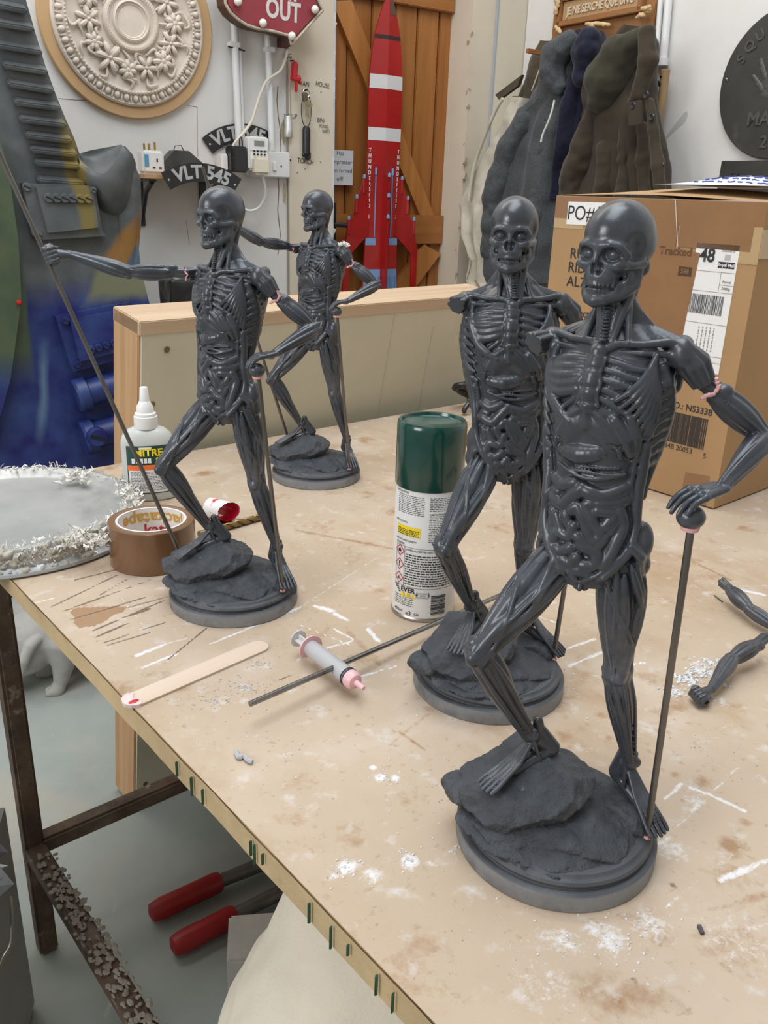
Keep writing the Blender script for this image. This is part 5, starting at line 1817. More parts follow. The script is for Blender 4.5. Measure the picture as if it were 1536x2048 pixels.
def on_wall(F, name, label, cat, x, z, y=0.0, group=None):
    return thing(name, label, cat, F.w(x, y, z), F.rz, group)


# ---- plaster ceiling rose on a board disc
ROSE = mat('cream_plaster', (.70, .62, .54), rough=.65, var=.08, scale=30)
MDF = mat('mdf_disc', (.56, .36, .18), rough=.6, var=.1, scale=10)
xl, xr = pv(WA, 75, 20, -.02).x, pv(WA, 424, 40, -.02).x
zb = pv(WA, 284, 238, -.02).z
mr_ = (xr - xl) / 2
mx, mz = (xl + xr) / 2, zb + mr_
rose = on_wall(WA, 'ceiling_rose', 'ornate cream plaster ceiling rose mounted on a round board', 'ceiling rose', mx, mz)
MB().lathe([(0, 0), (mr_, 0), (mr_, .016), (mr_ - .002, .018), (0, .018)], 96, axis='Y').build('backing_disc', MDF, rose)
s = mr_ / .245
P = [(.214, .018), (.214, .024), (.209, .028), (.205, .027), (.200, .024), (.186, .030), (.183, .036), (.177, .037), (.175, .030), (.168, .027), (.080, .028), (.078, .036), (.073, .041), (.064, .040), (.060, .034), (.054, .033), (.051, .040), (.047, .042), (.044, .036), (.041, .037), (.038, .034), (0, .036)]
MB().lathe([(r * s, h) for r, h in P], 128, axis='Y').build('rose_disc', ROSE, rose)
ne = 46
egg = None
for i in range(ne):
    a = 2 * PI * i / ne
    M = Matrix.Translation((.194 * s * math.sin(a), -.0305, .194 * s * math.cos(a))) @ Matrix.Rotation(a, 4, 'Y')
    if egg is None:
        egg = MB().ball((0, 0, 0), (.0078, .0068, .0098), 12, 8).build('egg_moulding', ROSE, rose)
        dart = MB().prism([(-.0012, .010), (.0012, .010), (.0030, -.004), (.0008, -.010), (-.0008, -.010), (-.0030, -.004)], -.0015, .004).build('dart_moulding', ROSE, rose, False)
        egg.matrix_local = M
        dart.matrix_local = Matrix.Rotation(PI / ne, 4, 'Y') @ Matrix.Translation((0, -.029, .194 * s))
        continue
    c = egg.copy(); COL.objects.link(c); c.parent = rose; c.matrix_local = M
    c = dart.copy(); COL.objects.link(c); c.parent = rose
    c.matrix_local = Matrix.Rotation(a + PI / ne, 4, 'Y') @ Matrix.Translation((0, -.029, .194 * s))
b = MB()
for i in range(120):
    a = 2 * PI * i / 120
    b.ball((.1795 * s * math.sin(a), -.0375, .1795 * s * math.cos(a)), .0030, 6, 4)
for i in range(64):
    a = 2 * PI * i / 64
    b.ball((.069 * s * math.sin(a), -.0405, .069 * s * math.cos(a)), (.0030, .0025, .0045), 6, 4)
o = b.build('bead_ring', ROSE, rose)
o['kind'] = 'stuff'
gg = random.Random(3)
def flower(kind):
    b = MB()
    n = 7 if kind else 6
    for k in range(n):
        a = 2 * PI * k / n
        l = .024 if kind else .034
        d = Vector((math.sin(a), 0, math.cos(a)))
        p = [Vector((0, -.006, 0)) + d * .003, d * l * .45 + Vector((0, -.010, 0)), d * l * .8 + Vector((0, -.006, 0)), d * l + Vector((0, .001, 0))]
        b.tube(smooth_path(p, 3), [.003, .0045, .0058, .0062, .0068, .0068, .0062, .0050, .0036, .0012], 8)
        b.tube([d * .006 + Vector((0, -.012, 0)), d * l * .8 + Vector((0, -.0135, 0))], .0009, 4)
    b.ball((0, -.010, 0), (.0075 if kind else .005, .006, .0075 if kind else .005), 10, 6)
    return b
fl = [None, None]
lf = None
for i in range(14):
    a = 2 * PI * (i + .35) / 14
    k = i % 2
    M = Matrix.Rotation(a, 4, 'Y') @ Matrix.Translation((0, -.028, (.118 + .006 * k) * s)) @ Matrix.Rotation(gg.uniform(-1, 1), 4, 'Y') @ Matrix.Scale(gg.uniform(.95, 1.2), 4)
    if fl[k] is None:
        fl[k] = flower(k).build('flower', ROSE, rose)
        fl[k].matrix_local = M
    else:
        c = fl[k].copy(); COL.objects.link(c); c.parent = rose; c.matrix_local = M
    for q in range(4):
        M2 = Matrix.Rotation(a + PI / 14 + (q - 1) * .10, 4, 'Y') @ Matrix.Translation((0, -.028, (.094 + .021 * q) * s)) @ Matrix.Rotation(gg.uniform(0, 6), 4, 'Y')
        if lf is None:
            pts = [(0.016 * math.sin(t * 4.2) * (1 - t * .4), -.004 - .004 * math.sin(PI * t), .034 * t - .015) for t in [j / 9 for j in range(10)]]
            lf = MB().tube(pts, [.0016, .0030, .0042, .0046, .0044, .0040, .0034, .0030, .0024, .0010], 7).build('scroll_leaf', ROSE, rose)
            lf.matrix_local = M2
        else:
            c = lf.copy(); COL.objects.link(c); c.parent = rose; c.matrix_local = M2

# ---- illuminated arrow sign
SY = -.105
def sp(px, py, y=SY):
    x, z = WA.at(px, py, y)
    return (x, z)
so_ = sp(560, 20)
sign = on_wall(WA, 'arrow_sign', 'dark red bulb-lit arrow sign with white lettering', 'sign', so_[0], so_[1], 0)
loc = lambda q: (q[0] - so_[0], q[1] - so_[1])
outl = [loc(sp(a, c)) for a, c in ((455, -75), (447, -30), (451, 8), (462, 26), (478, 40), (496, 51), (515, 57), (545, 62), (578, 71), (583, 90), (646, 20), (612, -50), (590, -70), (520, -95))]
MB().prism(outl, SY + .001, SY + .058).build('sign_can', mat('brown_painted_tin', (.105, .045, .032), rough=.55, var=.3, scale=30, layers=(((.45, .38, .28), 24, .64, .72, None),)), sign, False)
cx_, cz_ = sum(p[0] for p in outl) / len(outl), sum(p[1] for p in outl) / len(outl)
ins_ = [(cx_ + (x - cx_) * .935, cz_ + (z - cz_) * .935) for x, z in outl]
MB().prism(ins_, SY - .0015, SY + .004).build('sign_face', mat('faded_red_paint', (.285, .035, .050), rough=.5, var=.15, scale=14, layers=(((.36, .10, .10), 20, .62, .75, None),)), sign, False)
b = MB()
n = len(outl)
for i in range(n):
    b.tube([(outl[i][0], SY, outl[i][1]), (outl[(i + 1) % n][0], SY, outl[(i + 1) % n][1])], .0042, 8)
b.build('rim_bead', mat('chipped_cream_rim', (.56, .47, .38), rough=.6, var=.35, scale=50), sign)
LETW = mat('sign_white', (.66, .62, .60), rough=.5, var=.15, scale=60)
t0, t1 = loc(sp(566, 23)), loc(sp(563, -20))
text('OUT', .068, LETW, sign, (t0[0], SY - .002, t0[1]), rot=Matrix.Rotation(R(2), 3, 'Y') @ Matrix.Rotation(PI / 2, 3, 'X'), depth=.0006, bold=.0022, squash=.74, spacing=1.05)
text('WAY', .068, LETW, sign, (t1[0], SY - .002, t1[1]), rot=Matrix.Rotation(R(2), 3, 'Y') @ Matrix.Rotation(PI / 2, 3, 'X'), depth=.0006, bold=.0022, squash=.74, spacing=1.0)
BULB = mat('opal_bulb', (.80, .79, .72), rough=.15, coat=.5)
bo = None
for a, c in ((476, 3), (526, 46), (584, 72), (630, 19), (600, -40), (470, -60)):
    q = loc(sp(a, c, SY - .012))
    if bo is None:
        bo = MB().ball((0, 0, 0), .0112, 16, 10).build('bulb', BULB, sign)
    else:
        k = bo.copy(); COL.objects.link(k); k.parent = sign; bo2 = k
    (bo if bo.location.length == 0 else k).location = (q[0], SY - .012, q[1])
q = loc(sp(487, -3))
MB().box((q[0], SY - .002, q[1] + .012), (.028, .0012, .026)).build('white_block', LETW, sign, False)
q = loc(sp(570, 85, -.05))
MB().box((q[0] + .004, -.035, q[1] + .01), (.020, .05, .04)).build('rear_box', mat('dark_red_box', (.10, .02, .02), rough=.6), sign, False)

# ---- electrics
PVC = mat('white_pvc', (.74, .75, .76), rough=.35, var=.05, scale=10)
def conduit(label, top, bot, r, clip=None, extra=False):
    a, c = pv(WA, *top, -.021), pv(WA, *bot, -.021)
    t = on_wall(WA, 'conduit_pipe', label, 'pipe', c.x, c.z)
    d = a - c
    MB().tube([(0, -.021, 0), (d.x, -.021, d.z)], r, 16).build('pipe', PVC, t)
    if extra:
        MB().tube([(r + .006, -.016, .0), (d.x + r + .006, -.016, d.z)], .0055, 10).build('white_flex', PVC, t)
    if clip:
        p = pv(WA, *clip, -.014) - c
        MB().box((p.x, -.018, p.z), (r * 3.0, .028, .014), bev=.002).build('saddle_clip', PVC, t)
    return t
c1 = conduit('white conduit pipe with a strapped flex, running down beside the arrow sign', (464, -60), (478, 292), .0105, (466, 90), True)
p = pv(WA, 470, 97, -.014) - pv(WA, 478, 292, -.014)
MB().tube([(p.x - .022, -.022, p.z + .002), (p.x, -.026, p.z), (p.x + .030, -.022, p.z - .004)], .0022, 8).build('cable_tie', BLACKM, c1)
conduit('white conduit pipe dropping from behind the arrow sign to the switch box', (531, -40), (544, 302), .0095, (537, 100))
q0, q1 = pv(WA, 489, 300, 0), pv(WA, 571, 356, 0)
sock = on_wall(WA, 'wall_socket', 'double white wall socket with a rocker switch', 'socket', (q0.x + q1.x) / 2, (q0.z + q1.z) / 2)
w_, h_ = q1.x - q0.x, q0.z - q1.z
MB().box((0, -.016, 0), (w_, .032, h_), bev=.003).build('socket_plate', PVC, sock)
r_ = pv(WA, 549, 333, -.034) - Vector(((q0.x + q1.x) / 2, 0, (q0.z + q1.z) / 2))
MB().box((r_.x, -.034, r_.z), (.011, .006, .024), bev=.001).build('rocker_switch', WHITEP, sock)
MB().ball((r_.x + .024, -.033, r_.z + .002), (.0026, .0015, .0026), 8, 5).build('plate_screw', BLACKM, sock)
# timer plug
p0, p1 = pv(WA, 492, 272, -.06), pv(WA, 535, 342, -.06)
tm = on_wall(WA, 'timer_plug', 'white digital timer plugged into the wall socket', 'timer', (p0.x + p1.x) / 2, (p0.z + p1.z) / 2)
w_, h_ = p1.x - p0.x, p0.z - p1.z
MB().box((.0, -.055, .0), (w_, .042, h_), bev=.006).build('timer_body', WHITEP, tm)
MB().box((0, -.0765, h_ * .27), (w_ * .86, .003, h_ * .62 * .62), bev=.001).build('timer_face', PVC, tm)
MB().box((0, -.0785, h_ * .30), (w_ * .48, .002, h_ * .15)).build('timer_display', mat('lcd', (.20, .22, .19), rough=.2), tm)
for r2 in range(2):
    for c2 in range(4):
        MB().box((-.017 + .0115 * c2, -.0785, h_ * .075 - r2 * .0095), (.0062, .003, .0045), bev=.0008).build('timer_button', BLACKM, tm)
# white plug and its flex
p0 = pv(WA, 520, 332, -.085)
pg = on_wall(WA, 'mains_plug', 'off-white mains plug with a looping flex, in the timer', 'plug', p0.x, p0.z)
MB().box((0, -.094, 0), (.052, .030, .050), bev=.007).build('plug_body', mat('yellowed_plastic', (.66, .62, .50), rough=.45), pg)
fx = [pv(WA, a, c, -.07) - Vector((p0.x, 0, p0.z)) for a, c in ((521, 346), (530, 375), (531, 395), (522, 415), (507, 422), (492, 416), (485, 402))]
MB().tube(smooth_path([(v.x, -.08 + .008 * i, v.z) for i, v in enumerate(fx)], 6), .0042, 10).build('flex', WHITEP, pg)
# black adaptor with flex up to the sign
p0 = pv(WA, 474, 319, -.06)
ad = on_wall(WA, 'power_adaptor', 'black power adaptor plugged in beside the timer', 'adaptor', p0.x, p0.z)
MB().box((0, -.056, 0), (.052, .045, .072), bev=.004).build('adaptor_body', CABLE, ad)
for i in range(9):
    MB().box((-.020, -.0795, -.026 + .0065 * i), (.010, .003, .0022)).build('vent_slot', mat('slot_black', (.006, .006, .006), rough=.8), ad, False)
MB().box((-.034, -.03, -.01), (.024, .05, .05), bev=.006).build('white_plug_side', WHITEP, ad)
MB().tube(smooth_path([(.01, -.06, .036), (.008, -.064, .055), (.016, -.06, .060), (.021, -.055, .03), (.020, -.05, -.01)], 5), .0018, 7).build('thin_lead', CABLE, ad)
MB().tube(smooth_path([(-.012, -.05, -.035), (-.016, -.045, -.07), (-.006, -.04, -.10), (.004, -.035, -.13)], 5), .004, 8).build('white_lead', WHITEP, ad)
fx = [pv(WA, a, c, -.042) for a, c in ((575, 99), (571, 118), (560, 142), (535, 160), (522, 185), (512, 215), (503, 243), (485, 268), (470, 285), (464, 300))]
t = on_wall(WA, 'sign_cable', 'cream cable sagging from the arrow sign to the socket', 'cable', fx[-1].x, fx[-1].z)
MB().tube(smooth_path([(v.x - fx[-1].x, -.042, v.z - fx[-1].z) for v in fx], 6), .0042, 10).build('cable_run', mat('cream_flex', (.66, .61, .50), rough=.5), t)
t['label'] = 'cream cable sagging from the arrow sign down to the black adaptor'

# ---- curved black number plates
PLATE = mat('black_plate', (.022, .022, .024), rough=.45, var=.3, scale=30)
SILV = mat('plate_silver', (.48, .48, .49), rough=.5, var=.15, scale=60)
def number_plate(label, cxp, czp, y, wid, tilt, hgt, rad):
    c = pv(WA, cxp, czp, y)
    t = on_wall(WA, 'number_plate', label, 'number plate', c.x, c.z, y, 'curved black number plates')
    rot = lambda x, z: (x * math.cos(tilt) - z * math.sin(tilt), x * math.sin(tilt) + z * math.cos(tilt))
    arc = lambda x, z: ((rad + z) * math.sin(x / rad), (rad + z) * math.cos(x / rad) - rad)
    f = lambda x, z: rot(*arc(x, z))
    n = 18
    top = [f(-wid / 2 + wid * i / n, hgt / 2) for i in range(n + 1)]
    bot = [f(wid / 2 - wid * i / n, -hgt / 2) for i in range(n + 1)]
    for v in (top, bot):
        pass
    MB().prism(top + bot, 0, -.003).build('plate', PLATE, t, False)
    def fn(v):
        x, z = f(v.x, v.z)
        return Vector((x, v.y, z))
    text('VLT 545', hgt * .98, SILV, t, (0, -.0038, 0), fn=fn, depth=.0008, bold=.0016, squash=.98, spacing=1.02)
    for sx in (-1, 1):
        x, z = f(sx * wid * .46, 0)
        MB().lathe([(0, 0), (.003, 0), (.003, .001), (0, .0015)], 10, (x, -.003, z), 'Y').build('rivet', SILV, t)
    return t
number_plate('curved black number plate with silver characters, standing on the small shelf', 404, 345, -.150, .225, R(-2), .050, .20)
number_plate('curved black number plate with silver characters, fixed behind the conduit pipe', 476, 266, -.004, .220, R(6), .052, .19)

# ---- small shelf and what stands on it
a, c = pv(WA, 282, 349, -.13), pv(WA, 455, 356, -.02)
sx0, sx1, sz = a.x + .005, c.x - .02, a.z
shf = on_wall(WA, 'wall_shelf', 'narrow wooden wall shelf on black steel brackets', 'shelf', (sx0 + sx1) / 2, sz)
sw_ = sx1 - sx0
MB().box((0, -.07, -.004), (sw_, .14, .012), bev=.001).build('shelf_board', RAWP, shf)
for bx in (-sw_ / 2 + .03, sw_ / 2 - .055):
    bk = MB().prism([(0, 0), (.0, 0), (.0, 0)], 0, .001)
    b = MB()
    b.box((bx, -.004, -.075), (.022, .006, .13), bev=.001).box((bx, -.062, -.014), (.022, .12, .006), bev=.001)
    b.tube([(bx, -.115, -.018), (bx, -.06, -.045), (bx, -.006, -.128)], .007, 8)
    b.build('bracket', mat('black_bracket', (.035, .042, .045), rough=.4, metal=.4), shf)
q = pv(WA, 304, 345, -.09)
av = on_wall(WA, 'plug_adaptor', 'white travel plug adaptor with pins up, on the small shelf', 'adaptor', q.x, sz + .003, -.085)
MB().box((0, 0, .031), (.062, .050, .060), bev=.006).build('adaptor_block', WHITEP, av)
for k, (x, y, l) in enumerate(((-.014, .008, .018), (-.005, -.008, .018), (.014, 0, .022))):
    MB().box((x, y, .061 + l / 2), (.005, .0065, l), bev=.001).build('pin', BRASS, av)
MB().box((-.020, -.0255, .034), (.012, .001, .032)).build('rating_label', mat('blue_label', (.10, .30, .50), rough=.5), av, False)
for x, z in ((.010, .036), (.0, .016), (.018, .016)):
    MB().box((x, -.0255, z), (.004 if z > .03 else .008, .001, .009 if z > .03 else .004)).build('pin_slot', BLACKM, av, False)
q = pv(WA, 361, 322, -.06)
tin = on_wall(WA, 'tape_measure', 'dark faceted tin with a wire loop behind the number plate on the shelf', 'tin', q.x, sz + .003, -.055)
oc = [(-.058, .010), (-.056, .034), (-.022, .066), (.020, .066), (.060, .036), (.058, .006), (.02, .0), (-.02, .0)]
MB().prism(oc, -.022, .022).build('tin_case', mat('dark_tin', (.075, .076, .075), rough=.5, var=.35, scale=18, metal=.2), tin, False)
tin.name = 'storage_tin'
MB().tube([(-.018, 0, .064), (-.012, 0, .078), (.006, 0, .080), (.014, 0, .064)], .0014, 6).build('wire_loop', BLACKM, tin)

# ---- hanging keys and torch on the cream pillar
KY = -.02
def hang(name, label, cat, px, py):
    p = pv(WA, px, py, KY)
    return on_wall(WA, name, label, cat, p.x, p.z, 0), p
REDK = mat('red_plastic', (.50, .015, .02), rough=.35)
CHROME = mat('chrome', (.60, .60, .58), rough=.2, metal=1)
t, p = hang('red_key_bunch', 'bright red key fob with a chain, hanging on the cream pillar', 'keys', 583, 124)
MB().box((.002, -.030, -.022), (.020, .012, .046), (0, .12, 0), bev=.004).build('fob', REDK, t)
MB().ball((.014, -.030, -.038), (.010, .008, .009), 10, 7).box((.008, -.030, -.055), (.008, .007, .028), bev=.002).box((.021, -.028, -.046), (.012, .006, .007), bev=.002).build('red_clip', REDK, t)
MB().tube(smooth_path([(-.006, -.026, -.010), (-.009, -.026, -.045), (-.008, -.026, -.085), (-.008, -.026, -.135)], 4), .0016, 6).build('chain', CHROME, t)
MB().tube([(.0, 0, .004), (.0, -.032, .002)], .002, 6).build('nail', BLACKM, t)
t.scale = (1.1, 1.1, 1.2)
t, p = hang('silver_tube', 'battered silver tube hanging below the red keys', 'tube', 577, 234)
MB().lathe([(0, -.058), (.012, -.058), (.0128, -.056), (.0128, -.035), (.0118, -.033), (.0118, .0), (.0105, .003), (0, .003)], 20, (0, -.018, 0)).build('tube_body', mat('crumpled_foil', (.62, .62, .60), rough=.4, metal=.6, bump=.5, bscale=160), t)
t, p = hang('van_keys', 'bunch of van keys on a black loop, hanging on the cream pillar', 'keys', 609, 180)
MB().tube([(0, 0, .0), (0, -.035, 0)], .003, 8).build('nail', BLACKM, t)
ring = [(.012 * math.cos(k / 16 * 2 * PI), -.030, -.010 + .012 * math.sin(k / 16 * 2 * PI)) for k in range(17)]
MB().tube(ring, .0013, 6).build('split_ring', CHROME, t)
MB().tube([(.017 * math.cos(k / 24 * 2 * PI) + .002, -.028, -.058 + .048 * math.sin(k / 24 * 2 * PI)) for k in range(25)], .0014, 6).build('cord_loop', BLACKM, t)
MB().box((-.006, -.034, -.022), (.018, .006, .026), (0, -.3, 0), bev=.002).build('brown_fob', mat('brown_leather', (.12, .08, .05), rough=.6), t)
for k in range(3):
    kx = -.002 + .006 * k
    MB().lathe([(0, 0), (.0075, 0), (.0075, .0018), (0, .0018)], 14, (kx, -.034 - .002 * k, -.034 - .004 * k), 'Y').box((kx, -.035 - .002 * k, -.058 - .004 * k), (.0045, .002, .036)).build('key', mat('key_brass', (.42, .36, .24), rough=.3, metal=1), t)
t, p = hang('pocket_torch', 'black pocket torch hanging from the van key loop', 'torch', 612, 252)
MB().lathe([(0, -.098), (.008, -.086), (.0125, -.080), (.0125, -.012), (.0105, -.004), (.004, 0), (0, 0)], 22, (0, -.022, 0)).build('torch_body', CABLE, t)
MB().box((.006, -.022, -.086), (.014, .018, .024), bev=.003).ball((-.008, -.022, -.084), (.008, .006, .006), 8, 6).build('clip_end', CABLE, t)
PEN = mat('marker_pen', (.03, .03, .03), rough=.7)
wpn = thing('pen_notes', 'black marker notes written on the cream pillar', 'writing', WA.w(0, -.013, 0), WA.rz)
for s_, px, py, sz_ in (('KG', 577, 112, .020), ('VAN', 609, 168, .020), ('HOUSE', 645, 170, .019), ('PICKUP', 581, 233, .017), ('BIN/', 642, 241, .018), ('FOOD', 648, 253, .014), ('SHED', 652, 263, .014), ('TORCH', 611, 323, .021)):
    x, z = WA.at(px, py, -.013)
    text(s_, sz_, PEN, wpn, (x, -.0006, z), rot=Matrix.Rotation(R(rng.uniform(-6, 6)), 3, 'Y') @ Matrix.Rotation(PI / 2, 3, 'X'), name='handwriting', depth=0, squash=.82)
nx_ = pv(WA, 646, 183, -.012)
for k, (px, py) in enumerate(((581, 320), (641, 324), (642, 184), (610, 337), (594, 345))):
    x, z = WA.at(px, py, -.012)
    MB().ball((x, -.013, z), .0026 if k == 0 else .0016, 7, 5).build('nail_hole', BLACKM, wp)

# ---- notice on the door
q0, q1 = pv(WA, 640, 297, .086), pv(WA, 708, 371, .086)
nt_ = on_wall(WA, 'paper_notice', 'white paper notice about a compressor, pinned on the pine door', 'notice', (q0.x + q1.x) / 2, (q0.z + q1.z) / 2, .095)
w_, h_ = q1.x - q0.x, q0.z - q1.z
MB().box((0, 0, 0), (w_, .0008, h_)).build('notice_paper', mat('grey_white_paper', (.60, .62, .66), rough=.6), nt_, False)
text('Has\ncompressor\nbeen turned\noff?', .0200, mat('grey_letter', (.06, .06, .07), rough=.6), nt_, (.016, -.0008, .004), depth=0, line=1.35, squash=.98)

# ---- red model rocket cut-out, folded down the middle, leaning on the door (plain stand-in)
RY = .045
rb_ = pv(WA, 760, 600, RY)
zt = pv(WA, 773, -18, RY).z
rk = on_wall(WA, 'rocket_cutout', 'tall folded red rocket cut-out with white bands and blue trim, against the door', 'cut-out', pv(WA, 768, 300, RY).x, .0, RY)
ox, oz = pv(WA, 768, 300, RY).x, 0
RED1 = mat('gloss_red_print', (.40, .012, .012), rough=.32, var=.22, scale=7, coat=.2)
BLUEP = mat('sky_blue_print', (.19, .32, .55), rough=.4)
WHT = mat('white_print', (.66, .66, .68), rough=.4)
DKR = mat('dark_red_edge', (.12, .008, .008), rough=.5)
zz = lambda py: pv(WA, 768, py, RY).z
hw = [(zz(620), .086), (zz(560), .074), (zz(535), .070), (zz(510), .068), (zz(450), .066), (zz(300), .066), (zz(200), .067), (zz(150), .065), (zz(100), .058), (zz(60), .046), (zz(25), .030), (zz(0), .015), (zt, .003)]
HZ, HW = [h for h, _ in hw], [w for _, w in hw]
def rhalf(x):
    return -.009 * (1 - min(1, abs(x) / .068))
def rp(x, z, off=0):
    return (x, rhalf(x) - off, z)
b = MB()
NV = 40
for sgn in (-1, 1):
    b.grid(lambda u, v: rp(sgn * u * np.interp(HZ[0] + (zt - HZ[0]) * v, HZ, HW), HZ[0] + (zt - HZ[0]) * v), 5, NV)
    b.grid(lambda u, v: (lambda q: (q[0], q[1] + .006, q[2]))(rp(sgn * u * np.interp(HZ[0] + (zt - HZ[0]) * v, HZ, HW), HZ[0] + (zt - HZ[0]) * v)), 5, NV)
    b.grid(lambda u, v: (lambda q: (q[0], q[1] + .006 * u, q[2]))(rp(sgn * np.interp(HZ[0] + (zt - HZ[0]) * v, HZ, HW), HZ[0] + (zt - HZ[0]) * v)), 2, NV)
b.build('hull', RED1, rk, True, 20)
def band(z0, z1, m, name, x0=-1, x1=1, off=.0008):
    q = MB()
    for (a, c) in ((x0, min(0, x1)), (max(0, x0), x1)):
        if c <= a:
            continue
        q.grid(lambda u, v: (lambda zc: rp((a + (c - a) * u) * np.interp(zc, HZ, HW) * .998, zc, off))(z0 + (z1 - z0) * v), 4, 4)
    return q.build(name, m, rk, True, 20)
band(zz(282), zz(256), WHT, 'white_band')
band(zz(178), zz(150), WHT, 'white_band')
band(zz(78), zz(70), mat('dark_band', (.03, .02, .02), rough=.4), 'dark_band')
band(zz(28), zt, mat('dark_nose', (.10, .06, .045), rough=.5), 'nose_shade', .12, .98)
for sgn in (-1, 1):
    band(zz(490), zz(476), BLUEP, 'blue_block', *((-1, -.42) if sgn < 0 else (.42, 1)), .001)
    MB().tube([rp(.034 * sgn, zz(474), .002), rp(.034 * sgn, zz(336), .002)], .0022, 8).build('blue_pipe', BLUEP, rk)
    MB().tube([rp(.034 * sgn, zz(350), .003), rp(.034 * sgn, zz(336), .003)], .0042, 8).build('pipe_cap', BLUEP, rk)
    band(zz(620), zz(538), BLUEP, 'engine_skirt', *((-.95, -.10) if sgn < 0 else (.10, .95)), .001)
    for k in range(5):
        x = sgn * (.014 + .012 * k)
        MB().tube([rp(x, zz(612), .002), rp(x, zz(552), .002)], .0016, 6).build('skirt_rib', mat('deep_blue_print', (.10, .20, .40), rough=.4), rk)
    # side fin with stepped blue-tipped rods
    A_ = lambda px, py: (lambda p: (p.x - ox, p.z))(pv(WA, px, py, RY)) if sgn < 0 else (lambda p: (-(p.x - ox), p.z))(pv(WA, px, py, RY))
    fin = [A_(a, c) for a, c in ((737, 352), (727, 356), (722, 380), (712, 396), (708, 432), (696, 446), (692, 478), (686, 500), (684, 620), (694, 620), (699, 510), (716, 490), (737, 470))]
    MB().prism(fin, -.003, .004).build('side_fin', RED1, rk, False)
    for (a, c) in ((728, 354), (713, 394), (697, 437)):
        x, z = A_(a, c)
        MB().lathe([(0, 0), (.0052, 0), (.0058, .004), (.0046, .011), (.002, .013), (0, .013)], 12, (x, -.003, z - .004)).build('fin_cap', BLUEP, rk)
        MB().tube([(x, -.002, z - .004), (x, -.002, z - .050)], .0052, 10).build('fin_rod', RED1, rk)
    x = sgn * .058
    n = 0
    z1 = zz(302)
    for ch in 'THUNDERBIRD 3':
        if ch != ' ':
            text(ch, .0175, WHT, rk, (x, rhalf(x) - .0016, z1 - .0178 * n), rot=Matrix.Rotation(R(7.5 * sgn), 3, 'Z') @ Matrix.Rotation(PI / 2, 3, 'X'), depth=0, bold=.0007, squash=.85)
        n += 1
MB().box((0, -.023, (zz(620) + zz(350)) / 2), (.008, .03, zz(350) - zz(620)), bev=.001).build('centre_fin', RED1, rk)
for py in (354, 394, 436):
    MB().lathe([(0, 0), (.0058, 0), (.0064, .004), (.005, .011), (0, .014)], 12, (0, -.039, zz(py))).build('fin_cap', BLUEP, rk)
MB().box((0, .004, HZ[0] / 2 + .0), (.10, .006, HZ[0] * 1.0)).build('lower_hull', RED1, rk, False)

# ---- carved motto board above the coats
MB_W = mat('brown_stained_board', (.33, .15, .055), rough=.5, var=.2, scale=9, stretch=(.6, 6, 6))
CARV = mat('carved_pale_wood', (.66, .47, .25), rough=.55, var=.25, scale=50)
a, c = pv(WB, 1106, 40, -.02), pv(WB, 1312, 10, -.02)
zb_ = pv(WB, 1200, 78, -.02).z
mb = on_wall(WB, 'motto_board', 'brown wooden board with a framed motto and carved pale knots', 'board', (a.x + c.x) / 2, zb_)
bw = c.x - a.x
mo = Vector(((a.x + c.x) / 2, 0, zb_))
MB().box((0, -.010, .16), (bw, .02, .34), bev=.002).build('back_board', MB_W, mb)
MB().box((0, -.010, -.06), (bw, .02, .10), bev=.002).build('peg_rail', MB_W, mb)
pl0, pl1 = pv(WB, 1122, 12, -.03) - mo, pv(WB, 1280, 16, -.03) - mo
p_bl, p_br = pv(WB, 1124, 44, -.03) - mo, pv(WB, 1276, 8, -.03) - mo
z_lo = (p_bl.z + p_br.z) / 2
z_hi = z_lo + .050
cxm = (p_bl.x + p_br.x) / 2
wm = p_br.x - p_bl.x
MB().box((cxm, -.024, (z_lo + z_hi) / 2), (wm, .010, z_hi - z_lo)).build('motto_plate', mat('tan_plate', (.42, .26, .13), rough=.6), mb, False)
for zc_, hh in ((z_lo - .010, .016), (z_hi + .010, .016)):
    MB().box((cxm, -.029, zc_), (wm + .05, .018, hh), bev=.002).build('frame_rail', MB_W, mb)
for s_ in (-1, 1):
    MB().box((cxm + s_ * (wm / 2 + .012), -.029, (z_lo + z_hi) / 2), (.018, .018, z_hi - z_lo + .03), bev=.002).build('frame_rail', MB_W, mb)
text('JE NE SERCHE QUE UNG', .031, mat('raised_cream_letter', (.62, .52, .38), rough=.5), mb, (cxm + .002, -.0305, (z_lo + z_hi) / 2 - .004), depth=.0018, bold=.0006, squash=.80)
gg = random.Random(14)
def knot(px, py, L, ang, n):
    p = pv(WB, px, py, -.045) - mo
    F_ = Field((-L * 500 - 12, -16, -16), (L * 500 + 12, 16, 16), 1.6)
    F_.chain([(-L * 500, 0, 0), (0, gg.uniform(-2, 2), 2), (L * 500, 0, 0)], [5, 7, 5.5], 1)
    for k in range(n):
        x = gg.uniform(-L * 450, L * 450)
        F_.ell((x, gg.uniform(-6, 4), gg.uniform(-6, 6)), (gg.uniform(4, 7), gg.uniform(3, 6), gg.uniform(4, 6)), None, 1.2)
    me = roughen(F_.mesh('carved_knot'), [(.006, .0008)], n)
    o = link('carved_knot', me, CARV, mb, True, 180)
    o.location = p
    o.rotation_euler = (0, ang, 0)
for a_ in ((1115, 3, .03, 1.3, 6), (1116, 60, .03, .6, 6), (1195, 49, .095, .14, 12), (1292, 18, .030, .2, 7), (1281, 33, .026, -.1, 6), (1112, 20, .02, 1.4, 4)):
    knot(*a_)

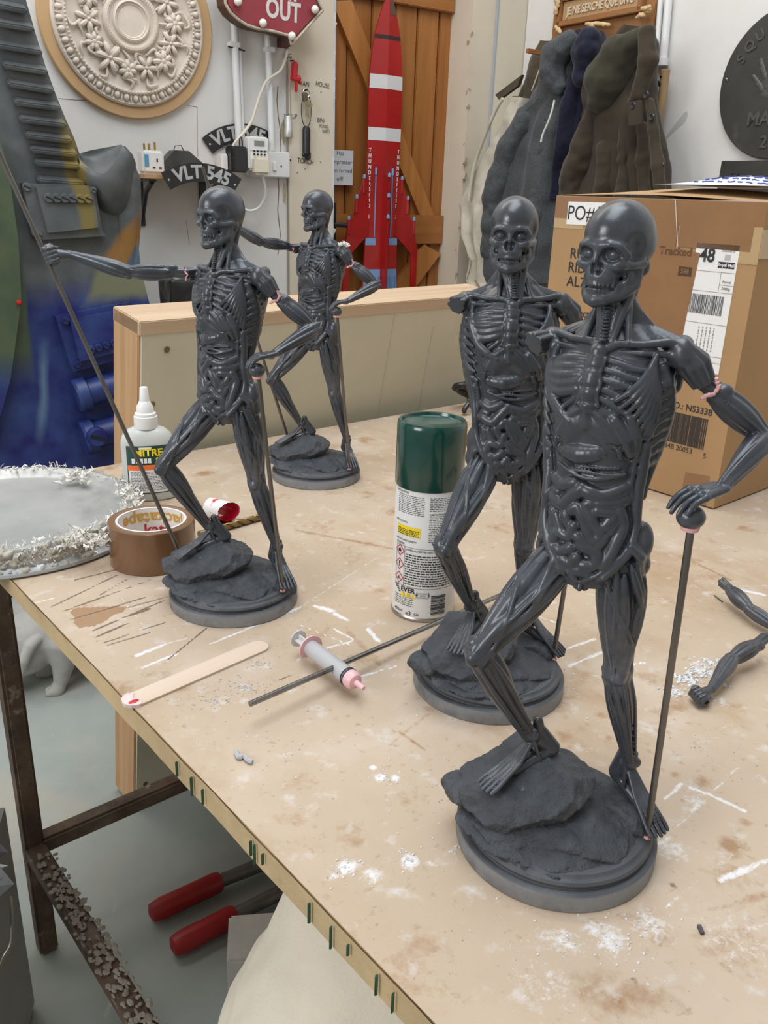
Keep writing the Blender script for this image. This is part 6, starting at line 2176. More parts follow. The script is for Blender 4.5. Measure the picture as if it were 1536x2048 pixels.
# ---- white pipes, wooden handle and shears on the coat wall
for lab_, a_, c_, r_ in (('thin white pipe behind the parka beside the motto board', (1322, -10), (1312, 128), .008), ('white pipe with a collar, running down past the wooden handle', (1338, -10), (1326, 128), .011)):
    A_, C_ = pv(WB, *a_, -.016), pv(WB, *c_, -.016)
    t = on_wall(WB, 'white_pipe', lab_, 'pipe', C_.x, C_.z)
    MB().tube([(0, -.016, 0), (A_.x - C_.x, -.016, A_.z - C_.z)], r_, 14).build('pipe', PVC, t)
    MB().tube([(0, -.016, -.004), (.0, -.016, .014)], r_ * 1.35, 14).build('pipe_collar', PVC, t)
A_, C_ = pv(WB, 1331, 140, -.04), pv(WB, 1312, 262, -.04)
t = on_wall(WB, 'tool_handle', 'pale wooden tool handle hanging beside the parka', 'handle', A_.x, A_.z)
d = C_ - A_
MB().tube(smooth_path([(0, -.04, .002), (.0, -.04, -.01), (d.x * .5 + .004, -.04, d.z * .5), (d.x, -.04, d.z), (d.x * 1.4, -.04, d.z * 1.5)], 4), [.006, .012, .0135, .0135, .013, .0128, .012, .012, .012, .012, .012, .012, .012, .012, .012, .012, .012], 14).build('wood_shaft', mat('ash_handle', (.42, .27, .13), rough=.55, var=.25, scale=20, stretch=(4, 4, .5)), t)
MB().lathe([(0, 0), (.0035, 0), (0, .001)], 10, (-.002, -.0535, -.018), 'Y').build('hanging_hole', BLACKM, t)
A_ = pv(WB, 1306, 152, -.05)
t = on_wall(WB, 'tin_snips', 'pair of snips with white and red grips hanging beside the parka', 'snips', A_.x, A_.z)
lp_ = [(.010 * math.cos(k / 14 * 2 * PI), -.05, .006 + .018 * math.sin(k / 14 * 2 * PI)) for k in range(15)]
MB().tube(lp_, .0030, 8).build('grip', WHITEP, t)
MB().tube([(x * 1.25, y + .002, z * 1.2) for x, y, z in lp_[:9]], .0028, 8).build('red_grip', REDK, t)
MB().tube([(.0, -.05, -.012), (-.004, -.05, -.06)], .006, 8).build('blade', CHROME, t)
MB().prism([(.010, -.006), (.034, -.022), (.030, -.030), (.008, -.022)], -.056, -.046).build('black_catch', BLACKM, t, False)

# ---- pale wall scuff
b = MB()
b.prism([WB.at(a_, c_) for a_, c_ in ((1368, 226), (1374, 222), (1376, 230), (1370, 244), (1345, 266), (1330, 282), (1331, 274))], -.0006, .001)
b.build('glue_scuff', mat('grey_scuff', (.50, .50, .48), rough=.7), wr, False)

# ---- round hand-print plaque and small plate
SLATE = mat('black_cast_plaque', (.045, .045, .042), rough=.5, var=.3, scale=12, bump=.15, bscale=200, layers=(((.10, .095, .085), 9, .58, .78, None),))
RAIS = mat('raised_plaque_metal', (.085, .083, .077), rough=.42, var=.3, scale=60)
pr = .178
pc = (pv(WB, 1438, 180, -.02).x + pr, pv(WB, 1438, 176, -.02).z)
pq = on_wall(WB, 'hand_plaque', 'round black plaque cast with a hand print and raised letters', 'plaque', pc[0], pc[1], -.002)
MB().lathe([(0, 0), (pr, 0), (pr, .012), (pr - .002, .014), (0, .014)], 96, axis='Y').build('plaque_disc', SLATE, pq)
def ringtext(s_, a0, step, r_, size):
    for k, ch in enumerate(s_):
        a_ = R(a0 + step * k)
        text(ch, size, RAIS, pq, (r_ * math.sin(a_), -.0150, r_ * math.cos(a_)), rot=Matrix.Rotation(a_, 3, 'Y') @ Matrix.Rotation(PI / 2, 3, 'X'), depth=.0015, bold=.0008)
ringtext('SQU', -63, 14, .140, .036)
text('MA', .046, RAIS, pq, (-.044, -.0150, -.082), depth=.0016, bold=.001, squash=1.05)
text('2', .042, RAIS, pq, (-.018, -.0150, -.138), depth=.0016, bold=.001)
F_ = Field((-70, -26, -60), (40, -6, 90), 1.2)
hand = [((-8, -20), 26, 30)]
F_.ell((0, -14, -8), (28, 4, 30), None, 2)
for (x0, z0, x1, z1, r_) in ((-18, 12, -38, 52, 6.5), (-6, 18, -14, 68, 7), (8, 18, 10, 70, 7), (20, 12, 30, 56, 6.5), (-22, -16, -52, 16, 7)):
    F_.chain([(x0, -14.5, z0), ((x0 + x1) / 2, -15, (z0 + z1) / 2), (x1, -14.5, z1)], [r_, r_ * .95, r_ * .8], 2)
me = F_.mesh('hand_relief')
for v in me.vertices:
    v.co.y = -.0138 + (v.co.y + .0145) * .35
hr_ = link('hand_relief', roughen(me, [(.006, .0006)], 3), RAIS, pq, True, 180)
hr_.location = (-.030, 0, .005)
MB().ball((-.163, -.0145, .020), (.004, .002, .004), 8, 5).build('fixing_screw', CHROME, pq)
A_ = pv(WB, 1443, 322, -.012)
pt_ = on_wall(WB, 'black_plate', 'small black plate under the round hand-print plaque', 'plate', A_.x + .09, A_.z - .04)
MB().box((0, -.006, 0), (.18, .012, .08), bev=.001).build('plate_body', SLATE, pt_)
for k in range(2):
    MB().ball((-.045 + .018 * k, -.012, .004), (.006, .003, .006), 8, 5).build('raised_dot', BLACKM, pt_)
# ------------------------------------------------------------------ coats on the pegs
def cloth(name, col, col2, **kw):
    return mat(name, col, rough=.9, col2=col2, scale=kw.get('scale', 16), bump=kw.get('bump', .35), bscale=kw.get('bscale', 260), sheen=.15, spec=.2, layers=kw.get('layers', ()))

COAT_O = None
def coat_grid(rows, y0, depth, folds, amp, seed, nu=120, flare=0.0):
    """rows: (py, px_left, px_right) top to bottom, read on the plane in front of the wall"""
    gg = random.Random(seed)
    pts = []
    for (py, pl, pr_) in rows:
        a, c = pv(WB, pl, py, y0), pv(WB, pr_, py, y0)
        pts.append((a.x, a.z, c.x, c.z))
    nv = len(rows) * 9
    ph = [gg.uniform(0, 6.28) for _ in range(6)]
    def fn(u, v):
        k = v * (len(pts) - 1)
        i = min(int(k), len(pts) - 2)
        t = k - i
        t = t * t * (3 - 2 * t) * .5 + t * .5
        L_ = [pts[i][j] + (pts[i + 1][j] - pts[i][j]) * t for j in range(4)]
        if u < .72:
            s = u / .72
            th = PI * (1 - s)
            x = (L_[0] + L_[2]) / 2 + (L_[2] - L_[0]) / 2 * math.cos(th) * -1 * -1
            f = math.sin(th) ** .6 if math.sin(th) > 0 else 0
            ap = amp * min(1, .15 + v * 1.3)
            q1 = math.sin(folds * s * 2 * PI + ph[0] + 1.1 * math.sin(v * 2.2 + ph[1]))
            q2 = math.sin(folds * 2.3 * s * 2 * PI + ph[2] + v * 3 + 1.5 * math.sin(v * 4 + ph[3]))
            w = (.8 * q1 + .45 * (1 - 2 * abs(q1)) * math.sin(3 * v + ph[4]) + .16 * q2) * ap * f * (.75 + .5 * math.sin(5 * s + 3 * v + ph[5]))
            y = y0 + .02 - depth * f * (.75 + .25 * math.sin(PI * min(1, v * 1.1))) - w
            z = L_[1] + (L_[3] - L_[1]) * (1 + math.cos(th)) / 2
            return (x, y, z)
        s = (u - .72) / .28
        x = L_[2] + (L_[0] - L_[2]) * s
        return (x, y0 + .025, L_[3] + (L_[1] - L_[3]) * s)
    return MB().grid(fn, nu, nv, True)


def coat(name, label, cat, hook, rows, y0, depth, folds, amp, seed, m):
    p = pv(WB, *hook, y0)
    t = on_wall(WB, name, label, cat, p.x, p.z)
    b = coat_grid(rows, y0, depth, folds, amp, seed)
    b.v = [(x - p.x, y, z - p.z) for x, y, z in b.v]
    o = b.build('coat_body', m, t, True, 180)
    roughen(o.data, [(.11, .012), (.05, .006), (.022, .002)], seed)
    return t, p


def lump(t, name, pts, rs, m, seed=1, k=8, amp=.0035, h=4.0):
    """a rounded fold of cloth through local points (metres)"""
    P = np.array(pts) * 1000
    mx_ = max(rs) * 1000 + 14
    F_ = Field(P.min(0) - mx_, P.max(0) + mx_, h)
    for i in range(len(P) - 1):
        F_.cone(P[i], P[i + 1], rs[i] * 1000, rs[i + 1] * 1000, k)
    me = roughen(F_.mesh(name), [(.05, amp * 2), (.02, amp)], seed)
    return link(name, me, m, t, True, 180)


CANV = cloth('cream_canvas', (.60, .56, .47), (.48, .44, .36), layers=(((.36, .32, .25), 8, .62, .75, None),))
WAX = cloth('olive_brown_waxed_cotton', (.085, .068, .042), (.055, .045, .030), bump=.15)
GREY = cloth('charcoal_marl_jersey', (.050, .056, .062), (.085, .092, .098), scale=240, bump=.3, bscale=500)
NAVY = cloth('navy_jersey', (.010, .011, .026), (.018, .019, .038), scale=60)
PARK = cloth('dark_olive_cotton', (.052, .040, .026), (.036, .028, .019), scale=10, bump=.2)
PARKH = cloth('dark_olive_lining', (.050, .047, .029), (.036, .034, .022), scale=10, bump=.2)
CORD = mat('white_cord', (.70, .68, .64), rough=.8)

# cream coat hanging furthest towards the door
t, p = coat('canvas_coat', 'cream canvas coat hanging next to the grey hooded top', 'coat', (1045, 100), [(195, 1030, 1048), (240, 1006, 1036), (300, 975, 1020), (370, 938, 1000), (410, 920, 990), (470, 925, 985), (520, 938, 982), (562, 926, 985), (574, 940, 990)], -.160, .045, 1.6, .012, 2, CANV)
a = [pv(WB, x, y, -.085) - Vector((p.x, 0, p.z)) for x, y in ((962, 402), (975, 330), (1010, 240), (1030, 205))]
MB().tube(smooth_path([(v.x + .06, -.19, v.z) for v in a], 5), .006, 8).build('front_edge', CANV, t)
MB().box((0, -.09, .0), (.012, .10, .012)).build('peg', MB_W, t)
t, p = coat('waxed_jacket', 'olive brown waxed jacket with a pointed collar, behind the grey hooded top', 'jacket', (1083, 80), [(80, 1074, 1095), (110, 1062, 1100), (150, 1048, 1102), (190, 1032, 1104), (230, 1012, 1100), (270, 995, 1096), (310, 978, 1090), (345, 972, 1080)], -.045, .04, 1.6, .005, 5, WAX)
c = [pv(WB, x, y, -.09) - Vector((p.x, 0, p.z)) for x, y in ((995, 190), (1048, 150), (1040, 172), (1002, 200))]
MB().prism([(v.x, v.z) for v in c], -.100, -.088).build('collar_point', WAX, t, False)
MB().tube(smooth_path([(v.x, -.10, v.z) for v in [pv(WB, x, y, -.09) - Vector((p.x, 0, p.z)) for x, y in ((1090, 120), (1080, 150), (1068, 182))]], 5), .0025, 8).build('piping', CANV, t)
t, p = coat('grey_hooded_top', 'charcoal marl hooded top with a white drawstring', 'hoodie', (1138, 70), [(72, 1128, 1150), (100, 1100, 1158), (130, 1092, 1160), (170, 1086, 1150), (200, 1066, 1146), (225, 1028, 1142), (260, 1006, 1136), (320, 990, 1128), (400, 968, 1120), (480, 958, 1114), (540, 955, 1110), (566, 960, 1108)], -.13, .075, 2.6, .020, 8, GREY)
lump(t, 'hood', [tuple(pv(WB, x, y, -.19) - Vector((p.x, .0, p.z))) for x, y in ((1136, 84), (1112, 108), (1106, 140), (1118, 175))], [.030, .042, .040, .022], GREY, 4)
a = [pv(WB, x, y, -.225) - Vector((p.x, 0, p.z)) for x, y in ((1109, 200), (1104, 222), (1096, 245), (1086, 268), (1082, 284))]
MB().tube(smooth_path([tuple(v) for v in a], 4), .0032, 8).build('drawstring', CORD, t)
for (ch, rr, sd_) in ((((1052, 232), (1018, 300), (990, 400), (978, 500)), (.030, .042, .040, .034), 31), (((1098, 240), (1080, 330), (1070, 430), (1066, 520)), (.012, .020, .022, .020), 33)):
    lump(t, 'sleeve' if sd_ == 31 else 'cloth_fold', [tuple(pv(WB, x, y, -.166) - Vector((p.x, 0, p.z))) for x, y in ch], rr, GREY, sd_, k=10)
t, p = coat('navy_hooded_top', 'dark navy hooded top squeezed between the grey top and the parka', 'hoodie', (1178, 66), [(66, 1160, 1196), (90, 1152, 1204), (130, 1146, 1206), (180, 1138, 1200), (230, 1130, 1190), (290, 1122, 1180), (340, 1120, 1150), (400, 1112, 1140)], -.10, .085, 1.8, .014, 11, NAVY)
lump(t, 'hood', [tuple(pv(WB, x, y, -.17) - Vector((p.x, .0, p.z))) for x, y in ((1178, 80), (1172, 110), (1164, 150))], [.032, .040, .03], NAVY, 9)
t, p = coat('hooded_parka', 'dark olive hooded parka with a buttoned flap', 'coat', (1282, 56), [(58, 1262, 1300), (80, 1232, 1308), (110, 1205, 1308), (150, 1186, 1306), (190, 1178, 1306), (215, 1182, 1308), (240, 1176, 1314), (280, 1160, 1322), (330, 1136, 1330), (380, 1124, 1334), (440, 1118, 1336), (520, 1112, 1338)], -.14, .10, 2.6, .022, 15, PARK)
lump(t, 'hood', [tuple(pv(WB, x, y, -.22) - Vector((p.x, .0, p.z))) for x, y in ((1282, 76), (1240, 110), (1212, 160), (1205, 195))], [.026, .048, .062, .040], PARKH, 12, amp=.003)
lump(t, 'hood_edge', [tuple(pv(WB, x, y, -.235) - Vector((p.x, .0, p.z))) for x, y in ((1292, 66), (1296, 120), (1278, 190), (1262, 205))], [.022, .022, .020, .014], PARK, 14, amp=.002)
o_ = Vector((p.x, 0, p.z))
c = [pv(WB, x, y, -.262) - o_ for x, y in ((1258, 205), (1282, 200), (1286, 248), (1260, 252))]
MB().prism([(v.x, v.z) for v in c], -.268, -.258).build('pocket_flap', PARK, t, False)
for x, y in ((1264, 211), (1290, 190), (1301, 234), (1312, 330)):
    v = pv(WB, x, y, -.272) - o_
    MB().lathe([(0, 0), (.0085, 0), (.009, .002), (.007, .004), (.005, .003), (0, .003)], 16, (v.x, -.266 if y != 330 else -.25, v.z), 'Y').build('button', CABLE, t)
a = [pv(WB, x, y, -.25) - o_ for x, y in ((1300, 205), (1306, 260), (1316, 330), (1322, 400))]
lump(t, 'button_placket', [tuple(v) for v in a], [.012, .014, .016, .016], PARK, 17, amp=.002)

for (ch, rr, sd_) in ((((1192, 225), (1170, 290), (1148, 360), (1140, 440)), (.030, .042, .042, .036), 41), (((1222, 230), (1214, 300), (1206, 380), (1204, 460)), (.014, .022, .024, .022), 43), (((1250, 255), (1246, 320), (1244, 390), (1244, 460)), (.010, .018, .022, .02), 45), (((1284, 255), (1288, 320), (1292, 390), (1294, 460)), (.010, .016, .018, .018), 47)):
    lump(t, 'sleeve' if sd_ == 41 else 'cloth_fold', [tuple(pv(WB, x, y, -.200) - o_) for x, y in ch], rr, PARK, sd_, k=10)

# ---- wooden cabinet below the coats
q = pv(WB, 1085, 572, -.03)
cab = on_wall(WB, 'wooden_cabinet', 'brown wooden cabinet standing below the hanging coats', 'cabinet', .45, 0)
MB().box((0, -.10, .42), (.62, .18, .84), bev=.003).build('cabinet_body', MB_W, cab)
for k in range(3):
    MB().box((0, -.193, .20 + .25 * k), (.56, .012, .22), bev=.003).build('drawer_front', PINEH, cab)
    MB().ball((0, -.208, .20 + .25 * k), .012, 10, 7).build('knob', BRASS, cab)
MB().box((0, -.105, .848), (.64, .20, .016), bev=.002).build('cabinet_top', MB_W, cab)
# ------------------------------------------------------------------ painted machine prop at the left, standing before the wall
SC = Frame(WA.w(0, -.34, 0), 34)
PAINT = mat('mottled_hull_paint', (.085, .095, .10), rough=.5, col2=(.135, .15, .13), scale=5, bump=.1, bscale=90)
def hull_paint():
    """grey above, deep blue below, with ochre, green and pale blue diagonal patches"""
    m = bpy.data.materials.new('camouflage_hull')
    m.use_nodes = True
    nt = m.node_tree
    b = nt.nodes['Principled BSDF']
    b.inputs['Roughness'].default_value = .45
    tc = nt.nodes.new('ShaderNodeTexCoord')
    xyz = nt.nodes.new('ShaderNodeSeparateXYZ')
    nt.links.new(tc.outputs['Object'], xyz.inputs[0])
    nz = nt.nodes.new('ShaderNodeTexNoise')
    nz.inputs['Scale'].default_value = 5
    nz.inputs['Detail'].default_value = 7
    nt.links.new(tc.outputs['Object'], nz.inputs['Vector'])

    def math_(op, a, c):
        n = nt.nodes.new('ShaderNodeMath')
        n.operation = op
        for i, v in enumerate((a, c)):
            if isinstance(v, (int, float)):
                n.inputs[i].default_value = v
            else:
                nt.links.new(v, n.inputs[i])
        return n.outputs[0]

    def lin(ax, az, c, soft, wob=.10):
        """smooth step across the line ax*x + az*z = c"""
        v = math_('ADD', math_('MULTIPLY', xyz.outputs['X'], ax), math_('MULTIPLY', xyz.outputs['Z'], az))
        v = math_('ADD', v, math_('MULTIPLY', nz.outputs['Fac'], wob))
        r = nt.nodes.new('ShaderNodeMapRange')
        r.inputs['From Min'].default_value = c + wob * .5 - soft
        r.inputs['From Max'].default_value = c + wob * .5 + soft
        nt.links.new(v, r.inputs['Value'])
        return r.outputs['Result']

    def mix(f, a, c):
        x = nt.nodes.new('ShaderNodeMix')
        x.data_type = 'RGBA'
        nt.links.new(f, x.inputs['Factor'])
        for k, v in (('A', a), ('B', c)):
            if isinstance(v, tuple):
                x.inputs[k].default_value = (*v, 1)
            else:
                nt.links.new(v, x.inputs[k])
        return x.outputs['Result']

    def stripe(ax, az, c0, c1, soft=.006, wob=.06):
        return math_('MULTIPLY', lin(ax, az, c0, soft, wob), math_('SUBTRACT', 1.0, lin(ax, az, c1, soft, wob)))
    n2 = nt.nodes.new('ShaderNodeTexNoise')
    n2.inputs['Scale'].default_value = 14
    n2.inputs['Detail'].default_value = 8
    nt.links.new(tc.outputs['Object'], n2.inputs['Vector'])
    r2 = nt.nodes.new('ShaderNodeMapRange')
    r2.inputs['From Min'].default_value = .35
    r2.inputs['From Max'].default_value = .7
    nt.links.new(n2.outputs['Fac'], r2.inputs['Value'])
    grey = mix(r2.outputs['Result'], (.070, .078, .085), (.125, .135, .135))
    blue = mix(r2.outputs['Result'], (.010, .012, .11), (.030, .060, .20))
    c = mix(lin(0, 1, .895, .03, .12), blue, grey)
    green = mix(r2.outputs['Result'], (.085, .115, .060), (.050, .075, .050))
    f = math_('MULTIPLY', math_('SUBTRACT', 1.0, lin(1, 0.0, .443, .005, .03)), math_('MULTIPLY', lin(0, 1, .72, .05), math_('SUBTRACT', 1.0, lin(0, 1, 1.22, .05))))
    c = mix(f, c, green)
    low = math_('MULTIPLY', math_('SUBTRACT', 1.0, lin(0, 1, 1.075, .03, .1)), lin(0, 1, .93, .02, .06))
    right = lin(1, 0, .625, .01)
    c = mix(math_('MULTIPLY', math_('MULTIPLY', stripe(.77, -.64, -.138, -.088), low), right), c, (.26, .13, .035))
    c = mix(math_('MULTIPLY', math_('MULTIPLY', stripe(.77, -.64, -.088, -.055), lin(0, 1, .87, .02)), right), c, (.075, .12, .17))
    f = math_('MULTIPLY', lin(.77, -.3, .185, .006, .06), math_('MULTIPLY', lin(0, 1, .87, .012), math_('SUBTRACT', 1.0, lin(0, 1, .945, .012))))
    c = mix(f, c, (.17, .18, .11))
    f = math_('MULTIPLY', stripe(1, .08, .662, .698), math_('MULTIPLY', lin(0, 1, 1.045, .01), math_('SUBTRACT', 1.0, lin(0, 1, 1.28, .04))))
    c = mix(f, c, (.20, .155, .05))
    c = mix(math_('MULTIPLY', stripe(1, -.12, .375, .392, .008, .04), stripe(0, 1, .56, .76, .04)), c, (.10, .17, .27))
    nt.links.new(c, b.inputs['Base Color'])
    bm_ = nt.nodes.new('ShaderNodeBump')
    bm_.inputs['Strength'].default_value = .12
    bm_.inputs['Distance'].default_value = .003
    nt.links.new(n2.outputs['Fac'], bm_.inputs['Height'])
    nt.links.new(bm_.outputs['Normal'], b.inputs['Normal'])
    return m
HULL = hull_paint()
prop = thing('machine_prop', 'large painted machine prop in grey, green and deep blue with louvres and bolts', 'prop', SC.o, SC.rz)
def sq(px, py, y=0.0):
    return SC.at(px, py, y)
out = [sq(a, c) for a, c in ((-140, -60), (40, -60), (52, 0), (72, 70), (92, 135), (112, 190), (130, 235), (148, 275), (158, 305), (178, 340), (215, 330), (250, 292), (266, 310), (275, 350), (278, 410), (276, 480), (282, 540), (297, 600), (312, 650), (322, 720), (318, 900), (290, 1060), (230, 1160), (150, 1200), (60, 1216), (-140, 1210))]
MB().prism(out, 0, .16).build('hull_plate', HULL, prop, False)
# raised left flank
fl_ = [sq(a, c, -.03) for a, c in ((-140, 250), (0, 285), (15, 330), (36, 480), (42, 600), (20, 760), (-20, 900), (-140, 920))]
MB().prism(fl_, -.035, .0).build('flank_plate', HULL, prop, False)
# curled shoulder: a scooped lip above, a swelling flank below
def qp(t, P):
    q = [Vector((*sq(a_, c_, y_), y_)) for a_, c_, y_ in P]
    k = t * (len(q) - 1)
    i = min(int(k), len(q) - 2)
    v = smooth_path([tuple(p) for p in q], 10)
    p = v[min(int(round(t * (len(v) - 1))), len(v) - 1)]
    return Vector((p.x, p.z, p.y))
rim_ = ((157, 308, .02), (180, 301, .02), (212, 295, .01), (243, 289, .0))
lip_ = ((157, 316, -.005), (180, 337, -.04), (207, 347, -.06), (228, 326, -.05), (245, 292, -.01))
skirt = ((150, 345, .004), (176, 392, .004), (215, 430, .004), (255, 420, .004), (272, 330, .02))
PR, PL, PS = [[qp(i / 24, c_) for i in range(25)] for c_ in (rim_, lip_, skirt)]
b = MB()
b.grid(lambda u, v: PR[int(round(u * 24))].lerp(PL[int(round(u * 24))], v) + Vector((0, .030 * math.sin(PI * v) * math.sin(PI * u), 0)), 25, 9)
b.grid(lambda u, v: PL[int(round(u * 24))].lerp(PS[int(round(u * 24))], v) + Vector((0, -.022 * math.sin(PI * v) ** .8, 0)), 25, 12)
b.build('curled_shoulder', HULL, prop, True, 50)
E_ = [np.array([sq(a_, c_)[0] * 1000, 30, sq(a_, c_)[1] * 1000]) for a_, c_ in ((250, 318), (256, 360), (257, 430), (256, 500), (262, 580))]
F_ = Field(np.min(E_, 0) - 60, np.max(E_, 0) + 60, 4)
F_.chain(E_, [28, 40, 42, 36, 26], 8)
link('rolled_edge', F_.mesh('rolled_edge'), HULL, prop, True, 180)
# louvres
for k, (xa, ya, xb, yb) in enumerate(((-6, 8, 52, 20), (-6, 44, 66, 56), (-6, 88, 82, 102), (5, 128, 94, 142), (15, 165, 106, 180), (28, 202, 118, 213), (38, 236, 130, 247), (50, 268, 142, 279), (60, 297, 152, 306), (68, 323, 158, 330), (74, 358, 168, 365))):
    a, c = sq(xa, ya, -.01), sq(xb, yb, -.01)
    d = Vector((c[0] - a[0], 0, c[1] - a[1]))
    b = MB().box((0, 0, 0), (d.length, .028, .012), (R(28), 0, 0), bev=.003)
    ang = math.atan2(d.z, d.x)
    Mr = Matrix.Rotation(-ang, 3, 'Y')
    b.v = [tuple(Mr @ Vector(v) + Vector(((a[0] + c[0]) / 2, -.010, (a[1] + c[1]) / 2))) for v in b.v]
    b.build('louvre', HULL, prop)
def plate_box(name, pix, y0, y1, bev=True):
    P = [sq(a, c, y0) for a, c in pix]
    return MB().prism(P, y0, y1).build(name, HULL, prop, False)
pb = plate_box('control_box', ((46, 366), (168, 370), (190, 374), (205, 462), (213, 472), (78, 480), (66, 470)), -.035, .0)
plate_box('control_face', ((72, 374), (186, 376), (198, 455), (96, 466)), -.046, -.03)
def bolt(px, py, y, r, slot=True, name='bolt'):
    x, z = sq(px, py, y)
    b = MB().lathe([(0, 0), (r, 0), (r, r * .5), (r * .85, r * .8), (0, r * .8)], 14, (x, y, z), 'Y')
    o = b.build(name, HULL, prop)
    if slot:
        MB().box((x, y - r * .82, z), (r * 1.5, r * .12, r * .3), (0, .4, 0)).build('bolt_slot', BLACKM, o, False)
for k in range(6):
    bolt(97 + 15.8 * k, 396 + .4 * k, -.046, .011, True, 'knob')
bolt(53, 374, -.035, .010)
bolt(76, 470, -.035, .010)
bolt(187, 380, -.046, .007)
plate_box('lower_box', ((112, 634), (245, 607), (248, 612), (258, 705), (250, 716), (147, 744), (136, 716)), -.03, .0)
plate_box('lower_face', ((140, 640), (242, 620), (250, 700), (160, 724)), -.045, -.02)
for a, c in ((131, 641), (156, 728), (250, 612)):
    bolt(a, c, -.032, .010)
for k in range(5):
    bolt(182 + 15 * k, 699 - 4.5 * k, -.046, .010)
def cyl(pa, pb_, r, name):
    a, c = sq(*pa, -.03), sq(*pb_, -.03)
    A_, C_ = Vector((a[0], -.02, a[1])), Vector((c[0], -.02, c[1]))
    d = (C_ - A_).normalized()
    o = MB().tube([A_ + d * .012, C_], r, 20).build(name, HULL, prop)
    MB().tube([A_ - d * .02, A_ - d * .014, A_ + d * .01, A_ + d * .014], [r * 1.15, r * 1.3, r * 1.3, r * 1.1], 22).build('end_flange', HULL, o)
cyl((168, 790), (300, 752), .034, 'upper_cylinder')
cyl((182, 875), (300, 842), .036, 'lower_cylinder')
bolt(192, 872, -.062, .026, True)
x, z = sq(40, 606, -.05)
MB().lathe([(0, 0), (.006, 0), (.006, .006), (.004, .009), (0, .010)], 14, (x, -.036, z), 'Y').build('red_lamp', REDK, prop)
x, z = sq(20, 606, -.05)
MB().box((x - .03, .10, .03), (.6, .12, .06), bev=.004).build('foot_rail', mat('dark_skid', (.03, .03, .04), rough=.7), prop)

# ---- black bag beyond the panel
q = SC.at(372, 640, .10)
bag = thing('black_bag', 'black fabric bag standing between the prop and the wall', 'bag', SC.w(q[0] + .01, .10, 0), SC.rz)
zt_ = SC.at(365, 562, .10)[1]
F_ = Field((-90, -80, -4), (100, 80, zt_ * 1000 + 20), 6)
F_.func((-90, -80, -4), (100, 80, zt_ * 1000 + 20), lambda X, Y, Z: np.maximum(np.maximum(np.abs(X) - 62, np.abs(Y) - 45), np.maximum(Z - zt_ * 1000, -Z)) - 6, 1)
link('bag_body', roughen(F_.mesh('bag_body'), [(.05, .006), (.02, .002)], 5), CABLE, bag, True, 60)
MB().tube(smooth_path([(-.05, -.03, zt_), (-.04, -.04, zt_ + .012), (.03, -.04, zt_ + .014), (.06, -.03, zt_)], 5), .006, 8).build('bag_rim', mat('grey_webbing', (.30, .30, .31), rough=.6), bag)

# ------------------------------------------------------------------ plaster pig under the bench
PIGM = mat('grey_plaster_pig', (.42, .415, .385), rough=.8, var=.15, scale=12, bump=.15, bscale=120, layers=(((.38, .36, .33), 7, .60, .75, None),))
foot = on_z(125, 1392, 0)
# the pig faces the left, seen from its right side
foot = on_z(112, 1391, 0)
pig = thing('plaster_pig', 'grey plaster pig sculpture standing on the floor', 'pig sculpture', (foot.x - .022, foot.y + .03, 0), R(26))
def build_pig():
    F_ = Field((-290, -140, -4), (420, 220, 330), 4.0)
    F_.ell((170, 40, 190), (190, 92, 92), None, 20)
    F_.ell((40, 40, 190), (90, 88, 92), None, 25)
    F_.ell((-28, 30, 160), (85, 68, 68), None, 30)
    F_.chain([(-52, 25, 135), (-100, 16, 88), (-132, 12, 58)], [56, 42, 36], 22)
    F_.ell((-144, 10, 52), (14, 34, 34), None, 8)
    F_.ell((-52, 20, 112), (66, 56, 52), None, 20)
    for y, x in ((-22, 28), (92, 10)):
        F_.chain([(x + 20, y, 150), (x + 8, y - 4, 80), (x - 4, y - 6, 30), (x - 14, y - 8, 12)], [54, 30, 19, 20], 14)
        F_.ell((x - 26, y - 16, 9), (20, 10, 12), None, 4)
        F_.ell((x - 26, y + 2, 9), (20, 10, 12), None, 4)
        F_.chain([(280 + x * .3, y, 130), (296, y, 60), (290, y, 14)], [60, 30, 22], 14)
    # ears flopping forward
    for y, s in ((-40, -1), (92, 1)):
        F_.chain([(-18, y - 2 * s, 186), (-42, y + 10 * s, 172), (-62, y + 16 * s, 136), (-70, y + 12 * s, 100)], [12, 15, 15, 8], 3)
        F_.ell((-88, y * .6 + 12, 112), (8, 6, 5), None, 5)
    F_.chain([(-10, 78, 205), (-36, 92, 236), (-52, 98, 244)], [20, 17, 8], 5)
    F_.chain([(-140, -24, 44), (-100, -38, 52), (-64, -40, 76)], [3, 4, 3], 3, 'sub')
    return roughen(F_.mesh('pig_body'), [(.05, .003), (.02, .001)], 4)
pgo = link('pig_body', build_pig(), PIGM, pig, True, 180)
pgo.data.transform(Matrix.Scale(.86, 4))
sl = Matrix.Scale(1.0, 4)

# a white crate edge behind the pig
q = on_z(70, 1290, 0)
cr8 = thing('plaster_block', 'pale plaster block on the floor behind the pig', 'block', (q.x + .03, q.y - .02, 0), TF.rz)
MB().box((0, 0, .07), (.26, .14, .14), bev=.008).build('block_body', PIGM, cr8)

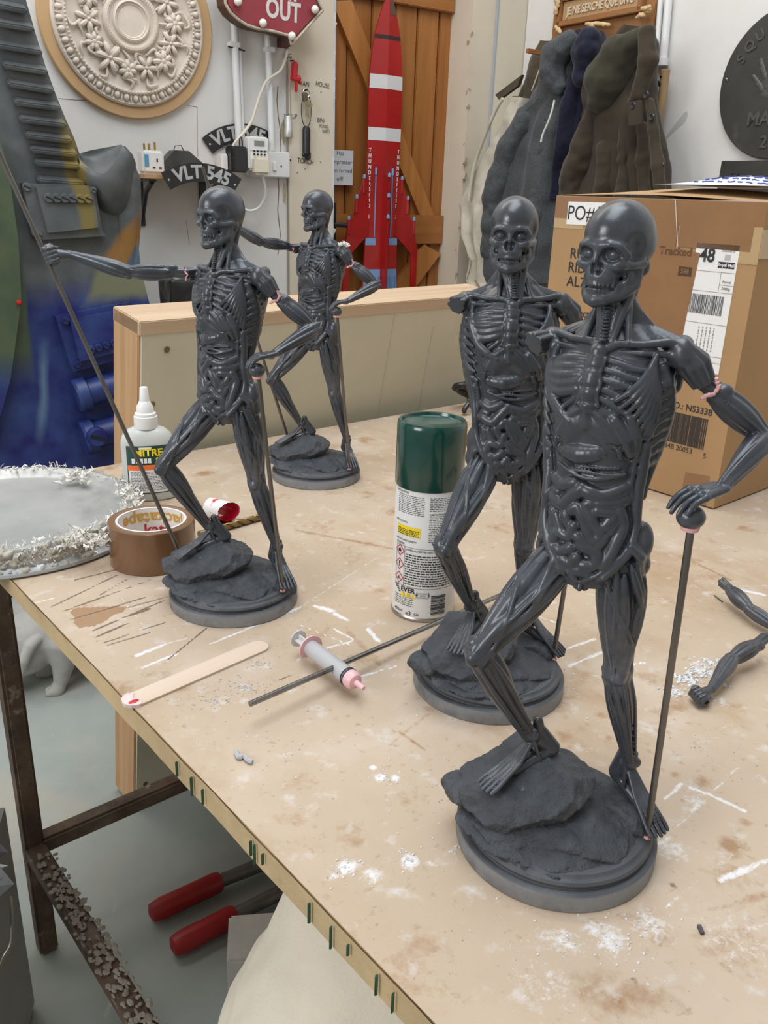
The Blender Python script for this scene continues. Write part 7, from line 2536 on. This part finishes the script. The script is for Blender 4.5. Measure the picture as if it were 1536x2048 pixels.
# ------------------------------------------------------------------ bolt cutters on the floor
bc = thing('bolt_cutters', 'long-handled cutters with red grips lying on the floor', 'bolt cutters', on_z(440, 1830, .04), 0)
o_ = bc.location.copy()
GRIP = mat('red_rubber_grip', (.34, .010, .014), rough=.45, var=.2, scale=20)
ARMM = mat('dull_arm_steel', (.20, .19, .17), rough=.5, metal=.6, var=.3, scale=30)
bc.location.z = 0
o_.z = 0
for (ga, gb, ea) in (((312, 1822), (440, 1762), (620, 1690)), ((356, 1888), (470, 1830), (640, 1745))):
    A_, B_, E_ = [on_z(a, c, .022) - o_ for a, c in (ga, gb, ea)]
    d = (B_ - A_).normalized()
    gr = MB().tube([A_ - d * .012, A_ - d * .008, A_ + d * .01, A_ + (B_ - A_) * .5, B_ - d * .01, B_], [.004, .015, .0185, .018, .0185, .016], 16).build('red_grip', GRIP, bc)
    MB().tube([B_, E_], [.012, .014], 12).build('steel_arm', ARMM, bc)

# ------------------------------------------------------------------ pale block beside the cutters
q = on_z(445, 1895, 0)
wbk = thing('chalk_block', 'small white plaster block on the floor beside the red grips', 'block', (q.x + .078, q.y - .035, 0), R(8))
MB().box((0, 0, .035), (.12, .09, .07), bev=.004).build('block_body', mat('chalky_block', (.62, .60, .56), rough=.85, var=.15, scale=20), wbk)

# ------------------------------------------------------------------ big felted sack under the bench edge
FELT = mat('cream_felt_sack', (.82, .755, .62), rough=.95, var=.10, scale=9, bump=.5, bscale=240, layers=(((.66, .61, .51), 5, .60, .78, None), ((.48, .42, .34), 22, .74, .80, None)))
c_ = on_z(690, 2048, .40)
def build_sack():
    F_ = Field((-330, -330, -4), (330, 330, 640), 7)
    F_.ell((-12, 0, 250), (200, 215, 230), None, 40)
    F_.ell((10, 40, 380), (150, 160, 170), None, 60)
    F_.ell((20, 70, 480), (95, 105, 110), None, 60)
    F_.ell((20, 0, 70), (150, 170, 100), None, 60)
    Mi = (Matrix.Translation((c_.x + .080, c_.y + .06, 0)) @ Matrix.Rotation(R(-20), 4, 'Z')).inverted()
    A_, B_ = [np.array(Mi @ TF.w(lx, y_, rz_ + .012)) * 1000 for y_ in (-.3, -1.2)]
    F_.cone(A_, B_, 42, 42, 20, 'sub')      # pressed in by the bench rail
    return roughen(F_.mesh('sack_body'), [(.12, .012), (.05, .004), (.02, .0015)], 8)
sack = thing('felt_sack', 'bulging cream felted sack standing under the edge of the bench', 'sack', (c_.x + .080, c_.y + .06, 0), R(-20))
sk = link('sack_body', build_sack(), FELT, sack, True, 180)
v0 = min(v.co.z for v in sk.data.vertices)
sk.location.z = -v0

# ------------------------------------------------------------------ scrap bin at the lower left
q = on_z(-30, 2040, .30)
bn = thing('scrap_bin', 'grey metal bin full of torn foil scraps', 'bin', (-.572, .80, 0), R(12))
BINM = mat('grey_bin_metal', (.30, .30, .28), rough=.5, var=.15, scale=10, metal=.2)
MB().box((0, 0, .19), (.20, .24, .38), bev=.012).build('bin_body', BINM, bn)
FOIL = mat('torn_foil', (.38, .38, .40), rough=.28, metal=.8, bump=.5, bscale=60)
gg = random.Random(31)
tp_ = [on_z(a, c, .41) - Vector((bn.location.x, bn.location.y, 0)) for a, c in ((20, 1690), (10, 1720), (38, 1742), (20, 1760), (45, 1720), (5, 1670))]
for k, p in enumerate(tp_):
    p = Matrix.Rotation(-R(12), 3, 'Z') @ p
    p = Vector((max(-.07, min(.10, p.x)), max(-.09, min(.10, p.y)), .392))
    b = MB()
    n = 9
    ax_ = Vector((gg.uniform(-1, 1), gg.uniform(-1, 1), gg.uniform(-.4, 1))).normalized()
    e1 = ax_.orthogonal().normalized()
    e2 = ax_.cross(e1)
    ring = []
    for i in range(n):
        r_ = gg.uniform(.014, .045)
        a_ = 2 * PI * i / n
        ring.append(p + e1 * math.cos(a_) * r_ + e2 * math.sin(a_) * r_ + ax_ * gg.uniform(-.012, .012))
    b.add([p] + ring + [v + ax_ * .0012 for v in [p] + ring], [(0, 1 + i, 1 + (i + 1) % n) for i in range(n)] + [(n + 1, n + 2 + (i + 1) % n, n + 2 + i) for i in range(n)] + [(1 + i, n + 2 + i, n + 2 + (i + 1) % n, 1 + (i + 1) % n) for i in range(n)])
    b.build('foil_scrap', FOIL, bn, False)
b = MB()
p0 = Vector((.098, -.055, .386))
for i in range(46):
    p = p0 + Vector((gg.gauss(0, .010), gg.gauss(0, .010), gg.gauss(-.012, .014)))
    d = Vector((gg.uniform(-1, 1), gg.uniform(-1, 1), gg.uniform(-1, .6))).normalized() * gg.uniform(.006, .018)
    b.tube([p, p + d * .5 + Vector((0, 0, .003)), p + d], [.003, .0022, .0006], 5)
o = b.build('plaster_shreds', PLW, bn)
o['kind'] = 'stuff'
w_ = [Matrix.Rotation(-R(12), 3, 'Z') @ (on_z(a, c, .36) - Vector((bn.location.x, bn.location.y, 0))) for a, c in ((22, 1795), (24, 1850), (22, 1890), (8, 1915), (-6, 1950))]
MB().tube(smooth_path([tuple(v) for v in w_], 4), .0022, 8).build('wire_handle', CHROME, bn)
